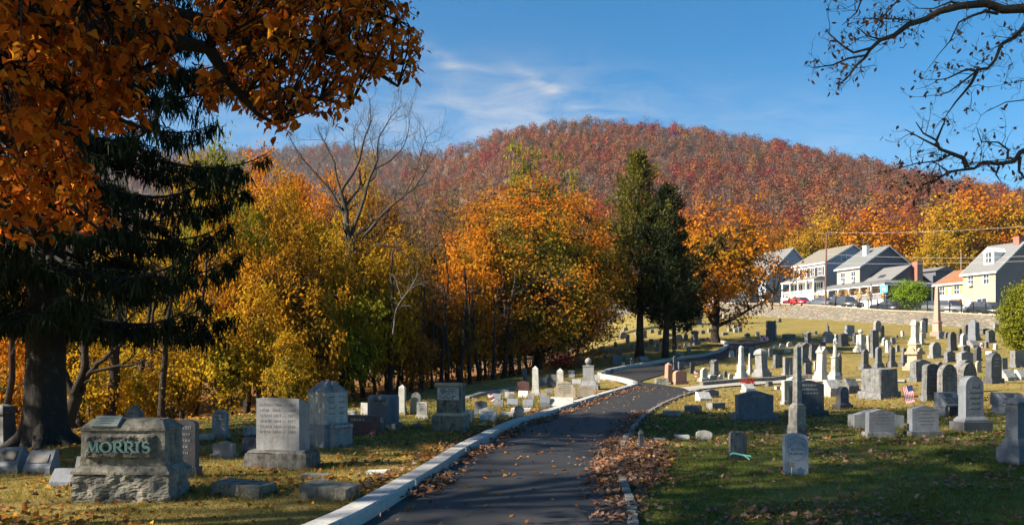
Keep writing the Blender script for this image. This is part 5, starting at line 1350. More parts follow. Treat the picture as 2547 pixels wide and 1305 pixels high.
for row in [
 (560, 34, 325, 190, 'ygreen', 'm0', 'tall yellow green tree rising beside the dark spruce tips'),
 (480, 40, 400, 200, 'gold', 'm1', 'gold tree seen in gaps behind the dark spruce boughs'),
 (645, 42, 400, 170, 'orange', 'm2', 'orange crowned tree at the wood top right of the yellow green one'),
 (735, 47, 392, 180, 'orange', 'm0', 'orange tree behind the left forks of the bare tree'),
 (700, 36, 470, 190, 'gold', 'm1', 'gold tree between the spruce tips and the bare tree'),
 (610, 30, 520, 180, 'ygreen', 'm2', 'olive tree just right of the middle spruce boughs'),
 (825, 45, 436, 150, 'orange', 'm1', 'orange tree behind the fork of the bare tree'),
 (785, 34, 505, 190, 'yellow', 'm0', 'bright yellow tree left of the bare tree trunk'),
 (908, 52, 410, 110, 'gold', 'm2', 'small gold crown poking up right of the bare tree fork'),
 (880, 40, 530, 180, 'gold', 'm1', 'gold tree directly behind the bare tree trunk'),
 (960, 50, 455, 130, 'rust', 'm0', 'rust tree behind the right limbs of the bare tree'),
 (990, 60, 432, 150, 'tan', 's1', 'thin tan tree behind the right limb tips of the bare tree', ),
 (1065, 64, 412, 170, 'tan', 's0', 'nearly bare tan tree between the bare tree and the great orange maple'),
 (1135, 66, 425, 150, 'tan', 's1', 'thin leafed tan tree touching the great orange maple'),
 (1110, 54, 490, 160, 'tan', 's0', 'grey twiggy tree in front of the tan ones left of the great maple'),
 (1020, 50, 520, 160, 'tan', 's1', 'grey twiggy tree right of the bare tree trunk'),
 (1000, 42, 590, 150, 'gold', 'm2', 'gold tree under the right limb of the bare tree'),
 (1055, 46, 650, 140, 'rust', 's1', 'dark rust thin tree at the middle of the wood'),
 (930, 33, 650, 180, 'gold', 'u0', 'gold understory tree right of the bare tree foot'),
 (760, 28, 690, 200, 'amber', 'u1', 'amber understory tree left of the bare tree foot'),
 (655, 26, 715, 180, 'gold', 'u0', 'gold understory tree right of the lowest spruce boughs'),
 (850, 30, 730, 190, 'ygreen', 'u1', 'yellow green understory tree in front of the bare tree foot'),
 (1000, 35, 745, 160, 'rust', 'u0', 'rust understory tree behind the scroll topped monument'),
 (1095, 42, 735, 150, 'rust', 'u1', 'rust understory tree left of the great maple foot'),
 (690, 33, 440, 150, 'amber', 'm2', 'amber tree left of the bare tree among the tall wood crowns'),
 (740, 31, 560, 170, 'amber', 'm1', 'amber tree in front of the wood left of the bare tree'),
 (640, 28, 600, 170, 'amber', 'm0', 'amber tree hanging over the understory right of the spruce tips'),
 (830, 32, 600, 150, 'gold', 'm2', 'gold tree close in front of the bare tree trunk, upper left'),
 (900, 35, 600, 150, 'amber', 'm1', 'amber tree close right of the bare tree trunk'),
 (960, 38, 650, 150, 'amber', 'm0', 'amber tree below the long right limb of the bare tree'),
 (560, 29, 480, 150, 'amber', 'm1', 'amber tree in the gap at the spruce bough tips'),
 (1050, 44, 740, 130, 'amber', 'u1', 'amber thicket left of the low orange tree'),
 (560, 25, 790, 190, 'yellow', 'u0', 'yellow understory tree behind the carved scroll topped stone'),
 (470, 31, 640, 200, 'gold', 'm0', 'gold tree behind the lower spruce boughs'),
 (380, 36, 560, 210, 'yellow', 'm1', 'yellow tree behind the middle of the spruce'),
 (280, 38, 600, 220, 'yellow', 'm2', 'yellow tree behind the spruce right of its trunk'),
 (180, 35, 640, 220, 'yellow', 'm0', 'yellow tree close right of the spruce trunk'),
 (60, 35, 640, 240, 'orange', 'm1', 'orange tree behind the spruce trunk at the left edge'),
 (-70, 30, 600, 260, 'yellow', 'm2', 'yellow tree at the left edge of the picture'),
 (330, 26, 850, 170, 'yellow', 'u1', 'low yellow tree behind the big rock faced monument'),
 (225, 24, 850, 170, 'yellow', 'u0', 'low yellow tree between the spruce trunk and the big rock faced monument'),
 (430, 25, 860, 150, 'gold', 'u1', 'low gold tree above the tall black weathered slab'),
 (10, 25, 850, 190, 'orange', 'u0', 'low orange tree at the left edge behind the banded monument'),
 (720, 24, 830, 130, 'gold', 'u0', 'low gold tree behind the tall inscribed slab'),
 (1195, 46, 560, 150, 'orange', 'm2', 'orange tree joined to the left side of the great maple'),
 (1165, 43, 640, 150, 'orange', 'u1', 'low orange tree at the left foot of the great maple'),
 (1255, 45, 790, 130, 'rust', 'u0', 'low dull tree in front of the great maple trunk'),
 (1440, 62, 700, 190, 'rust', 'm1', 'dull orange tree behind the right side of the great maple')]:
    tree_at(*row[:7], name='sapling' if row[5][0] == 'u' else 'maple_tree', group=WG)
for px, d, yt, w, lf, key, lb in [(930, 62, 640, 170, 'rust', 'u0', 'rust thicket tree deep in the wood behind the bare tree foot'), (1010, 66, 660, 160, 'gold', 'u1', 'gold thicket tree deep in the wood right of the dead sapling'), (1085, 68, 650, 160, 'rust', 'u0', 'dark rust thicket tree deep in the wood'),
   (1150, 64, 660, 140, 'gold', 'u1', 'dull gold thicket tree deep behind the low orange tree'), (1230, 68, 640, 160, 'rust', 'u0', 'rust thicket tree left behind the great maple'), (1310, 70, 640, 160, 'rust', 'u1', 'rust thicket tree behind the great maple trunk'), (850, 60, 640, 170, 'gold', 'u0', 'gold thicket tree deep behind the bare tree'), (760, 52, 640, 170, 'rust', 'u1', 'rust thicket tree left of the bare tree, deep in the wood'), (660, 48, 640, 180, 'gold', 'u0', 'gold thicket tree deep in the wood beyond the spruce tips'),
   (980, 52, 760, 140, 'rust', 'u1', 'low rust thicket behind the slender shaft'), (1060, 54, 770, 140, 'rust', 'u0', 'low rust thicket behind the scroll topped monument'), (1140, 56, 770, 140, 'gold', 'u1', 'low dull thicket left of the dark red stone'), (1215, 58, 770, 130, 'rust', 'u0', 'low rust thicket above the dark red stone')]:
    tree_at(px, d, yt, w, lf, key, lb, 'thicket_tree', WG)
for X, Y, h, lb in [(-1.5, 60, 14.0, 'tall dull tree added unseen behind the left of the great maple for shade'), (2.5, 66, 14.0, 'tall dull tree added unseen behind the right of the great maple for shade')]:  # unseen trees added so their shadow darkens the grave rows to the right
    inst_tree('maple_tree', 'm0', 'lf_rust', (X, Y, float(H(X, Y)) - .1), h, 5.0, lb, WG)
# trees placed out of view on the left to shade the foreground
for X, Y, h, r, lf, key in [(-15, 3.5, 25, 5.0, 'gold', 'h0'), (-20, 9.5, 24, 4.2, 'gold', 'h1'), (-15.5, -3.5, 24, 5.2, 'orange', 'h1'), (-23, -1, 26, 5.4, 'gold', 'h0'), (-24, -9, 26, 5.4, 'gold', 'h1'), (-11.6, 4.9, 17.5, 3.4, 'gold', 'h0'), (-13.5, 10.4, 8.0, 2.0, 'yellow', 'm0')]:
    inst_tree('maple_tree', key, 'lf_' + lf, (X, Y, float(H(X, Y)) - .1), h, r, 'autumn tree placed out of view beyond the left edge to shade the foreground', 'shade trees placed beyond the left edge')
# slim trunks along the wood edge
gsl = np.random.default_rng(77)
def pole(px, d, h, w, lean, lf=None):
    X = (px - CX) / F * d; z0 = float(H(X, d)); S = Segs(); n = 9
    zz = np.linspace(-.3, h, n); wob = np.cumsum(gsl.normal(size=(n, 2)) * .06, 0); wob -= wob[0]
    P = np.stack([wob[:, 0] + lean * zz, wob[:, 1], zz], 1); S.path(P, w * (1 - .75 * np.linspace(0, 1, n)) * np.r_[1.4, np.ones(n - 1)], 7)
    for _ in range(9):
        t = gsl.uniform(.3, .95); i = min(int(t * (n - 1)), n - 2); p = P[i] + (P[i + 1] - P[i]) * (t * (n - 1) - i)
        a = gsl.uniform(0, 6.28); l = gsl.uniform(.5, 1.5); e = p + np.array([math.cos(a) * l, math.sin(a) * l, gsl.uniform(.3, 1.1)])
        m_ = (p + e) / 2 + gsl.normal(size=3) * .08
        S.segs(p, m_, w * .22, w * .14, 4); S.segs(m_, e, w * .14, w * .05, 3)
        for _ in range(2): S.segs(m_, m_ + (e - m_) * .6 + gsl.normal(size=3) * .35, w * .1, w * .03, 3)
    o = link('tree_trunk', S.mesh('tree_trunk'), MATS['bark'])
    o.location = (X, d, z0)
    return tag(o, 'slim dark tree trunk standing in the shade of the wood edge', 'tree trunk', 'slim trunks along the wood edge')
for px, d, h, w in [(405, 24, 6, .12), (485, 27, 6, .12), (452, 30, 6, .10), (575, 29, 5, .08), (612, 30, 6, .13), (690, 30, 5, .10), (742, 28, 5, .10), (770, 31, 6, .13), (838, 33, 5.5, .12), (880, 34, 5.5, .08),
   (905, 35, 6, .12), (935, 36, 5, .07), (968, 33, 6, .14), (990, 37, 5, .09), (1020, 36, 5, .10), (1048, 38, 5.5, .12), (1075, 37, 5, .08), (1098, 39, 6, .12), (1120, 38, 5, .08), (1142, 41, 6, .15), (1168, 40, 5, .10), (1190, 42, 5.5, .12), (1205, 44, 5, .09), (1228, 42, 5, .12), (1252, 44, 6, .16), (1275, 45, 6, .18), (1290, 47, 5, .11), (1312, 46, 5, .10),
   (200, 24, 6, .15), (245, 26, 7, .17), (268, 24, 7, .2), (300, 28, 6, .1), (330, 27, 6, .12), (360, 29, 6, .11), (10, 24, 7, .13)]:
    pole(px, d, h, w, gsl.uniform(-.13, .13))
# forked tree right of the spruce trunk
S = Segs(); d = 19.0
def pth(S, pts, r0, r1, n=7, dd=d, jit=.0, seed=1):
    P = np.array([at(x, y, dd + (q[2] if len(q) > 2 else 0)) for q in pts for x, y in [q[:2]]])
    S.path(P, np.linspace(r0, r1, len(P)), n); return P
def limb_tree(name, d, limbs, bark, label, base_px, lf=None, twig=(3, .6, .012), leafn=0, leafs=.1, seed=5, loc=None, drop=0.0, up=.5, gen=2, cat='tree'):
    """limbs: list of (points in picture px [+ depth offset], r0, r1); twigs grow from them"""
    g = np.random.default_rng(seed); S = Segs(); X0 = (base_px - CX) / F * d; o0 = np.array([X0, d, float(H(X0, d))]) if loc is None else np.array(loc)
    ends = []
    def twigs(P, rr, level, k, ln):
        seg = np.linalg.norm(np.diff(P, axis=0), axis=1).sum()
        for _ in range(max(1, int(seg * k))):
            t = g.uniform(.15, 1) ** .8; f = t * (len(P) - 1); i = min(int(f), len(P) - 2); p = P[i] + (P[i + 1] - P[i]) * (f - i)
            dr = unit(P[i + 1] - P[i]); a = unit(dr * .7 + g.normal(size=3) * .65 + np.array([0, 0, up - drop]))
            l = ln * g.uniform(.4, 1.1); n = 4
            Q = [p]
            for q in range(n):
                a = unit(a + g.normal(size=3) * .28 + np.array([0, 0, .08 * up])); Q.append(Q[-1] + a * l / n)
            Q = np.array(Q); S.path(Q, np.linspace(rr, rr * .35, n + 1), 4 if level == 0 else 3)
            if level < gen - 1: twigs(Q, rr * .55, level + 1, k * 1.7, ln * .5)
            ends.append(Q[-1]); ends.append(Q[-2])
    for pts, r0, r1 in limbs:
        P = np.array([at(q[0], q[1], d + (q[2] if len(q) > 2 else 0)) for q in pts])
        if len(P) > 2:
            P = np.array([tuple(v) for v in resample([Vector(p) for p in P], max(.15, np.linalg.norm(P[-1] - P[0]) / 14))])
            P[1:-1] += g.normal(size=(len(P) - 2, 3)) * r0 * .25
        S.path(P - o0, np.linspace(r0, r1, len(P)), 7)
        if twig: 
            S0 = S; 
            twigs(P - o0, max(r1 * .8, twig[2]), 0, twig[0], twig[1])
    o = tag(empty(name, o0), label, cat)
    link('trunk', S.mesh('trunk'), MATS[bark], o)
    if leafn and ends:
        E = np.array(ends); idx = g.integers(0, len(E), leafn); C = E[idx] + g.normal(size=(leafn, 3)) * .03
        LV = Leaves(); LV.add(C, g.normal(size=(leafn, 3)) + np.array([0, 0, -.9]), g.normal(size=(leafn, 3)), leafs * g.uniform(.7, 1.3, leafn), leafs * .5, .5, 'ovate')
        link('leaves', LV.mesh('leaves'), MATS[lf], o)
    return o
limb_tree('forked_tree', 19.0, [([(168, 1130), (172, 1050), (180, 990), (184, 975)], .19, .15), ([(184, 980), (160, 930), (140, 905), (130, 860), (150, 800), (165, 750)], .10, .04), ([(184, 980), (205, 930), (212, 850), (205, 780), (225, 700)], .10, .04),
    ([(200, 955), (235, 915), (270, 880), (310, 850), (340, 835)], .075, .03), ([(225, 925), (280, 912), (330, 905), (365, 895)], .05, .02), ([(150, 800), (140, 760), (145, 700)], .05, .02), ([(214, 860), (240, 820), (250, 760)], .05, .02)],
    'bark', 'dark forked tree against yellow leaves right of the spruce trunk', 168, twig=(1.2, .9, .014), seed=3)
limb_tree('bare_tree', 38.0, [([(860, 1010), (862, 900), (866, 760), (868, 710), (872, 650), (872, 607), (866, 560), (862, 531)], 0.234, 0.119), ([(862, 531), (848, 476)], 0.125, 0.091), ([(858, 535), (838, 500), (817, 469), (790, 438), (769, 414), (740, 376), (715, 330)], 0.086, 0.017),
    ([(848, 476), (838, 440), (834, 420), (825, 390), (800, 340), (790, 310)], 0.070, 0.014), ([(850, 474), (872, 441), (893, 400), (905, 350), (922, 300), (918, 245)], 0.078, 0.013), ([(893, 400), (880, 350), (885, 310)], 0.039, 0.010),
    ([(872, 590), (893, 531), (907, 497), (917, 452), (931, 420), (938, 395), (945, 340), (972, 292), (1000, 262)], 0.101, 0.014), ([(931, 420), (965, 403), (1000, 370), (1015, 330), (1020, 292)], 0.047, 0.010), ([(917, 452), (935, 435), (930, 380), (915, 330)], 0.039, 0.010),
    ([(876, 645), (893, 603), (921, 572), (958, 527), (1003, 490), (1031, 465), (1055, 430), (1072, 403), (1090, 375)], 0.101, 0.013), ([(1003, 490), (1030, 440), (1045, 390), (1062, 340)], 0.039, 0.010), ([(1031, 465), (1060, 455), (1085, 440)], 0.031, 0.008),
    ([(874, 625), (900, 613), (927, 610), (979, 613), (1010, 635), (1030, 665)], 0.070, 0.014), ([(868, 690), (890, 665), (912, 630), (925, 590), (922, 560)], 0.055, 0.014), ([(866, 600), (835, 580), (795, 555), (770, 535)], 0.039, 0.010), ([(958, 527), (990, 520), (1020, 530)], 0.031, 0.008), ([(979, 613), (1010, 590), (1050, 570), (1075, 575)], 0.031, 0.008),
    ([(862, 668), (840, 655), (815, 640)], 0.031, 0.008)],
    'bark_grey', 'large bare tree with grey forking limbs above the wood', 860, twig=(2.4, 1.7, .012), seed=8, up=.55, gen=3)
limb_tree('dead_sapling', 30.0, [([(978, 830), (985, 770), (1000, 745), (1017, 722), (1030, 700), (1040, 680)], .035, .012), ([(1000, 745), (985, 700), (975, 680), (970, 700)], .02, .008), ([(1017, 722), (1045, 705), (1062, 715)], .02, .006), ([(985, 770), (1000, 760), (1025, 762)], .02, .006), ([(990, 680), (1010, 690), (1020, 660)], .015, .005)],
    'bark_pale', 'small pale dead sapling with twisted twigs in the dark of the wood', 978, twig=(4, .5, .007), seed=4)
# great orange maple
X, d = 1.55, 50.0
S, LV = tree_geo(21, 11.5, 5.9, base=.07, n_tips=800, per=64, leaf=.18, blob=.40, trunk=.32, n_limbs=12, shape='dome', lump=.24, surf=.36)
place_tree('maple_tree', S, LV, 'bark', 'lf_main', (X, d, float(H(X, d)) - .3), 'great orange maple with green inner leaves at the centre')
S, LV = tree_geo(33, 11.9, 6.0, base=.16, n_tips=420, per=30, leaf=.30, blob=.46, trunk=.36, n_limbs=7, shape='dome', lump=.36, surf=.42)
p = ground(1782, 851)
place_tree('maple_tree', S, LV, 'bark', 'lf_orange', (p.x, p.y, p.z - .1), 'orange maple with forked dark trunk below the houses')
# two tall cedars
def cedar_geo(seed, h, r, base, nbr, trunk, dens=26, leaf=.26, lean=0.0):
    g = np.random.default_rng(seed); S = Segs(); LV = Leaves()
    tz = np.linspace(-.4, h * .97, 12); tp = np.stack([lean * tz + np.cumsum(g.normal(size=12)) * .03, np.cumsum(g.normal(size=12)) * .03, tz], 1)
    S.path(tp, trunk * (1 - .93 * np.linspace(0, 1, 12)) * np.r_[1.5, np.ones(11)], 9)
    for b in range(nbr):
        u = (b + g.random()) / nbr; z = h * (base + (1 - base) * u); a = b * 2.4 + g.normal() * .5
        env = r * (1 - u) ** .85 * (.55 + .45 * min(1, u * 5)) + .16
        ln = env * g.uniform(.45, 1.12) * (1.25 if g.random() < .12 else 1)
        p0 = np.array([np.interp(z, tz, tp[:, 0]), np.interp(z, tz, tp[:, 1]), z]); rise = g.uniform(.05, .55) + .5 * u
        t = np.linspace(0, 1, 6)[:, None]; dr = np.array([math.cos(a), math.sin(a), 0])
        P = p0 + dr * ln * t + np.array([0, 0, 1.0]) * (rise * ln * t ** 1.6 - .10 * ln * np.sin(t * 3.1)) + g.normal(size=(6, 3)) * .03 * ln * t
        S.path(P, np.linspace(.05 * (1 - u) + .015, .008, 6), 4)
        k = max(5, int(ln * 7)); tt = g.uniform(.25, 1.04, k); f = np.clip(tt, 0, .999) * 5; ii = f.astype(int); C0 = P[ii] + (P[np.minimum(ii + 1, 5)] - P[ii]) * (f - ii)[:, None] + g.normal(size=(k, 3)) * np.array([.16, .16, .10]) * (1 + ln * .18)
        C = np.repeat(C0, dens, 0) + g.normal(size=(k * dens, 3)) * np.array([.13, .13, .15])
        D = dr * .7 + np.array([0, 0, .75]) + g.normal(size=C.shape) * .45
        LV.add(C, D, g.normal(size=C.shape) * .6 + dr + np.array([0, 0, .3]), leaf * g.uniform(.5, 1.2, len(C)), .085, np.clip(tt.repeat(dens), 0, 1), 'kite')
    return S, LV
p = ground(1575, 888)
S, LV = cedar_geo(41, 14.0, 4.1, .22, 92, .30, 20, .30)
place_tree('cedar_tree', S, LV, 'bark', 'lf_cedar', (p.x + .5, p.y, p.z - .1), 'tall olive green cedar with the highest tip', 'tree')
p = ground(1623, 891)
S, LV = cedar_geo(42, 11.5, 4.1, .24, 84, .26, 20, .30, lean=.02)
place_tree('cedar_tree', S, LV, 'bark', 'lf_cedarshade', (p.x + 1.0, p.y + .6, p.z - .1), 'shorter cedar in shaded dark green right of the tallest one', 'tree')
p = ground(1690, 872)
S, LV = cedar_geo(43, 8.5, 3.0, .2, 70, .2)
place_tree('cedar_tree', S, LV, 'bark', 'lf_cedarshade', (p.x, p.y + 2, p.z - .1), 'low dark cedar between the tall cedars and the orange maple', 'tree')
# thin yellow trees behind the great maple
for px, yt, w, k in [(1287, 325, 75, 1), (1352, 340, 110, 2), (1412, 395, 80, 3), (1205, 428, 130, 4)]:
    tree_at(px, 92, yt, w, 'ygreen' if k < 4 else 'tan', 'y0' if k < 4 else 's1', ['', 'left thin yellow green tree above the great maple', 'tallest middle thin yellow green tree above the great maple', 'right thin yellow green tree above the great maple', 'tan tree at the left shoulder of the great maple'][k], 'poplar_tree', bark='bark_grey')
# evergreen shrub, red shrubs
p = ground(2584, 884)
S, LV = tree_geo(51, 5.2, 2.05, base=.0, n_tips=900, per=26, leaf=.15, blob=.2, trunk=.12, n_limbs=5, shape='dome', lump=.08, surf=.22, aspect=.5, droop=-.6)
place_tree('evergreen_shrub', S, LV, 'bark', 'lf_shrub', (p.x, p.y + .6, p.z - .1), 'large rounded yellow green evergreen shrub at the right edge', 'shrub')
p = ground(1866, 961)
S, LV = tree_geo(52, .42, .36, base=.0, n_tips=50, per=12, leaf=.06, blob=.06, trunk=.01, n_limbs=4, shape='dome', lump=.1)
place_tree('flowering_plant', S, LV, 'bark', 'lf_red', (p.x, p.y + .3, p.z), 'clump of dark red flowers behind a pale square marker', 'plant')
p = ground(1398, 920)
S, LV = tree_geo(53, 1.2, .9, base=.0, n_tips=90, per=12, leaf=.12, blob=.16, trunk=.02, n_limbs=4, shape='dome', lump=.3)
place_tree('red_shrub', S, LV, 'bark', 'lf_red', (p.x, p.y + .3, p.z), 'dark red shrub in the shade above the second pointed shaft', 'shrub')

# ----------------------------------------------------------------- spruce
g = np.random.default_rng(61)
sx, sy = -8.6, 14.5; sz = float(H(sx, sy)); Hs = 24.0
S = Segs(); n = 16
zz = np.array([-.3, .0, .15, .4, .8, 1.4, 2.2, 3.2, 5, 7, 9, 12, 15, 18, 21, Hs]); rr = np.array([.56, .47, .43, .39, .355, .335, .32, .31, .285, .26, .24, .2, .16, .12, .08, .03])
S.path(np.stack([zz * 0 + .012 * zz, zz * 0, zz], 1), rr, 16)
for a in (0.2, 1.4, 2.6, 3.9, 5.1, 5.9):          # root flares
    S.path(np.array([[.2 * math.cos(a), .2 * math.sin(a), .45], [.36 * math.cos(a), .36 * math.sin(a), .14], [.6 * math.cos(a), .6 * math.sin(a), -.0], [.85 * math.cos(a), .85 * math.sin(a), -.12]]), [.17, .15, .10, .05], 8)
LV = Leaves(); BR = Segs()
z = 2.7
while z < Hs - .6:
    near = z < 11
    a0 = g.uniform(0, 6.28)
    for bi in range(9 if near else 5):
        a = a0 + bi * 6.283 / (9 if near else 5) + g.normal() * .16; ln = float(np.interp(z, [2.7, 5.6, 7.5, 11, Hs], [4.35, 4.3, 3.7, 3.5, .4])) * g.uniform(.68, 1.06)
        if z < 3.4: ln *= .85
        m = 14; u = np.linspace(0, 1, m); pr = .26
        hz = u * ln; vz = -pr * ln * (1.5 * u - .35 * u ** 2 - .75 * u ** 3) * 1.0 + .10 * ln * u ** 4
        az = a + .12 * np.sin(u * 3 + g.uniform(0, 6)) 
        P = np.stack([np.cos(az) * hz + .012 * z, np.sin(az) * hz, z + vz + g.normal() * .10], 1)
        BR.path(P, np.linspace(.045, .008, m) * (ln / 4 + .2), 5)
        # side branchlets with hanging strands
        k = int((42 if near else 18) * ln / 4)
        t = g.uniform(.12, 1, k); f = t * (m - 1); i = np.minimum(f.astype(int), m - 2); B0 = P[i] + (P[i + 1] - P[i]) * (f - i)[:, None]
        side = np.where(g.random(k) < .5, 1, -1); sl = (1.15 * (1 - t) ** .6 + .22) * g.uniform(.5, 1.1, k)
        fa = a + side * g.uniform(.7, 1.25, k)
        B1 = B0 + np.stack([np.cos(fa) * sl, np.sin(fa) * sl, -.22 * sl + g.normal(size=k) * .05], 1)
        BR.segs(B0, B1, .011, .004, 3)
        q = 16 if near else 8
        tt = g.random((k, q)); C = (B0[:, None] + (B1 - B0)[:, None] * tt[..., None]).reshape(-1, 3)
        dn = np.array([0, 0, -1.0]) + g.normal(size=C.shape) * .28
        ll = g.uniform(.10, .40, len(C)) * (1 if near else 1.5)
        LV.add(C, dn, g.normal(size=C.shape), ll, .034 if near else .06, .5, 'kite', .3)
        # short spiky needles round the branchlets
        C2 = C[::2] + g.normal(size=C[::2].shape) * .03
        LV.add(C2, g.normal(size=C2.shape) + np.array([0, 0, -.2]), g.normal(size=C2.shape), g.uniform(.07, .15, len(C2)), .03, .5, 'tri')
    z += .80 if near else .75
o = tag(empty('spruce_tree', (sx, sy, sz)), 'huge dark drooping spruce with a flared trunk at the left', 'tree')
link('trunk', S.mesh('trunk'), MATS['bark_spruce'], o); link('branches', BR.mesh('branches'), MATS['bark_spruce'], o); link('needles', LV.mesh('needles'), MATS['lf_spruce'], o)

# ----------------------------------------------------------------- orange boughs hanging in from the upper left
def in_poly(pts, x, y):
    c = False; j = len(pts) - 1
    for i in range(len(pts)):
        if (pts[i][1] > y) != (pts[j][1] > y) and x < (pts[j][0] - pts[i][0]) * (y - pts[i][1]) / (pts[j][1] - pts[i][1]) + pts[i][0]: c = not c
        j = i
    return c
PA = [(470, -120), (1010, -120), (985, 0), (1030, 40), (1052, 150), (1030, 190), (1000, 245), (960, 215), (900, 205), (890, 310), (850, 310), (760, 290), (705, 345), (645, 330), (640, 300), (560, 275), (500, 255), (520, 200), (560, 150), (500, 90)]
PB = [(-80, -120), (340, -120), (420, 40), (480, 120), (430, 190), (330, 230), (400, 355), (330, 345), (200, 320), (170, 390), (230, 470), (295, 560), (260, 620), (205, 600), (110, 600), (30, 630), (-80, 640)]
hx, hy = -7.0, 2.6; htop = 12.0; h0 = np.array([hx, hy, float(H(hx, hy))])
g = np.random.default_rng(71); BR = Segs(); LV = Leaves()
BR.path(np.array([[0, 0, -.3], [.05, 0, .5], [.1, .05, 2.5], [.25, .1, 5], [.5, .3, 8], [.8, .5, htop]]), [.42, .33, .29, .25, .18, .05], 12)
def boughs(lines, dens, poly, dr, ncl, seed):
    L_ = []
    for pts in lines:
        P = np.array([tuple(v) for v in resample([at(*q) for q in pts], .12)]) - h0
        P[1:-1] += g.normal(size=(len(P) - 2, 3)) * .008
        st = np.array([.3, .2, max(2.5, min(9.0, P[0][2] - .4))])
        BR.path(np.array([st, (st + P[0]) / 2 + np.array([0, 0, .25]), P[0]]), [.09, .06, .042], 7)
        BR.path(P, np.linspace(.042, .010, len(P)), 6); L_.append(P)
    A = np.concatenate(L_); n = 0; tries = 0
    while n < ncl and tries < ncl * 60:
        tries += 1
        # pick a point near some bough, keep it inside the seen outline
        b = A[g.integers(len(A))] + g.normal(size=3) * np.array([.45, .55, .36]) * dens
        w = b + h0
        if w[1] < 1.6: continue
        px, py = CX + F * w[0] / w[1], YH - F * (w[2] - EYE) / w[1]
        if not in_poly(poly, px, py + 25): continue
        j = np.argmin(np.linalg.norm(A - b, axis=1)); m_ = (A[j] + b) / 2 + np.array([0, 0, .04]) + g.normal(size=3) * .03
        BR.segs(A[j], m_, .009, .006, 3); BR.segs(m_, b, .006, .003, 3)
        k = g.integers(5, 9)
        fan = unit(g.normal(size=(k, 3)) * np.array([1, 1, .45]) + np.array([0, 0, -.75]))
        ll = g.uniform(.045, .098, k)
        C = b + g.normal(size=(k, 3)) * .03
        LV.add(C, fan, g.normal(size=(k, 3)) * .5 + np.array([.1, -.25, .8]), ll, ll * g.uniform(.42, .58, k), .5, 'ovate', .12)
        n += 1
boughs([[(430, -160, 5.2), (560, -20, 5.6), (700, 90, 6.0), (850, 130, 6.2), (1000, 160, 6.4)], [(560, -20, 5.6), (620, 120, 5.6), (700, 220, 5.8), (800, 240, 6.0), (870, 265, 6.1)], [(560, -160, 5.8), (750, -60, 6.2), (900, 20, 6.5), (990, 50, 6.7)],
        [(520, 120, 5.2), (570, 200, 5.3), (640, 280, 5.4), (690, 310, 5.4)], [(850, 130, 6.2), (940, 180, 6.3), (990, 215, 6.3)], [(640, -160, 6.6), (800, -60, 6.9), (960, -40, 7)]], .95, PA, 0, 800, 1)
boughs([[(-200, -150, 4.2), (20, 30, 4.6), (160, 120, 4.9), (300, 190, 5.2), (440, 130, 5.5)], [(-200, 0, 4.2), (0, 150, 4.6), (150, 230, 4.9), (280, 290, 5.1), (370, 325, 5.2)], [(-200, 200, 4.6), (-20, 310, 4.9), (80, 420, 5.2), (170, 500, 5.4), (260, 580, 5.6)],
        [(-200, -260, 4.0), (80, -60, 4.3), (250, 20, 4.6), (360, 60, 4.9)], [(-200, 330, 4.8), (-60, 450, 5), (20, 540, 5.2), (80, 590, 5.2)], [(-200, 100, 5.4), (60, 250, 5.8), (150, 340, 6), (200, 330, 6)]], .95, PB, 0, 760, 2)
o = tag(empty('hickory_tree', h0), 'orange brown leafy boughs hanging into the upper left corner', 'tree')
link('branches', BR.mesh('branches'), MATS['bark'], o); link('leaves', LV.mesh('leaves'), MATS['lf_hickory'], o)

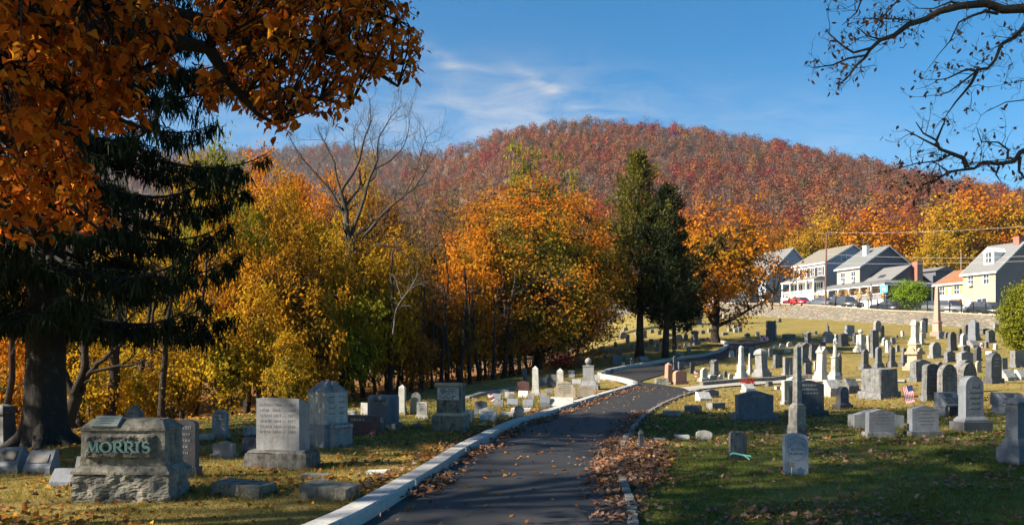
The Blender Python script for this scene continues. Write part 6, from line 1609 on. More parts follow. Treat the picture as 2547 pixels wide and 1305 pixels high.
# ----------------------------------------------------------------- bare oak boughs at the upper right
def zz_(pts, dz=0): return [(1847 + x / 2.9, y / 2.9, dz) for x, y in pts]
lim = [
 ([(3120, 330, .5), (2760, 60, .2)] + zz_([(2030, 62), (1900, 45), (1750, 22), (1600, 40), (1400, 92), (1300, 130), (1180, 188), (1080, 235), (1000, 282), (920, 345), (870, 430), (820, 490), (760, 560), (690, 612)]), .085, .006),
 (zz_([(920, 350), (800, 378), (720, 330), (640, 262), (600, 212)]), .016, .004), (zz_([(885, 400), (760, 425), (650, 470), (580, 480), (505, 492)]), .014, .004),
 ([(2700, -260, .3)] + zz_([(1300, -160), (1130, 0), (1050, 80), (990, 152), (960, 240)], .3), .03, .005), (zz_([(980, -120), (860, 0), (820, 92), (720, 182)], .3), .016, .004),
 ([(3120, 420, .5), (2760, 120, .2)] + zz_([(2030, 200), (1950, 270), (1865, 325), (1815, 430), (1765, 488), (1690, 520), (1600, 600), (1500, 662), (1400, 692)]), .055, .005),
 (zz_([(1690, 520), (1650, 600), (1600, 660), (1545, 740), (1490, 800), (1450, 860)]), .02, .004), (zz_([(1700, 515), (1620, 502), (1480, 560), (1390, 582)]), .016, .004),
 (zz_([(1850, 60), (1840, 100), (1760, 80), (1650, 120), (1560, 160), (1500, 300), (1400, 410)]), .022, .004), (zz_([(1600, 40), (1500, 20), (1380, 60), (1230, 60)]), .016, .004),
 ([(3120, 560, .5), (2700, 330, .2)] + zz_([(2030, 1105), (1950, 1150), (1850, 1190), (1730, 1172), (1650, 1218), (1500, 1250), (1400, 1300), (1290, 1340)], -.5), .06, .006),
 (zz_([(1620, 1210), (1600, 1140), (1500, 1112), (1430, 1070), (1400, 1010), (1300, 962), (1250, 880)], -.5), .028, .005), (zz_([(1430, 1070), (1300, 1002), (1170, 932)], -.5), .014, .004),
 (zz_([(1400, 1010), (1445, 900), (1470, 850)], -.5), .014, .004), (zz_([(1910, 1150), (1912, 1080), (1850, 1022), (1720, 1020), (1690, 920)], -.5), .014, .004), (zz_([(1850, 1200), (1830, 1260), (1862, 1310)], -.5), .014, .004),
 (zz_([(2000, 1130), (2000, 1230), (2040, 1290)], -.5), .02, .008), (zz_([(1500, 1112), (1420, 1160), (1250, 1180), (1120, 1215)], -.5), .012, .004), (zz_([(1500, 1250), (1400, 1180), (1360, 1260)], -.5), .01, .004),
 ([(2760, 200, .2)] + zz_([(2120, 560), (2030, 720), (1900, 740), (1770, 800)]), .02, .004), (zz_([(2100, 560), (2030, 580), (1960, 592)]), .01, .004),
 (zz_([(1250, 150), (1100, 140), (880, 130)]), .008, .003), (zz_([(1000, 285), (900, 260), (830, 200), (820, 240)]), .01, .003),
 ([(3120, 900, .5), (3128, 620, .5), (3120, 420, .5), (3110, 200, .5), (3080, -200, .5)], .34, .18), ([(3120, 1300, .5), (3120, 900, .5)], .42, .34)]
limb_tree('oak_tree', 9.0, lim, 'bark_grey', 'nearly bare oak boughs reaching in from the upper right', 3120, 'lf_dead', (7, .40, .0045), 900, .062, 12, up=.15, gen=3)
# ================================================================= retaining wall, street, houses
def kv(k, v, z): p = wall_pt(k, v); return Vector((p[0], p[1], z))
m, nt = newmat('stonewall')
geo = nd(nt, 'ShaderNodeNewGeometry'); P = geo.outputs['Position']
mp = nd(nt, 'ShaderNodeMapping'); mp.inputs['Scale'].default_value = (1.25, 1.25, 2.5); L(nt, P, mp.inputs[0])
vor = nd(nt, 'ShaderNodeTexVoronoi'); vor.inputs['Scale'].default_value = 1.0; L(nt, mp.outputs[0], vor.inputs['Vector'])
ved = nd(nt, 'ShaderNodeTexVoronoi', feature='DISTANCE_TO_EDGE'); ved.inputs['Scale'].default_value = 1.0; L(nt, mp.outputs[0], ved.inputs['Vector'])
vs = nd(nt, 'ShaderNodeSeparateXYZ'); L(nt, vor.outputs['Color'], vs.inputs[0])
c = ramp(nt, [(0, (.06, .05, .04)), (.3, (.165, .135, .095)), (.6, (.23, .19, .135)), (.8, (.14, .085, .065)), (1, (.28, .24, .18))], vs.outputs[0]).outputs[0]
c = mixc(nt, noise(nt, P, 3, 5, .7), c, (.17, .15, .115))
mor = ramp(nt, [(0.0, (1, 1, 1)), (.07, (0, 0, 0))], ved.outputs['Distance']).outputs[0]
c = mixc(nt, .35, c, (.15, .145, .13))
c = mixc(nt, mth(nt, 'MULTIPLY', mor, .85), c, (.09, .08, .06))
finish(nt, c, .95, ramp(nt, [(0, (0, 0, 0)), (.15, (1, 1, 1))], ved.outputs['Distance']).outputs[0], .8, .06)
wl = MB(); rs = []; cp = MB(); rc = []
for k in np.arange(-30, 100.1, 1.0):
    zt = float(wall_top(k)); b = wall_pt(k); z0 = float(H(b[0], b[1])) - .6
    rs.append([wl.bm.verts.new(kv(k, v, z)) for v, z in ((-.28, z0), (-.22, zt - .12), (.3, zt - .12), (.3, z0))])
    rc.append([cp.bm.verts.new(kv(k, v, z)) for v, z in ((-.28, zt - .119), (-.28, zt + .01), (.34, zt + .03), (.34, zt - .119))])
for mb_, rr_ in ((wl, rs), (cp, rc)):
    for a, b in zip(rr_, rr_[1:]):
        for i in range(4): mb_.bm.faces.new((a[i], a[(i + 1) % 4], b[(i + 1) % 4], b[i]))
    mb_.bm.faces.new(rr_[0]); mb_.bm.faces.new(rr_[-1][::-1])
wr = tag(empty('retaining_wall', (0, 0, 0)), 'long rubble stone retaining wall below the street', 'wall')
wl.build('masonry', MATS['stonewall'], wr); cp.build('coping', MATS['sandstone'], wr)
def terr(k, v): return wall_top(k) - .42 + .035 * np.maximum(0, v - 9)
ks = np.arange(-40, 121, 3.); vs_ = np.concatenate([np.arange(.3, 12, 1.5), np.arange(12, 62, 4.)])
K, Vv = np.meshgrid(ks, vs_)
V = np.stack([W0[0] - K * WU[0] + Vv * WV[0], W0[1] - K * WU[1] + Vv * WV[1], terr(K, Vv)], -1).reshape(-1, 3)
_, Fq = grid(ks, vs_, lambda a, b: a * 0)
m, nt = newmat('yardgrass'); geo = nd(nt, 'ShaderNodeNewGeometry'); n1 = noise(nt, geo.outputs['Position'], .6, 5, .7)
finish(nt, mixc(nt, n1, (.07, .085, .025), (.19, .15, .06)), .95)
tag(link('yard', mesh_np('yard', V, [Fq], smooth_=True), MATS['yardgrass']), kind='structure')
vs2 = np.array([1.4, 3, 5, 7.6]); K, Vv = np.meshgrid(ks, vs2)
V = np.stack([W0[0] - K * WU[0] + Vv * WV[0], W0[1] - K * WU[1] + Vv * WV[1], terr(K, Vv) + .03], -1).reshape(-1, 3)
_, Fq = grid(ks, vs2, lambda a, b: a * 0)
m, nt = newmat('streetasphalt'); geo = nd(nt, 'ShaderNodeNewGeometry'); n1 = noise(nt, geo.outputs['Position'], .8, 5, .7)
finish(nt, mixc(nt, n1, (.09, .09, .09), (.14, .14, .135)), .9)
tag(link('street', mesh_np('street', V, [Fq], smooth_=True), MATS['streetasphalt']), kind='structure')

def siding(name, col, pitch=.2, dark=.7):
    m, nt = newmat(name); tc = nd(nt, 'ShaderNodeTexCoord'); sp = nd(nt, 'ShaderNodeSeparateXYZ'); L(nt, tc.outputs['Object'], sp.inputs[0])
    f = mth(nt, 'FRACT', mth(nt, 'DIVIDE', sp.outputs[2], pitch))
    n = noise(nt, tc.outputs['Object'], 1.5, 5, .65)
    ln = ramp(nt, [(0, (dark, dark, dark)), (.14, (1, 1, 1))], f).outputs[0]
    k = mth(nt, 'ADD', mth(nt, 'MULTIPLY', n, .25), .87); g_ = nd(nt, 'ShaderNodeCombineColor'); [L(nt, k, g_.inputs[i]) for i in range(3)]
    c = mixc(nt, 1.0, mixc(nt, 1.0, col, ln, 'MULTIPLY'), g_.outputs[0], 'MULTIPLY')
    finish(nt, c, .7, f, .6, .02)
siding('sid_white', (.74, .74, .72)); siding('sid_grey', (.115, .12, .135), .32, .5); siding('sid_blue', (.30, .34, .39), .2, .85); siding('sid_taupe', (.30, .27, .235), .3, .6)
siding('stucco_yellow', (.50, .41, .21), 9, 1); siding('cream', (.56, .51, .37), 9, 1); siding('stucco_grey', (.17, .165, .16), 9, 1)
def roofm(name, a, b):
    m, nt = newmat(name); tc = nd(nt, 'ShaderNodeTexCoord'); v = tc.outputs['Object']; sp = nd(nt, 'ShaderNodeSeparateXYZ'); L(nt, v, sp.inputs[0])
    f = mth(nt, 'FRACT', mth(nt, 'MULTIPLY', sp.outputs[2], 6.0)); n = noise(nt, v, .7, 5, .7)
    c = mixc(nt, n, a, b); c = mixc(nt, mth(nt, 'MULTIPLY', mth(nt, 'LESS_THAN', f, .12), .25), c, (.05, .05, .05))
    finish(nt, c, .9, noise(nt, v, 30, 2, .6), .4, .01)
roofm('roof_grey', (.12, .125, .125), (.17, .17, .16)); roofm('roof_tan', (.15, .13, .10), (.21, .19, .15)); roofm('roof_brown', (.20, .085, .04), (.27, .13, .065)); roofm('roof_slate', (.13, .13, .128), (.19, .185, .175))
plain('trim', (.72, .72, .70), .5); plain('glassdark', (.05, .055, .065), .08, 0, .1, spec=.6); plain('shutter', (.04, .035, .035), .6); plain('shutter_y', (.42, .40, .10), .6)
m, nt = newmat('brickm'); tc = nd(nt, 'ShaderNodeTexCoord'); br = nd(nt, 'ShaderNodeTexBrick'); br.inputs['Scale'].default_value = 4; br.inputs[1].default_value = (.30, .085, .05, 1); br.inputs[2].default_value = (.22, .06, .04, 1); br.inputs[3].default_value = (.3, .26, .22, 1)
mpb = nd(nt, 'ShaderNodeMapping'); mpb.inputs['Rotation'].default_value = (R(90), 0, 0); L(nt, tc.outputs['Object'], mpb.inputs[0]); L(nt, mpb.outputs[0], br.inputs['Vector']); finish(nt, br.outputs[0], .9)
UROT = math.atan2(WU[1], WU[0])
def window(parent, face, a, z, w, h, W=0, glass='glassdark', bars=True, frame='trim', shut=None, name='window'):
    """face 'f': on the front (y=0) at x=a; 'r': on the right gable (x=W) at y=a; z = sill height"""
    f = MB(); p = MB(); t = .07
    f.box(-w / 2 - t, -w / 2, -.06, .03, -t, h + t).box(w / 2, w / 2 + t, -.06, .03, -t, h + t).box(-w / 2, w / 2, -.06, .03, h, h + t).box(-w / 2, w / 2, -.08, .03, -t, 0)
    if bars: f.box(-w / 2, w / 2, -.045, .0, h / 2 - .03, h / 2 + .03).box(-.02, .02, -.04, .0, 0, h / 2 - .031).box(-.02, .02, -.04, .0, h / 2 + .031, h)
    p.box(-w / 2 + .001, w / 2 - .001, -.02, .03, .001, h - .001)
    M_ = Matrix.Translation((a, -.002, z)) if face == 'f' else Matrix.Translation((W + .002, a, z)) @ Matrix.Rotation(R(90), 4, 'Z')
    fo = f.xform(M_).build(name, MATS[frame], parent); p.xform(M_).build('pane', MATS[glass], fo)
    if shut:
        for s_ in (-1, 1):
            MB().box(s_ * (w / 2 + .27) - .16, s_ * (w / 2 + .27) + .16, -.05, -.001, -.05, h + .05).xform(M_).build('shutter', MATS[shut], parent)
    return fo
def house(label, kL, kR, v, D, eave, ridge, wall, roof, gable=None, over=.3, zb=None):
    w = kL - kR; b = wall_pt(kL, v); z0 = float(terr(np.array((kL + kR) / 2), v)) if zb is None else zb
    o = tag(empty('house', (b[0], b[1], z0), UROT), label, 'house'); e = eave - z0; rg = ridge - z0
    wm = MB().box(0, w, 0, D, -1.5, e); wm.build('wall', MATS[wall], o)
    gm = MB()
    for x0, x1 in ((0, .2), (w - .2, w)):
        f1 = [gm.bm.verts.new((x0, y, z)) for y, z in ((0, e), (D, e), (D / 2, rg))]; f2 = [gm.bm.verts.new((x1, y, z)) for y, z in ((0, e), (D, e), (D / 2, rg))]
        gm.bm.faces.new(f1); gm.bm.faces.new(f2[::-1])
        for i in range(3): gm.bm.faces.new((f1[i], f1[(i + 1) % 3], f2[(i + 1) % 3], f2[i]))
    gm.build('gable', MATS[gable or wall], o)
    if gable: MB().box(w + .002, w + .03, 0, D, -1.5, e).build('side_wall', MATS[gable], o)
    rm = MB(); sl = (rg - e) / (D / 2); t = .16
    for s_ in (0, 1):
        y = lambda q: q if s_ == 0 else D - q
        pr = [(-over, e - sl * over + .02), (D / 2, rg + .02), (D / 2, rg + .02 + t), (-over, e - sl * over + .02 + t)]
        f1 = [rm.bm.verts.new((-over, y(a), z)) for a, z in pr]; f2 = [rm.bm.verts.new((w + over, y(a), z)) for a, z in pr]
        rm.bm.faces.new(f1); rm.bm.faces.new(f2[::-1])
        for i in range(4): rm.bm.faces.new((f1[i], f1[(i + 1) % 4], f2[(i + 1) % 4], f2[i]))
    ro = rm.build('roof', MATS[roof], o)
    tr = MB()
    for s_ in (0, 1):
        y = lambda q: q if s_ == 0 else D - q
        for x in (-over - .03, w + over - .0):
            pr = [(-over, e - sl * over - .04), (D / 2, rg - .04), (D / 2, rg + .2), (-over, e - sl * over + .2)]
            f1 = [tr.bm.verts.new((x, y(a), z)) for a, z in pr]; f2 = [tr.bm.verts.new((x + .03, y(a), z)) for a, z in pr]
            tr.bm.faces.new(f1); tr.bm.faces.new(f2[::-1])
            for i in range(4): tr.bm.faces.new((f1[i], f1[(i + 1) % 4], f2[(i + 1) % 4], f2[i]))
    tr.box(-over, w + over, -over - .05, -over - .001, e - sl * over - .02, e - sl * over + .2)
    tr.build('trim', MATS['trim'], ro)
    return o, w, z0, e, rg
# white house
o, w, z0, e, rg = house('white two storey house with a front porch and tan roof', 48.4, 41.2, 14, 11.8, 16.55, 19.6, 'sid_white', 'roof_tan', 'sid_blue')  # right side and gables in darker siding, their shade put into the colour
for i in range(4): window(o, 'f', .95 + i * 1.77, 14.55 - z0, .85, 1.35, shut='shutter')
for x in (1.2, 3.3, 5.9): window(o, 'f', x, 11.75 - z0, .9, 1.6, shut='shutter' if x != 3.3 else None)
door = MB().box(4.2, 5.1, -.05, -.001, 11.3 - z0, 13.4 - z0).build('door', MATS['trim'], o); MB().box(4.95, 5.02, -.1, -.051, 12.2 - z0, 12.3 - z0).build('handle', MATS['darkmetal'], door)
for y in (4.0, 7.4): window(o, 'r', y, 17.0 - z0, .9, 1.3, W=w + .03)
pr = MB(); pr.frus(13.75 - z0, 3.9, 1.25, 14.35 - z0, 3.7, .5, cx=3.6, cy=-1.25, dy=.7); pr.build('porch_roof', MATS['roof_tan'], o)
MB().box(-.3, 7.5, -2.5, -.005, 13.5 - z0, 13.74 - z0).build('porch_beam', MATS['trim'], o)
for x in (-.1, 1.8, 3.7, 5.6, 7.3): MB().box(x - .08, x + .08, -2.4, -2.24, 11.25 - z0, 13.5 - z0).build('porch_post', MATS['trim'], o)
MB().box(-.3, 7.5, -2.5, -.005, 8.0 - z0, 11.24 - z0).build('porch_base', MATS['sid_white'], o)
rl = MB().box(-.1, 7.3, -2.35, -2.29, 12.05 - z0, 12.12 - z0)
for i in range(36): rl.box(i * .2, i * .2 + .05, -2.34, -2.3, 11.25 - z0, 12.05 - z0)
rl.build('railing', MATS['trim'], o)
# dark sided house
o, w, z0, e, rg = house('dark grey sided house with a long decorated porch and two gables', 36.4, 31.8, 12, 11.2, 14.8, 18.1, 'sid_taupe', 'roof_grey', 'sid_grey')
for x in (1.3, 3.4): 
    window(o, 'f', x, 12.7 - z0, .85, 1.5); ac = MB().box(x - .3, x + .3, -.4, -.07, 12.6 - z0, 12.95 - z0).bevel(.03).build('air_conditioner', MATS['trim'], o)
MB().box(2.0, 2.7, 3.2, 3.9, rg - 1.3, rg + .35).build('chimney', MATS['trim'], o)
ex = MB(); x0, x1, yD = w + .035, 9.6, 8.8; ee = 11.95 - z0; er = 14.55 - z0
ex.box(x0, x1, .0, yD, -1.5, ee); f1 = [ex.bm.verts.new((x0, y, z)) for y, z in ((0, ee), (yD, ee), (yD / 2, er))]; f2 = [ex.bm.verts.new((x1, y, z)) for y, z in ((0, ee), (yD, ee), (yD / 2, er))]
ex.bm.faces.new(f1); ex.bm.faces.new(f2[::-1]); [ex.bm.faces.new((f1[i], f1[(i + 1) % 3], f2[(i + 1) % 3], f2[i])) for i in range(3)]
ex.build('front_wing', MATS['sid_grey'], o)
rm = MB(); sl = (er - ee) / (yD / 2)
for s_ in (0, 1):
    y = lambda q: q if s_ == 0 else yD - q
    prf = [(-.3, ee - sl * .3 + .03), (yD / 2, er + .03), (yD / 2, er + .2), (-.3, ee - sl * .3 + .2)]
    f1 = [rm.bm.verts.new((x0 + .001, y(a), z)) for a, z in prf]; f2 = [rm.bm.verts.new((x1 + .35, y(a), z)) for a, z in prf]
    rm.bm.faces.new(f1); rm.bm.faces.new(f2[::-1]); [rm.bm.faces.new((f1[i], f1[(i + 1) % 4], f2[(i + 1) % 4], f2[i])) for i in range(4)]
fr_ = rm.build('wing_roof', MATS['roof_slate'], o)
sk = MB().box(-.5, .5, -.4, .4, .0, .1); sk.xform(Matrix.Translation((7.2, 1.7, ee + sl * 1.7 + .19)) @ Matrix.Rotation(math.atan(sl), 4, 'X')); sk.build('skylight', MATS['glassdark'], fr_)
MB().box(x1 + .01, x1 + .9, 5.0, 6.1, -1.5, 15.2 - z0).build('chimney', MATS['brickm'], o)
MB().box(x1 - 3, x1 + .6, 9.0, 13.0, -1.5, 14.0 - z0).build('rear_wing', MATS['sid_grey'], o)
MB().frus(14.0 - z0, 2.1, 2.3, 14.7 - z0, 2.1, .3, cx=x1 - 1.2, cy=11.0).build('rear_roof', MATS['roof_grey'], o)
pf = 9.35 - z0; pt = 11.55 - z0
prm = MB(); q0 = [(-1.0, -3.1, pt), (x1 + 2.6, -3.1, pt), (x1 + 2.6, 8.5, pt), (x1 + .02, 8.5, pt + .75), (x1 + .02, -.02, pt + .75), (-1.0, -.02, pt + .75)]
for a in ([0, 1, 4, 5], [1, 2, 3, 4]):
    lo = [prm.bm.verts.new(q0[i]) for i in a]; hi = [prm.bm.verts.new((q0[i][0], q0[i][1], q0[i][2] + .16)) for i in a]
    prm.bm.faces.new(lo); prm.bm.faces.new(hi[::-1]); [prm.bm.faces.new((lo[i], lo[(i + 1) % 4], hi[(i + 1) % 4], hi[i])) for i in range(4)]
prm.build('porch_roof', MATS['roof_grey'], o)
MB().box(-1.0, x1 + 2.5, -3.0, -2.85, pt - .2, pt - .005).box(x1 + 2.4, x1 + 2.55, -2.84, 8.4, pt - .2, pt - .005).build('porch_beam', MATS['trim'], o)
MB().box(-1.0, x1 + 2.5, -3.0, -.003, -1.5, pf).box(x1 + .003, x1 + 2.5, .0, 8.4, -1.5, pf).build('porch_base', MATS['trim'], o)
for x in (-.9, 1.2, 3.3, 5.4, 7.5, 9.6, x1 + 2.4): MB().box(x - .09, x + .09, -2.98, -2.8, pf, pt - .2).build('porch_post', MATS['trim'], o)
for y in (0, 3.2, 6.2): MB().box(x1 + 2.3, x1 + 2.48, y - .09, y + .09, pf, pt - .2).build('porch_post', MATS['trim'], o)
rl = MB().box(-.9, x1 + 2.4, -2.93, -2.87, pf + .85, pf + .92)
for i in range(62): rl.box(-.85 + i * .21, -.81 + i * .21, -2.92, -2.88, pf, pf + .85)
rl.build('railing', MATS['trim'], o)
MB().box(0, x1 - .05, -.06, -.003, pf + .01, pt + .3).build('porch_wall', MATS['palepink'], o)
for x in (1.2, 4.2, 7.6): window(o, 'f', x, pf + .8, 1.0, 1.2)
house_loc = o.location.copy(); hz0 = z0
m, nt = newmat('corn'); v, rn, ov = obj_vec(nt); finish(nt, mixc(nt, noise(nt, v, 12, 3, .7), (.42, .27, .10), (.62, .45, .2)), .9)
gc = np.random.default_rng(5)
for i, x in enumerate((-.9, 1.2, 3.3, 5.4, 7.5, 9.6, 11.9)):
    S = Segs(); LVc = Leaves()
    for _ in range(9):
        a = np.array([gc.normal() * .07, -.16 + gc.normal() * .05, 0]); b = np.array([gc.normal() * .28, -.25 + gc.normal() * .1, gc.uniform(1.5, 2.1)]); S.segs(a, b, .03, .012, 4)
        C = a + (b - a) * gc.uniform(.3, 1, (7, 1)); LVc.add(C, gc.normal(size=(7, 3)) * .8 + np.array([0, 0, -.5]), gc.normal(size=(7, 3)), .55, .08, .5, 'kite')
    me = S.mesh('corn'); c_ = tag(empty('corn_stalks', house_loc + Matrix.Rotation(UROT, 3, 'Z') @ Vector((x, -2.98, pf)), UROT), 'tan corn stalk bundle tied to a post of the dark house porch', 'corn stalks', 'corn stalk bundles on the porch posts')
    link('stalks', me, MATS['corn'], c_); link('blades', LVc.mesh('blades'), MATS['corn'], c_)
# yellow house with a dormer
o, w, z0, e, rg = house('pale yellow house with a dormer, brick chimney and grey gable', 14.4, 9.9, 12, 10, 12.0, 15.8, 'stucco_yellow', 'roof_slate', 'stucco_grey')
for x in (1.15, 3.3): window(o, 'f', x, 10.55 - z0, .75, 1.3)
MB().box(.85, 1.45, -.4, -.07, 10.4 - z0, 10.75 - z0).bevel(.03).build('air_conditioner', MATS['trim'], o)
window(o, 'f', 2.7, 7.4 - z0, 1.3, 1.3); d_ = MB().box(.35, 1.2, -.06, -.001, 6.7 - z0, 8.7 - z0).build('door', MATS['sid_blue'], o); MB().box(1.05, 1.12, -.1, -.061, 7.6 - z0, 7.7 - z0).build('handle', MATS['darkmetal'], d_)
sl = (rg - e) / 5; dm = MB().box(2.0, 3.4, 1.2, 3.9, e + sl * 1.0, 14.6 - z0); dr = dm.build('dormer', MATS['trim'], o)
dr2 = MB(); f1 = [dr2.bm.verts.new((x, 1.05, z)) for x, z in ((1.85, 14.6 - z0), (3.55, 14.6 - z0), (2.7, 15.25 - z0))]; f2 = [dr2.bm.verts.new((x, 4.4, z)) for x, z in ((1.85, 14.6 - z0), (3.55, 14.6 - z0), (2.7, 15.25 - z0))]
dr2.bm.faces.new(f1); dr2.bm.faces.new(f2[::-1]); [dr2.bm.faces.new((f1[i], f1[(i + 1) % 3], f2[(i + 1) % 3], f2[i])) for i in range(3)]; dr2.build('dormer_roof', MATS['trim'], dr)
wd = MB().box(2.35, 3.05, 1.13, 1.19, 13.3 - z0, 14.5 - z0); wd.build('dormer_pane', MATS['glassdark'], dr); MB().box(2.35, 3.05, 1.1, 1.129, 13.87 - z0, 13.93 - z0).box(2.67, 2.73, 1.1, 1.129, 13.3 - z0, 13.869 - z0).box(2.67, 2.73, 1.1, 1.129, 13.931 - z0, 14.5 - z0).build('dormer_bars', MATS['trim'], dr)
MB().box(w - .9, w - .1, 4.4, 5.4, rg - 1.2, 16.6 - z0).build('chimney', MATS['brickm'], o)
# cream house with a brown roof
o, w, z0, e, rg = house('small cream house with a brown roof and yellow green shutters', 19.0, 14.5, 12.5, 8, 11.0, 13.0, 'cream', 'roof_brown', 'stucco_grey')
for x in (1.1, 3.3): window(o, 'f', x, 9.6 - z0, .75, 1.05, shut='shutter_y')
aw = MB().frus(8.35 - z0, .9, .5, 8.9 - z0, .8, .05, cx=3.2, cy=-.52, dy=.44); aw.build('awning', MATS['roof_brown'], o)
d_ = MB().box(2.8, 3.6, -.05, -.001, 6.7 - z0, 8.6 - z0).build('door', MATS['trim'], o); window(o, 'f', 1.1, 7.1 - z0, .8, 1.1)
# blue grey house, white gabled house behind the maple, one more up the street
o, w, z0, e, rg = house('large plain blue grey house behind the orange maple', 65.0, 55.6, 14, 12, 15.4, 20.9, 'sid_blue', 'roof_grey')
window(o, 'r', 3.5, 16.2 - z0, .9, 1.3, W=w)
o, w, z0, e, rg = house('white gabled building glimpsed through the orange maple', 66, 58.2, 5.5, 7, 15.2, 18.0, 'sid_white', 'roof_grey', zb=10.3)
window(o, 'r', 3.5, 13 - z0, 1, 1.4, W=w)
o, w, z0, e, rg = house('white house glimpsed behind the cedars', 92, 82, 12, 9, 18.5, 21.8, 'sid_white', 'roof_grey')
for x in (2, 5, 8): window(o, 'f', x, 16 - z0, .9, 1.4)

# ----------------------------------------------------------------- vehicles
def carpaint(name, col):
    m, nt = newmat(name); b = finish(nt, col, .25, spec=.5); b.inputs['Coat Weight'].default_value = .6; b.inputs['Coat Roughness'].default_value = .08
carpaint('paint_red', (.28, .015, .03)); carpaint('paint_grey', (.16, .165, .17)); carpaint('paint_dark', (.022, .024, .028)); carpaint('paint_slate', (.09, .10, .115)); carpaint('paint_charcoal', (.05, .052, .056))
plain('tyre', (.02, .02, .02), .9); plain('rim', (.4, .4, .41), .35, .8); plain('taillight', (.45, .02, .02), .3); plain('headlight', (.75, .75, .72), .2)
def car(kind, k, v, face, paint, label):
    """x axis = length, nose towards +x"""
    b = wall_pt(k, v); z = float(terr(np.array(k), v)) + .035
    s1 = float(wall_top(k - 2) - wall_top(k + 2)) / 4
    o = tag(empty('pickup_truck' if kind == 'pickup' else 'parked_car', (b[0], b[1], z)), label, 'pickup truck' if kind == 'pickup' else 'car')
    o.rotation_euler = (0, -math.atan(s1) * (1 if face > 0 else -1), UROT + (0 if face > 0 else math.pi))
    if kind == 'sedan': Ln, Wd, body = 4.6, 1.78, [(-2.3, .35), (-2.3, .82), (-2.15, .95), (-1.5, .99), (1.0, .96), (2.0, .84), (2.28, .68), (2.3, .35)]; cab = [(-1.62, .985), (-1.0, 1.42), (.15, 1.44), (1.1, .955)]
    if kind == 'suv': Ln, Wd, body = 4.7, 1.88, [(-2.3, .42), (-2.33, .9), (-2.25, 1.08), (1.0, 1.10), (2.05, 1.0), (2.3, .8), (2.34, .42)]; cab = [(-2.2, 1.075), (-1.95, 1.70), (.2, 1.74), (1.1, 1.09)]
    if kind == 'pickup': Ln, Wd, body = 5.8, 1.95, [(-2.9, .5), (-2.9, 1.12), (-.75, 1.12), (1.35, 1.12), (2.6, 1.05), (2.88, .9), (2.9, .5)]; cab = [(-.85, 1.115), (-.7, 1.78), (.65, 1.80), (1.35, 1.115)]
    hw = Wd / 2; bm_ = MB().poly_prism(body, -hw, hw).bevel(.09, 2, .35); bm_.build('body', MATS[paint], o, True)
    zt = max(z_ for _, z_ in cab); cm = MB(); n = len(cab)
    fa = [cm.bm.verts.new((x, -hw * (.97 if z_ < zt - .3 else .80), z_)) for x, z_ in cab]; fb = [cm.bm.verts.new((x, hw * (.97 if z_ < zt - .3 else .80), z_)) for x, z_ in cab]
    cm.bm.faces.new(fa); cm.bm.faces.new(fb[::-1]); [cm.bm.faces.new((fa[i], fa[(i + 1) % n], fb[(i + 1) % n], fb[i])) for i in range(n)]
    cm.bevel(.04); cm.build('cabin', MATS[paint], o)
    # side windows lie on the slanted cabin sides
    cs = [Vector((x, hw * (.97 if z_ < zt - .3 else .80), z_)) for x, z_ in cab]; cen = sum(cs, Vector()) / n
    for sd in (-1, 1):
        g_ = MB(); a = [cen + (p_ - cen) * .80 for p_ in cs]; up = Vector((0, .012, .004))
        lo = [g_.bm.verts.new((p_.x, sd * (p_.y - .01), p_.z)) for p_ in a]; hi = [g_.bm.verts.new((p_.x, sd * (p_.y + up.y), p_.z + up.z)) for p_ in a]
        g_.bm.faces.new(hi); [g_.bm.faces.new((lo[i], lo[(i + 1) % n], hi[(i + 1) % n], hi[i])) for i in range(n)]; g_.build('side_window', MATS['glassdark'], o)
        MB().box(cen.x + .02, cen.x + .09, sd * (hw * .885) - .012, sd * (hw * .885) + .03 * sd, cs[0].z, zt - .06).build('pillar', MATS[paint], o) if kind != 'pickup' else None
    for i0, i1, nm in ((3, 2, 'windscreen'), (0, 1, 'rear_window')):
        p0, p1 = cs[i0], cs[i1]; s_ = 1 if nm == 'windscreen' else -1; g_ = MB(); off = Vector((.015 * s_, 0, .012))
        a = p0.lerp(p1, .14); b_ = p0.lerp(p1, .88); q = [Vector((a.x, -a.y * .9, a.z)), Vector((a.x, a.y * .9, a.z)), Vector((b_.x, b_.y * .92, b_.z)), Vector((b_.x, -b_.y * .92, b_.z))]
        lo = [g_.bm.verts.new(p_ - off) for p_ in q]; hi = [g_.bm.verts.new(p_ + off) for p_ in q]; g_.bm.faces.new(hi); [g_.bm.faces.new((lo[i], lo[(i + 1) % 4], hi[(i + 1) % 4], hi[i])) for i in range(4)]; g_.build(nm, MATS['glassdark'], o)
    rw = .33 if kind == 'sedan' else .38
    for x in (-Ln * .30, Ln * .31):
        for sd in (-1, 1):
            t_ = MB().lathe([(rw * .6, -.11), (rw, -.1), (rw, .1), (rw * .6, .11)], 16).xform(Matrix.Translation((x, sd * (hw - .08), rw)) @ Matrix.Rotation(R(90), 4, 'X')).build('wheel', MATS['tyre'], o)
            MB().lathe([(.01, -.09), (rw * .58, -.09), (rw * .58, .115), (.01, .125)], 12).xform(Matrix.Translation((x, sd * (hw - .085), rw)) @ Matrix.Rotation(R(90 * sd), 4, 'X')).build('rim', MATS['rim'], t_)
    zb_ = body[1][1]
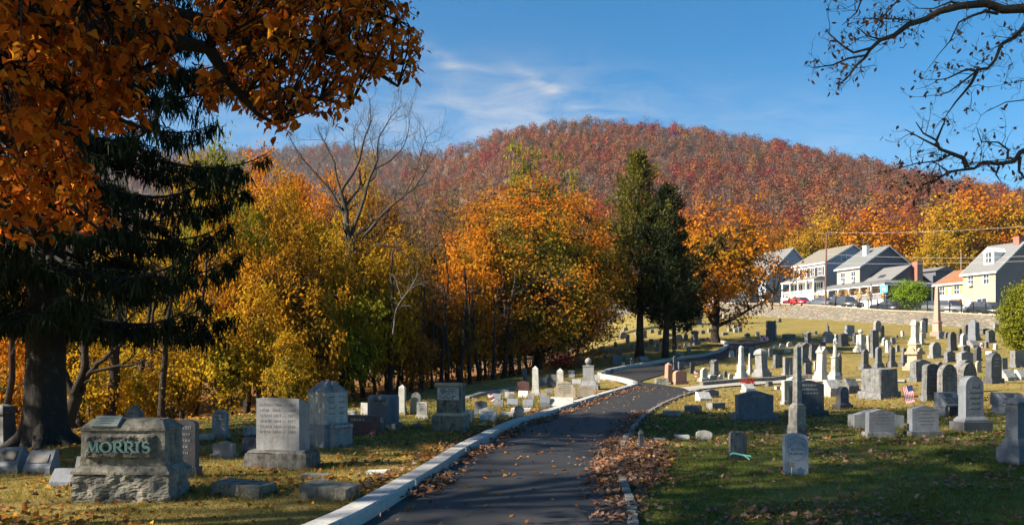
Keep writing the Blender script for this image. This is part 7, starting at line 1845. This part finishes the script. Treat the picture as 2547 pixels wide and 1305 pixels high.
    for sd in (-1, 1):
        MB().box(-Ln / 2 - .03, -Ln / 2 + .12, sd * hw * .72 - .16, sd * hw * .72 + .16, zb_ - .24, zb_ - .02).bevel(.02).build('tail_light', MATS['taillight'], o)
        MB().box(Ln / 2 - .16, Ln / 2 + .02, sd * hw * .72 - .18, sd * hw * .72 + .18, zb_ - .3, zb_ - .12).bevel(.02).build('headlight', MATS['headlight'], o)
        MB().box(cs[3].x - .35, cs[3].x - .2, sd * (hw + .02) - .0, sd * (hw + .2), cs[3].z + .02, cs[3].z + .18).bevel(.03).build('wing_mirror', MATS[paint], o)
    if kind == 'pickup':
        MB().box(-2.8, -.95, -hw + .12, hw - .12, 1.122, 1.14).build('bed_floor', MATS['tyre'], o)
        MB().box(2.88, 2.95, -hw * .5, hw * .5, .62, .92).build('grille', MATS['rim'], o)
    return o
car('sedan', 35.2, 3.2, -1, 'paint_red', 'red car parked above the wall in front of the white house')
car('sedan', 30.2, 3.2, -1, 'paint_slate', 'grey car parked right behind the red one')
car('suv', 25.9, 3.6, 1, 'paint_charcoal', 'dark car beside the utility pole')
car('sedan', 18.3, 3.2, -1, 'paint_dark', 'dark sedan parked below the decorated porch')
car('pickup', 9.6, 3.4, 1, 'paint_grey', 'grey pickup truck parked in front of the cream house')
car('suv', 4.4, 4.0, 1, 'paint_dark', 'black car with red tail light in front of the yellow house')
# ----------------------------------------------------------------- poles, wires, fence, hoop
def zpy(py, Y): return EYE + (YH - py) / F * Y
b = wall_pt(27, .9); zb = float(terr(np.array(27.), .9)); zt = zpy(578, b[1])
o = tag(empty('utility_pole', (b[0], b[1], zb)), 'reddish brown utility pole standing at the wall beside the white house', 'utility pole')
MB().tube([(0, 0, -.8), (.1, 0, (zt - zb) * .5), (.2, 0, zt - zb)], [.13, .12, .09], 10).build('pole', MATS['rust'], o)
MB().box(-.55, .95, -.06, .06, zt - zb - .35, zt - zb - .2).build('crossarm', MATS['wood'], o)
pt = Vector((b[0] + .2, b[1], zt))
b2 = wall_pt(26, 26); zb2 = float(terr(np.array(26.), 26.))
o = tag(empty('utility_pole', (b2[0], b2[1], zb2)), 'pale pole top showing behind the dark grey house', 'utility pole'); MB().tube([(0, 0, -.5), (0, 0, zpy(627, b2[1]) - zb2)], [.17, .12], 8).build('pole', MATS['wood'], o)
plain('wire', (.35, .35, .34), .5)
def wire(a, b, sag, label):
    pts = [a.lerp(b, i / 16) - Vector((0, 0, sag * 4 * (i / 16) * (1 - i / 16))) for i in range(17)]
    tag(MB().tube(pts, .014, 4).build('power_line', MATS['wire']), label, 'power line', 'overhead wires along the street')
wire(pt, at(2760, 545, 80), .5, 'uppermost overhead wire running right from the pole top')
wire(pt - Vector((0, 0, 4.3)), at(2760, 640, 80), .3, 'lower overhead wire crossing in front of the dark grey house')
wire(pt - Vector((0, 0, 4.3)), at(1700, 662, 140), .4, 'overhead wire running left from the pole towards the maple')
wire(pt - Vector((0, 0, 3.0)), at(2700, 630, 84), .5, 'middle overhead wire passing the yellow house')
fo = tag(empty('metal_fence', (0, 0, 0)), 'black metal fence with thin posts on top of the stone wall', 'fence')
pr_ = None
for k in np.arange(.5, 21, 1.5):
    z = float(wall_top(k)); MB().box(-.05, .05, -.05, .05, 0, 1.15).frus(1.15, .07, .07, 1.25, .01, .01).xform(Matrix.Translation(kv(k, .05, z))).build('post', MATS['darkmetal'], fo)
rl = MB()
for hh in (.15, .98):
    ks_ = np.arange(.5, 20.1, .5)
    for a, b in zip(ks_, ks_[1:]):
        rl.tube([kv(a, .05, float(wall_top(a)) + hh), kv(b, .05, float(wall_top(b)) + hh)], .022, 4)
for k in np.arange(.6, 20, .14): rl.tube([kv(k, .05, float(wall_top(k)) + .1), kv(k, .05, float(wall_top(k)) + 1.02)], .009, 4)
rl.build('railing', MATS['darkmetal'], fo)
p = kv(23.2, 7.8, float(terr(np.array(23.2), 7.8)))
o = tag(empty('basketball_hoop', p, UROT), 'basketball hoop with a blue backboard in front of the decorated porch', 'basketball hoop')
plain('bluepaint', (.10, .32, .55), .5)
MB().tube([(0, 0, -.1), (0, 0, 2.9)], .06, 8).build('pole', MATS['darkmetal'], o); bb = MB().box(-.65, .65, -.1, -.06, 2.5, 3.5).build('backboard', MATS['bluepaint'], o)
MB().box(-.25, .25, -.104, -.1005, 2.75, 2.8).box(-.25, .25, -.104, -.1005, 3.1, 3.15).box(-.25, -.2, -.104, -.1005, 2.8, 3.1).box(.2, .25, -.104, -.1005, 2.8, 3.1).build('target_square', MATS['trim'], bb)
MB().tube([(.23 * math.cos(q), -.36 + .23 * math.sin(q), 2.75) for q in np.linspace(0, 6.283, 16)], .012, 5).build('rim', MATS['rust'], o)
# green round tree and purple bare tree by the street
b = wall_pt(16.6, 5.2); S, LV = tree_geo(54, 4.4, 2.35, base=.12, n_tips=320, per=30, leaf=.2, blob=.25, trunk=.12, n_limbs=5, shape='dome', lump=.15)
place_tree('round_tree', S, LV, 'bark', 'lf_green', (b[0], b[1], float(terr(np.array(16.6), 5.2))), 'bright green round tree behind the wall fence')
b = wall_pt(-.2, 7.2); S, LV = tree_geo(55, 6.6, 3.0, base=.3, n_tips=420, per=5, leaf=.13, blob=.3, trunk=.16, n_limbs=8, shape='dome', lump=.15)
place_tree('purple_tree', S, LV, 'bark', 'lf_purple', (b[0], b[1], float(terr(np.array(-.2), 7.2))), 'dark purple leafed small tree before the yellow house')

# ================================================================= hill and its forest
RX = np.array([-2000, 0, 400, 600, 700, 800, 870, 950, 1050, 1110, 1180, 1240, 1300, 1380, 1440, 1550, 1650, 1750, 1850, 1950, 2050, 2150, 2250, 2350, 2450, 2547, 2700, 3100, 4500.])
RY = np.array([430, 400, 385, 380, 376, 370, 372, 382, 390, 388, 370, 348, 332, 324, 315, 320, 327, 342, 358, 374, 393, 416, 440, 462, 480, 502, 540, 600, 640.])
RY = RY + 8
RD = np.array([1250, 1250, 1250, 1250, 1250, 1230, 1200, 1150, 1050, 950, 850, 790, 760, 740, 730, 720, 710, 700, 690, 680, 660, 640, 620, 600, 580, 560, 540, 500, 500.])
def hill_params(t):
    px = CX + F * t; Yc = np.interp(px, RX, RD); zc = EYE + (YH - np.interp(px, RX, RY)) / F * Yc
    den = np.maximum(.931 * t + .364, .3); Y0 = np.minimum((47 + 49.25 + 30.94) / den, 230)
    k = -((t * Y0 - W0[0]) * WU[0] + (Y0 - W0[1]) * WU[1])
    zs = np.interp(k, WK, WTOP) + 1.0; z0 = -3 + (zs + 3) * smooth(.05, .2, t)
    return Yc, zc, Y0, z0
def hill_z(t, Y):
    Yc, zc, Y0, z0 = hill_params(t); u = np.clip((Y - Y0) / (Yc - Y0), -.1, 2)
    z = z0 + (zc - z0) * np.where(u > 0, np.abs(u) ** 1.22, u * .05)
    z = np.where(u > 1, zc - (zc - z0) * .9 * smooth(1.0, 1.9, u), z)
    return z + 5 * np.sin(t * 19 + Y * .012) * np.clip(u, 0, 1) * (1 - np.clip(u, 0, 1)) * 2
ts = np.linspace(-1.4, 1.6, 160); us = np.concatenate([np.linspace(-.06, 1.05, 60), np.linspace(1.1, 1.9, 10)])
Tm, Um = np.meshgrid(ts, us); Yc, zc, Y0, z0 = hill_params(Tm); Ym = Y0 + (Yc - Y0) * Um
V = np.stack([Tm * Ym, Ym, hill_z(Tm, Ym) - np.where(Um < 0, 1.5, 0)], -1).reshape(-1, 3); _, Fq = grid(ts, us, lambda a, b: a * 0)
m, nt = newmat('hillfloor'); geo = nd(nt, 'ShaderNodeNewGeometry'); n1 = noise(nt, geo.outputs['Position'], .05, 6, .7)
finish(nt, mixc(nt, n1, (.14, .085, .05), (.20, .13, .08)), 1.0)
tag(link('hill', mesh_np('hill', V, [Fq], smooth_=True), MATS['hillfloor']), kind='structure')
g = np.random.default_rng(91); pos = []
rowY = 100.0; u = 0.0
P_ = []
for Y in np.concatenate([np.arange(120, 330, 5.5), np.arange(330, 800, 6.5), np.arange(800, 1275, 10)]):
    t = np.arange(-.70, .72, (6.2 if Y < 800 else 10) / Y); t = t + g.normal(size=len(t)) * .35 * 7 / Y; y = Y + g.normal(size=len(t)) * 2.5
    Yc, zc, Y0, z0 = hill_params(t); ok = (y > Y0 + 6) & (y < Yc + 14)
    ok &= ~((t < .02) & (y < 260))
    P_.append(np.stack([t[ok] * y[ok], y[ok], hill_z(t[ok], y[ok])], 1))
P_ = np.concatenate(P_); nT = len(P_)
LVs = Leaves(); prot = []
for q in range(10):
    bare = q >= 6; m_ = 190 if not bare else 110
    D = unit(g.normal(size=(m_, 3))); D *= (g.random((m_, 1)) ** .33); lum = 1 + .3 * lumps(D, q)[:, None]
    if not bare:
        C = D * lum * np.array([3.6, 3.6, 4.2]) + np.array([0, 0, 6.6]); sz = g.uniform(.6, 1.1, m_)
        nv = unit(g.normal(size=(m_, 3)) * .18 + unit(D) + np.array([0, 0, .35])); dv = np.cross(nv, unit(g.normal(size=(m_, 3)))); wd = sz * .9
    else:
        C = D * lum * np.array([2.6, 2.6, 4.0]) + np.array([0, 0, 6.0]); C[:8] = np.array([0, 0, -.5]) + g.normal(size=(8, 3)) * .15
        sz = g.uniform(1.6, 3.6, m_); sz[:8] = 8; dv = unit(D * np.array([1, 1, .3]) + np.array([0, 0, 1.1]) + g.normal(size=(m_, 3)) * .25); dv[:8] = np.array([0, 0, 1]) + g.normal(size=(8, 3)) * .08; nv = g.normal(size=(m_, 3)); wd = sz * .085; wd[:8] = .3
    prot.append((C, dv, nv, sz, wd))
px_t = CX + F * P_[:, 0] / P_[:, 1]
# bare grey trees are commoner on the far left ridge, red ones come in patches
pn = np.sin(P_[:, 0] * .021 + 1) * np.sin(P_[:, 1] * .017 + P_[:, 0] * .008) ; rp = np.sin(P_[:, 0] * .035) * np.sin(P_[:, 1] * .03 + 2)
pb = np.clip(.17 + .14 * pn + .62 * smooth(1150, 850, px_t), .05, .92)
kind = np.where(g.random(nT) < pb, g.integers(6, 10, nT), g.integers(0, 6, nT))
hue = np.where(kind >= 6, g.uniform(.0, .18, nT), np.clip(.44 + .18 * g.normal(size=nT) + .10 * rp, .22, .80))
hue = np.where((kind < 6) & (rp > .35) & (g.random(nT) < .45), g.uniform(.82, .90, nT), hue)
hue = np.where((kind < 6) & (g.random(nT) < .015), .98, hue)
sc = (.62 + .85 * g.random(nT) ** 1.6) * np.where(P_[:, 1] < 330, .85, 1.0) * np.where(P_[:, 1] > 800, 1.25, 1)
for q in range(10):
    ii = np.where(kind == q)[0]
    if not len(ii): continue
    C, dv, nv, sz, wd = prot[q]; a = g.uniform(0, 6.28, len(ii)); ca, sa = np.cos(a)[:, None], np.sin(a)[:, None]
    def rot(A): return np.stack([A[None, :, 0] * ca - A[None, :, 1] * sa, A[None, :, 0] * sa + A[None, :, 1] * ca, np.repeat(A[None, :, 2], len(ii), 0)], -1)
    CC = rot(C) * sc[ii][:, None, None] + P_[ii][:, None]; kk = len(C)
    LVs.add(CC.reshape(-1, 3), rot(dv).reshape(-1, 3), rot(nv).reshape(-1, 3), (sz[None] * sc[ii][:, None]).ravel(), (wd[None] * sc[ii][:, None]).ravel(), np.repeat(hue[ii], kk) + g.normal(size=len(ii) * kk) * .012, 'kite' if q < 6 else 'tri')
m, nt = newmat('lf_hill'); a_ = nd(nt, 'ShaderNodeAttribute', attribute_name='tint')
c = ramp(nt, [(0, (.085, .062, .05)), (.2, (.125, .092, .075)), (.26, (.15, .08, .04)), (.42, (.20, .07, .032)), (.58, (.235, .065, .022)), (.72, (.25, .095, .022)), (.80, (.20, .13, .035)), (.83, (.18, .025, .024)), (.92, (.21, .035, .028)), (.96, (.035, .045, .015)), (1, (.05, .055, .016))], a_.outputs['Fac']).outputs[0]
d_ = nd(nt, 'ShaderNodeBsdfDiffuse'); t_ = nd(nt, 'ShaderNodeBsdfTranslucent'); mx = nd(nt, 'ShaderNodeMixShader'); o_ = nd(nt, 'ShaderNodeOutputMaterial')
L(nt, c, d_.inputs[0]); L(nt, c, t_.inputs[0]); mx.inputs[0].default_value = .25; L(nt, d_.outputs[0], mx.inputs[1]); L(nt, t_.outputs[0], mx.inputs[2]); L(nt, mx.outputs[0], o_.inputs[0])
tag(link('hill_forest', LVs.mesh('hill_forest'), MATS['lf_hill']), 'rust and grey autumn forest covering the hill', kind='stuff')
HG = 'autumn trees behind the houses'
for px, d, yt, w, lf, key, lb in [(2010, 158, 560, 110, 'gold', 't0', 'gold tree behind the left end of the white house roof'), (2065, 165, 530, 130, 'gold', 't1', 'olive gold tree above the white house roof'), (2170, 160, 516, 190, 'orange', 't0', 'big orange tree above the dark grey house'),
   (2250, 165, 545, 120, 'rust', 't1', 'dull rust tree right of the big orange one above the dark grey house'), (2360, 150, 500, 170, 'gold', 't1', 'gold tree above the cream house'), (2430, 158, 468, 210, 'orange', 't0', 'tallest orange gold tree left of the yellow house roof'),
   (2530, 155, 500, 170, 'gold', 't1', 'gold tree above the yellow house roof'), (1950, 175, 560, 110, 'rust', 't0', 'rust tree between the orange maple and the blue grey house'), (2330, 140, 575, 110, 'gold', 't0', 'low gold tree right behind the dark grey house wing'), (1700, 200, 560, 190, 'rust', 't0', 'rust tree behind the cedars'), (1860, 190, 590, 190, 'rust', 't1', 'rust tree behind the orange maple crown')]:
    t = (px - CX) / F; zh = float(hill_z(np.array([t]), np.array([float(d)]))[0]); tree_at(px, d, yt, w, lf, key, lb, 'maple_tree', HG, z=zh)

# ================================================================= grass and fallen leaves
LY = np.array([p.y for p in Lp]); LX = np.array([p.x for p in Lp]); RYv = np.array([p.y for p in Rp]); RXv = np.array([p.x for p in Rp])
def road_sides(Y): return np.interp(Y, LY, LX), np.interp(Y, RYv, RXv)
g = np.random.default_rng(101)
def scatter(n, y0, y1, pw=1.0, half=.70):
    u = g.random(n); Y = y0 * (y1 / y0) ** u if pw == 1 else y0 + (y1 - y0) * u; X = g.uniform(-half, half, n) * Y; return X, Y
X, Y = scatter(270000, 6.6, 30); xl, xr = road_sides(Y)
keep = ((X < xl - .30) | (X > xr + .10)) & (edge_s(X, Y) > -1.0); X, Y = X[keep], Y[keep]
left = X < np.interp(Y, LY, LX); patch = np.sin(X * 1.7 + np.sin(Y * 1.1) * 2) * np.sin(Y * 1.3 + X * .6)
keep = g.random(len(X)) < np.clip(.62 + .5 * patch, .12, 1); X, Y, left, patch = X[keep], Y[keep], left[keep], patch[keep]
dry = np.where(left, np.clip(.78 - .4 * smooth(15, 19, Y), .1, 1), .12 + .75 * smooth(17, 26, Y)) + g.normal(size=len(X)) * .16 - .15 * patch
ln = g.uniform(.025, .075, len(X)) * np.clip(1 + (Y - 8) / 22, 1, 2); wd = .0045 * np.clip(Y / 8, .8, 4) * g.uniform(.7, 1.4, len(X))
Cg = np.stack([X, Y, H(X, Y) - .004], 1); Dg = np.stack([g.normal(size=len(X)) * .55, g.normal(size=len(X)) * .55, np.ones(len(X))], 1)
LVg = Leaves(); LVg.add(Cg, Dg, g.normal(size=Cg.shape), ln, wd, np.clip(dry, 0, 1), 'tri')
# longer tufts left unmown round the feet of the near stones
for (fx, fy, ft, fw, fd) in FOOT:
    if fy > 24: continue
    n_ = int(90 + 120 * fw); sd = g.integers(0, 4, n_); q_ = g.uniform(-.55, .55, n_)
    lx = np.where(sd < 2, q_ * fw, np.where(sd == 2, -.53, .53) * fw); ly = np.where(sd == 0, -.53 * fd, np.where(sd == 1, .53 * fd, q_ * fd)) - 0.0
    X = fx + lx * math.cos(ft) - ly * math.sin(ft) + g.normal(size=n_) * .02; Y = fy + lx * math.sin(ft) + ly * math.cos(ft) + g.normal(size=n_) * .02
    LVg.add(np.stack([X, Y, H(X, Y) - .004], 1), np.stack([g.normal(size=n_) * .4, g.normal(size=n_) * .4, np.ones(n_)], 1), g.normal(size=(n_, 3)), g.uniform(.05, .14, n_), .006 * max(1, fy / 9), np.clip(g.normal(size=n_) * .2 + (.5 if fx < 0 else .25), 0, 1), 'tri')
cx2, cy2 = scatter(1500, 6.8, 20); xl, xr = road_sides(cy2); k_ = (cx2 < xl - .35) | (cx2 > xr + .2); cx2, cy2 = np.repeat(cx2[k_], 14), np.repeat(cy2[k_], 14); n_ = len(cx2)
X = cx2 + g.normal(size=n_) * .05; Y = cy2 + g.normal(size=n_) * .05
LVg.add(np.stack([X, Y, H(X, Y) - .004], 1), np.stack([g.normal(size=n_) * .5, g.normal(size=n_) * .5, np.ones(n_)], 1), g.normal(size=(n_, 3)), g.uniform(.05, .12, n_), .006 * np.clip(Y / 9, .8, 3), np.clip(g.normal(size=n_) * .2 + np.where(X < 0, .65, .3), 0, 1), 'tri')
m, nt = newmat('grassblade'); a_ = nd(nt, 'ShaderNodeAttribute', attribute_name='tint'); geo = nd(nt, 'ShaderNodeNewGeometry')
c = ramp(nt, [(0, (.07, .095, .017)), (.3, (.12, .135, .025)), (.6, (.20, .155, .038)), (1, (.33, .225, .06))], a_.outputs['Fac']).outputs[0]
r2 = mth(nt, 'ADD', mth(nt, 'MULTIPLY', geo.outputs['Random Per Island'], .7), .65); hs = nd(nt, 'ShaderNodeHueSaturation'); L(nt, r2, hs.inputs['Value']); L(nt, c, hs.inputs['Color'])
d_ = nd(nt, 'ShaderNodeBsdfDiffuse'); t_ = nd(nt, 'ShaderNodeBsdfTranslucent'); mx = nd(nt, 'ShaderNodeMixShader'); o_ = nd(nt, 'ShaderNodeOutputMaterial')
L(nt, hs.outputs[0], d_.inputs[0]); L(nt, hs.outputs[0], t_.inputs[0]); mx.inputs[0].default_value = .35; L(nt, d_.outputs[0], mx.inputs[1]); L(nt, t_.outputs[0], mx.inputs[2]); L(nt, mx.outputs[0], o_.inputs[0])
tag(link('grass', LVg.mesh('grass'), MATS['grassblade']), 'short mown grass on both lawns', 'grass', kind='stuff')
LVf = Leaves()
def drop(X, Y, zoff, size, shape, tint):
    n = len(X); C = np.stack([X, Y, H(X, Y) + zoff + .012], 1); D = np.stack([g.normal(size=n), g.normal(size=n), g.normal(size=n) * .25], 1); N = np.stack([g.normal(size=n) * .4, g.normal(size=n) * .4, np.ones(n)], 1)
    LVf.add(C, D, N, size, size * g.uniform(.7, 1.0, n), tint, shape, .25)
X, Y = scatter(10500, 6.6, 15); xl, xr = road_sides(Y); k_ = ((X < xl - .3) | (X > xr + .12)); X, Y = X[k_], Y[k_]
cl = np.sin(X * 1.1 + 2 * np.sin(Y * .9)) * np.sin(Y * 1.6 - X * .5); k_ = g.random(len(X)) < np.clip(.35 + .6 * cl, .06, 1); X, Y = X[k_], Y[k_]
lf_ = X < road_sides(Y)[0]; drop(X, Y, .015, g.uniform(.05, .10, len(X)), 'lobed', np.where(lf_, g.uniform(.25, .85, len(X)), g.uniform(0, .35, len(X))))
X, Y = scatter(22000, 14, 80); xl, xr = road_sides(Y); k_ = ((X < xl - .3) | (X > xr + .12)) & (edge_s(X, Y) > -4); X, Y = X[k_], Y[k_]
drop(X, Y, .015, g.uniform(.06, .11, len(X)), 'kite', np.where(X < road_sides(Y)[0], g.uniform(.05, .8, len(X)), g.uniform(0, .4, len(X))))
# along the kerb, both sides, and the right edging
for n, off0, off1, zo, tn, y0 in ((2600, -.75, -.26, .03, (.1, .6), 9), (3200, .02, .34, .045, (.0, .45), 8.6), (300, .2, 1.4, .045, (.2, .8), 8)):
    Y = g.uniform(y0, 34, n); X = np.interp(Y, LY, LX) + off0 + (off1 - off0) * g.random(n) ** 1.6; k_ = g.random(n) < .55 + .45 * np.sin(Y * 2.1) ; X, Y = X[k_], Y[k_]
    drop(X, Y, zo + g.random(len(X)) * .05, g.uniform(.05, .10, len(X)), 'lobed' if n < 500 else 'kite', g.uniform(tn[0], tn[1], len(X)))
Y = g.uniform(7, 34, 210); xl, xr = road_sides(Y); X = xl + (xr - xl) * g.random(210); drop(X, Y, .06, g.uniform(.05, .085, 210), 'lobed', g.uniform(.0, .8, 210))
Y = g.uniform(7.5, 22, 1500); X = np.interp(Y, RYv, RXv) + g.normal(size=1500) * .16 - .12; drop(X, Y, .05, g.uniform(.05, .09, 1500), 'kite', g.uniform(0, .4, 1500))
# leaves in the wood
X, Y = scatter(16000, 18, 60, half=.66); k_ = edge_s(X, Y) < .5; X, Y = X[k_], Y[k_]; drop(X, Y, .02, g.uniform(.09, .16, len(X)), 'kite', g.uniform(.2, .9, len(X)))
m, nt = newmat('lf_fallen'); a_ = nd(nt, 'ShaderNodeAttribute', attribute_name='tint'); geo = nd(nt, 'ShaderNodeNewGeometry')
c = ramp(nt, [(0, (.20, .13, .095)), (.2, (.27, .17, .12)), (.35, (.20, .085, .035)), (.55, (.32, .12, .03)), (.75, (.44, .22, .03)), (1, (.52, .33, .05))], a_.outputs['Fac']).outputs[0]
r2 = mth(nt, 'ADD', mth(nt, 'MULTIPLY', geo.outputs['Random Per Island'], .8), .55); hs = nd(nt, 'ShaderNodeHueSaturation'); L(nt, r2, hs.inputs['Value']); L(nt, c, hs.inputs['Color'])
d_ = nd(nt, 'ShaderNodeBsdfDiffuse'); t_ = nd(nt, 'ShaderNodeBsdfTranslucent'); mx = nd(nt, 'ShaderNodeMixShader'); o_ = nd(nt, 'ShaderNodeOutputMaterial')
L(nt, hs.outputs[0], d_.inputs[0]); L(nt, hs.outputs[0], t_.inputs[0]); mx.inputs[0].default_value = .25; L(nt, d_.outputs[0], mx.inputs[1]); L(nt, t_.outputs[0], mx.inputs[2]); L(nt, mx.outputs[0], o_.inputs[0])
tag(link('fallen_leaves', LVf.mesh('fallen_leaves'), MATS['lf_fallen']), 'fallen autumn leaves lying on lawn and road', 'leaves', kind='stuff')
# the heap of leaves at the right edge of the road
LVf = Leaves(); n = 5200
cx_, cy_ = ground(1578, 1150)[:2]
A = g.normal(size=(n, 2)) * np.array([.22, 1.1]); ang = math.radians(-12); X = cx_ + A[:, 0] * math.cos(ang) - A[:, 1] * math.sin(ang); Y = cy_ + A[:, 0] * math.sin(ang) + A[:, 1] * math.cos(ang)
hgt = .10 * np.exp(-(A[:, 0] / .32) ** 2 - (A[:, 1] / 1.3) ** 2)
drop(X, Y, .03 + hgt * g.uniform(.3, 1, n), g.uniform(.05, .10, n), 'lobed', np.clip(g.uniform(0, .42, n) + (g.random(n) < .04) * .5, 0, 1))
tag(link('leaf_pile', LVf.mesh('leaf_pile'), MATS['lf_fallen']), 'heap of brown leaves swept against the right road edge', 'leaves', kind='stuff')

# ================================================================= light, sky, camera
az = Vector((SUN_AZ[0], SUN_AZ[1], 0)).normalized(); el = R(SUN_EL); to_sun = az * math.cos(el) + Vector((0, 0, math.sin(el)))
ld = bpy.data.lights.new('sun', 'SUN'); ld.energy = 5.0; ld.angle = R(.53); ld.color = (1.0, .90, .76)
lo = bpy.data.objects.new('sun', ld); COL.objects.link(lo); lo.rotation_euler = (-to_sun).to_track_quat('-Z', 'Y').to_euler(); lo.location = (-40, -10, 40)
w = bpy.data.worlds.new('World'); scene.world = w; w.use_nodes = True; nt = w.node_tree; nt.nodes.clear()
sk = nd(nt, 'ShaderNodeTexSky', sky_type='NISHITA'); sk.sun_disc = False; sk.sun_elevation = el; sk.sun_rotation = math.atan2(az.x, az.y) % (2 * math.pi)
sk.air_density = 1.0; sk.dust_density = .8; sk.ozone_density = 3.5; sk.altitude = 100
tc = nd(nt, 'ShaderNodeTexCoord'); sp = nd(nt, 'ShaderNodeSeparateXYZ'); L(nt, tc.outputs['Generated'], sp.inputs[0])
yy = mth(nt, 'MAXIMUM', sp.outputs[1], .05); uu = mth(nt, 'DIVIDE', sp.outputs[0], yy); ww = mth(nt, 'DIVIDE', sp.outputs[2], yy)
def band(u0, w0, du, dw, sa, spp):
    ln = math.hypot(du, dw); du, dw = du / ln, dw / ln
    a = mth(nt, 'SUBTRACT', uu, u0); b = mth(nt, 'SUBTRACT', ww, w0)
    al = mth(nt, 'ADD', mth(nt, 'MULTIPLY', a, du), mth(nt, 'MULTIPLY', b, dw)); pe = mth(nt, 'SUBTRACT', mth(nt, 'MULTIPLY', b, du), mth(nt, 'MULTIPLY', a, dw))
    q = mth(nt, 'ADD', mth(nt, 'POWER', mth(nt, 'ABSOLUTE', mth(nt, 'DIVIDE', al, sa)), 2.0), mth(nt, 'POWER', mth(nt, 'ABSOLUTE', mth(nt, 'DIVIDE', pe, spp)), 2.0))
    return mth(nt, 'EXPONENT', mth(nt, 'MULTIPLY', q, -1.0))
cb = nd(nt, 'ShaderNodeCombineXYZ'); L(nt, uu, cb.inputs[0]); L(nt, ww, cb.inputs[1])
mp = nd(nt, 'ShaderNodeMapping'); mp.inputs['Rotation'].default_value = (0, 0, R(30)); mp.inputs['Scale'].default_value = (9, 34, 1); L(nt, cb.outputs[0], mp.inputs[0])
n1 = ramp(nt, [(.36, (0, 0, 0)), (.72, (1, 1, 1))], noise(nt, mp.outputs[0], 1.0, 7, .62, .9)).outputs[0]
n2 = ramp(nt, [(.35, (0, 0, 0)), (.8, (1, 1, 1))], noise(nt, cb.outputs[0], 5.0, 5, .6, .6)).outputs[0]
tot = None
for (u0, w0, du, dw, sa, spp, am) in [(.045, .338, .085, -.050, .052, .0085, .85), (-.085, .372, -.03, .02, .026, .010, .75), (-.045, .362, .06, -.006, .035, .006, .45), (.02, .318, .17, -.055, .13, .030, .42), (-.02, .29, .17, -.06, .13, .02, .35), (.10, .33, .1, -.03, .10, .045, .22), (-.05, .26, 1, -.05, .32, .08, .55), (.34, .29, 1, -.1, .2, .05, .18)]:
    x = mth(nt, 'MULTIPLY', band(u0, w0, du, dw, sa, spp), am); tot = x if tot is None else mth(nt, 'ADD', tot, x)
cm = mth(nt, 'MULTIPLY', tot, mth(nt, 'ADD', mth(nt, 'MULTIPLY', n1, .75), mth(nt, 'MULTIPLY', n2, .35)), True)
hs = nd(nt, 'ShaderNodeHueSaturation'); hs.inputs['Hue'].default_value = .492; hs.inputs['Saturation'].default_value = 1.42; hs.inputs['Value'].default_value = 1.1; L(nt, sk.outputs[0], hs.inputs['Color'])
bw = nd(nt, 'ShaderNodeRGBToBW'); L(nt, sk.outputs[0], bw.inputs[0])
wc = nd(nt, 'ShaderNodeCombineColor'); [L(nt, mth(nt, 'MULTIPLY', bw.outputs[0], f_), wc.inputs[i]) for i, f_ in enumerate((2.1, 2.15, 2.25))]
bg = nd(nt, 'ShaderNodeBackground'); bg.inputs[1].default_value = .052; ow = nd(nt, 'ShaderNodeOutputWorld')
L(nt, mixc(nt, cm, hs.outputs[0], wc.outputs[0]), bg.inputs[0]); L(nt, bg.outputs[0], ow.inputs[0])

# pale autumn air over the valley
hz = MB().box(-1500, 1500, -80, 1700, -12, 420); hm, hnt = newmat('haze_air'); pv = nd(hnt, 'ShaderNodeVolumePrincipled'); ho = nd(hnt, 'ShaderNodeOutputMaterial')
pv.inputs['Color'].default_value = (.80, .86, 1, 1); pv.inputs['Density'].default_value = .00008; pv.inputs['Anisotropy'].default_value = .2; hnt.links.new(pv.outputs[0], ho.inputs['Volume'])
tag(hz.build('haze', hm), 'thin pale haze filling the valley', kind='stuff')
cd = bpy.data.cameras.new('camera'); co = bpy.data.objects.new('camera', cd); COL.objects.link(co)
co.location = (0, 0, EYE); co.rotation_euler = (R(90), 0, 0); cd.sensor_width = 36; cd.lens = 36 * F / 2547; cd.shift_y = (YH - 652.5) / 2547; cd.clip_start = .05; cd.clip_end = 6000
scene.camera = co
scene.view_settings.view_transform = 'Standard'; scene.view_settings.look = 'None'; scene.view_settings.exposure = 1.55; scene.view_settings.gamma = 1.0
scene.cycles.max_bounces = 6; scene.cycles.diffuse_bounces = 3; scene.cycles.glossy_bounces = 2; scene.cycles.transmission_bounces = 4; scene.cycles.volume_bounces = 0
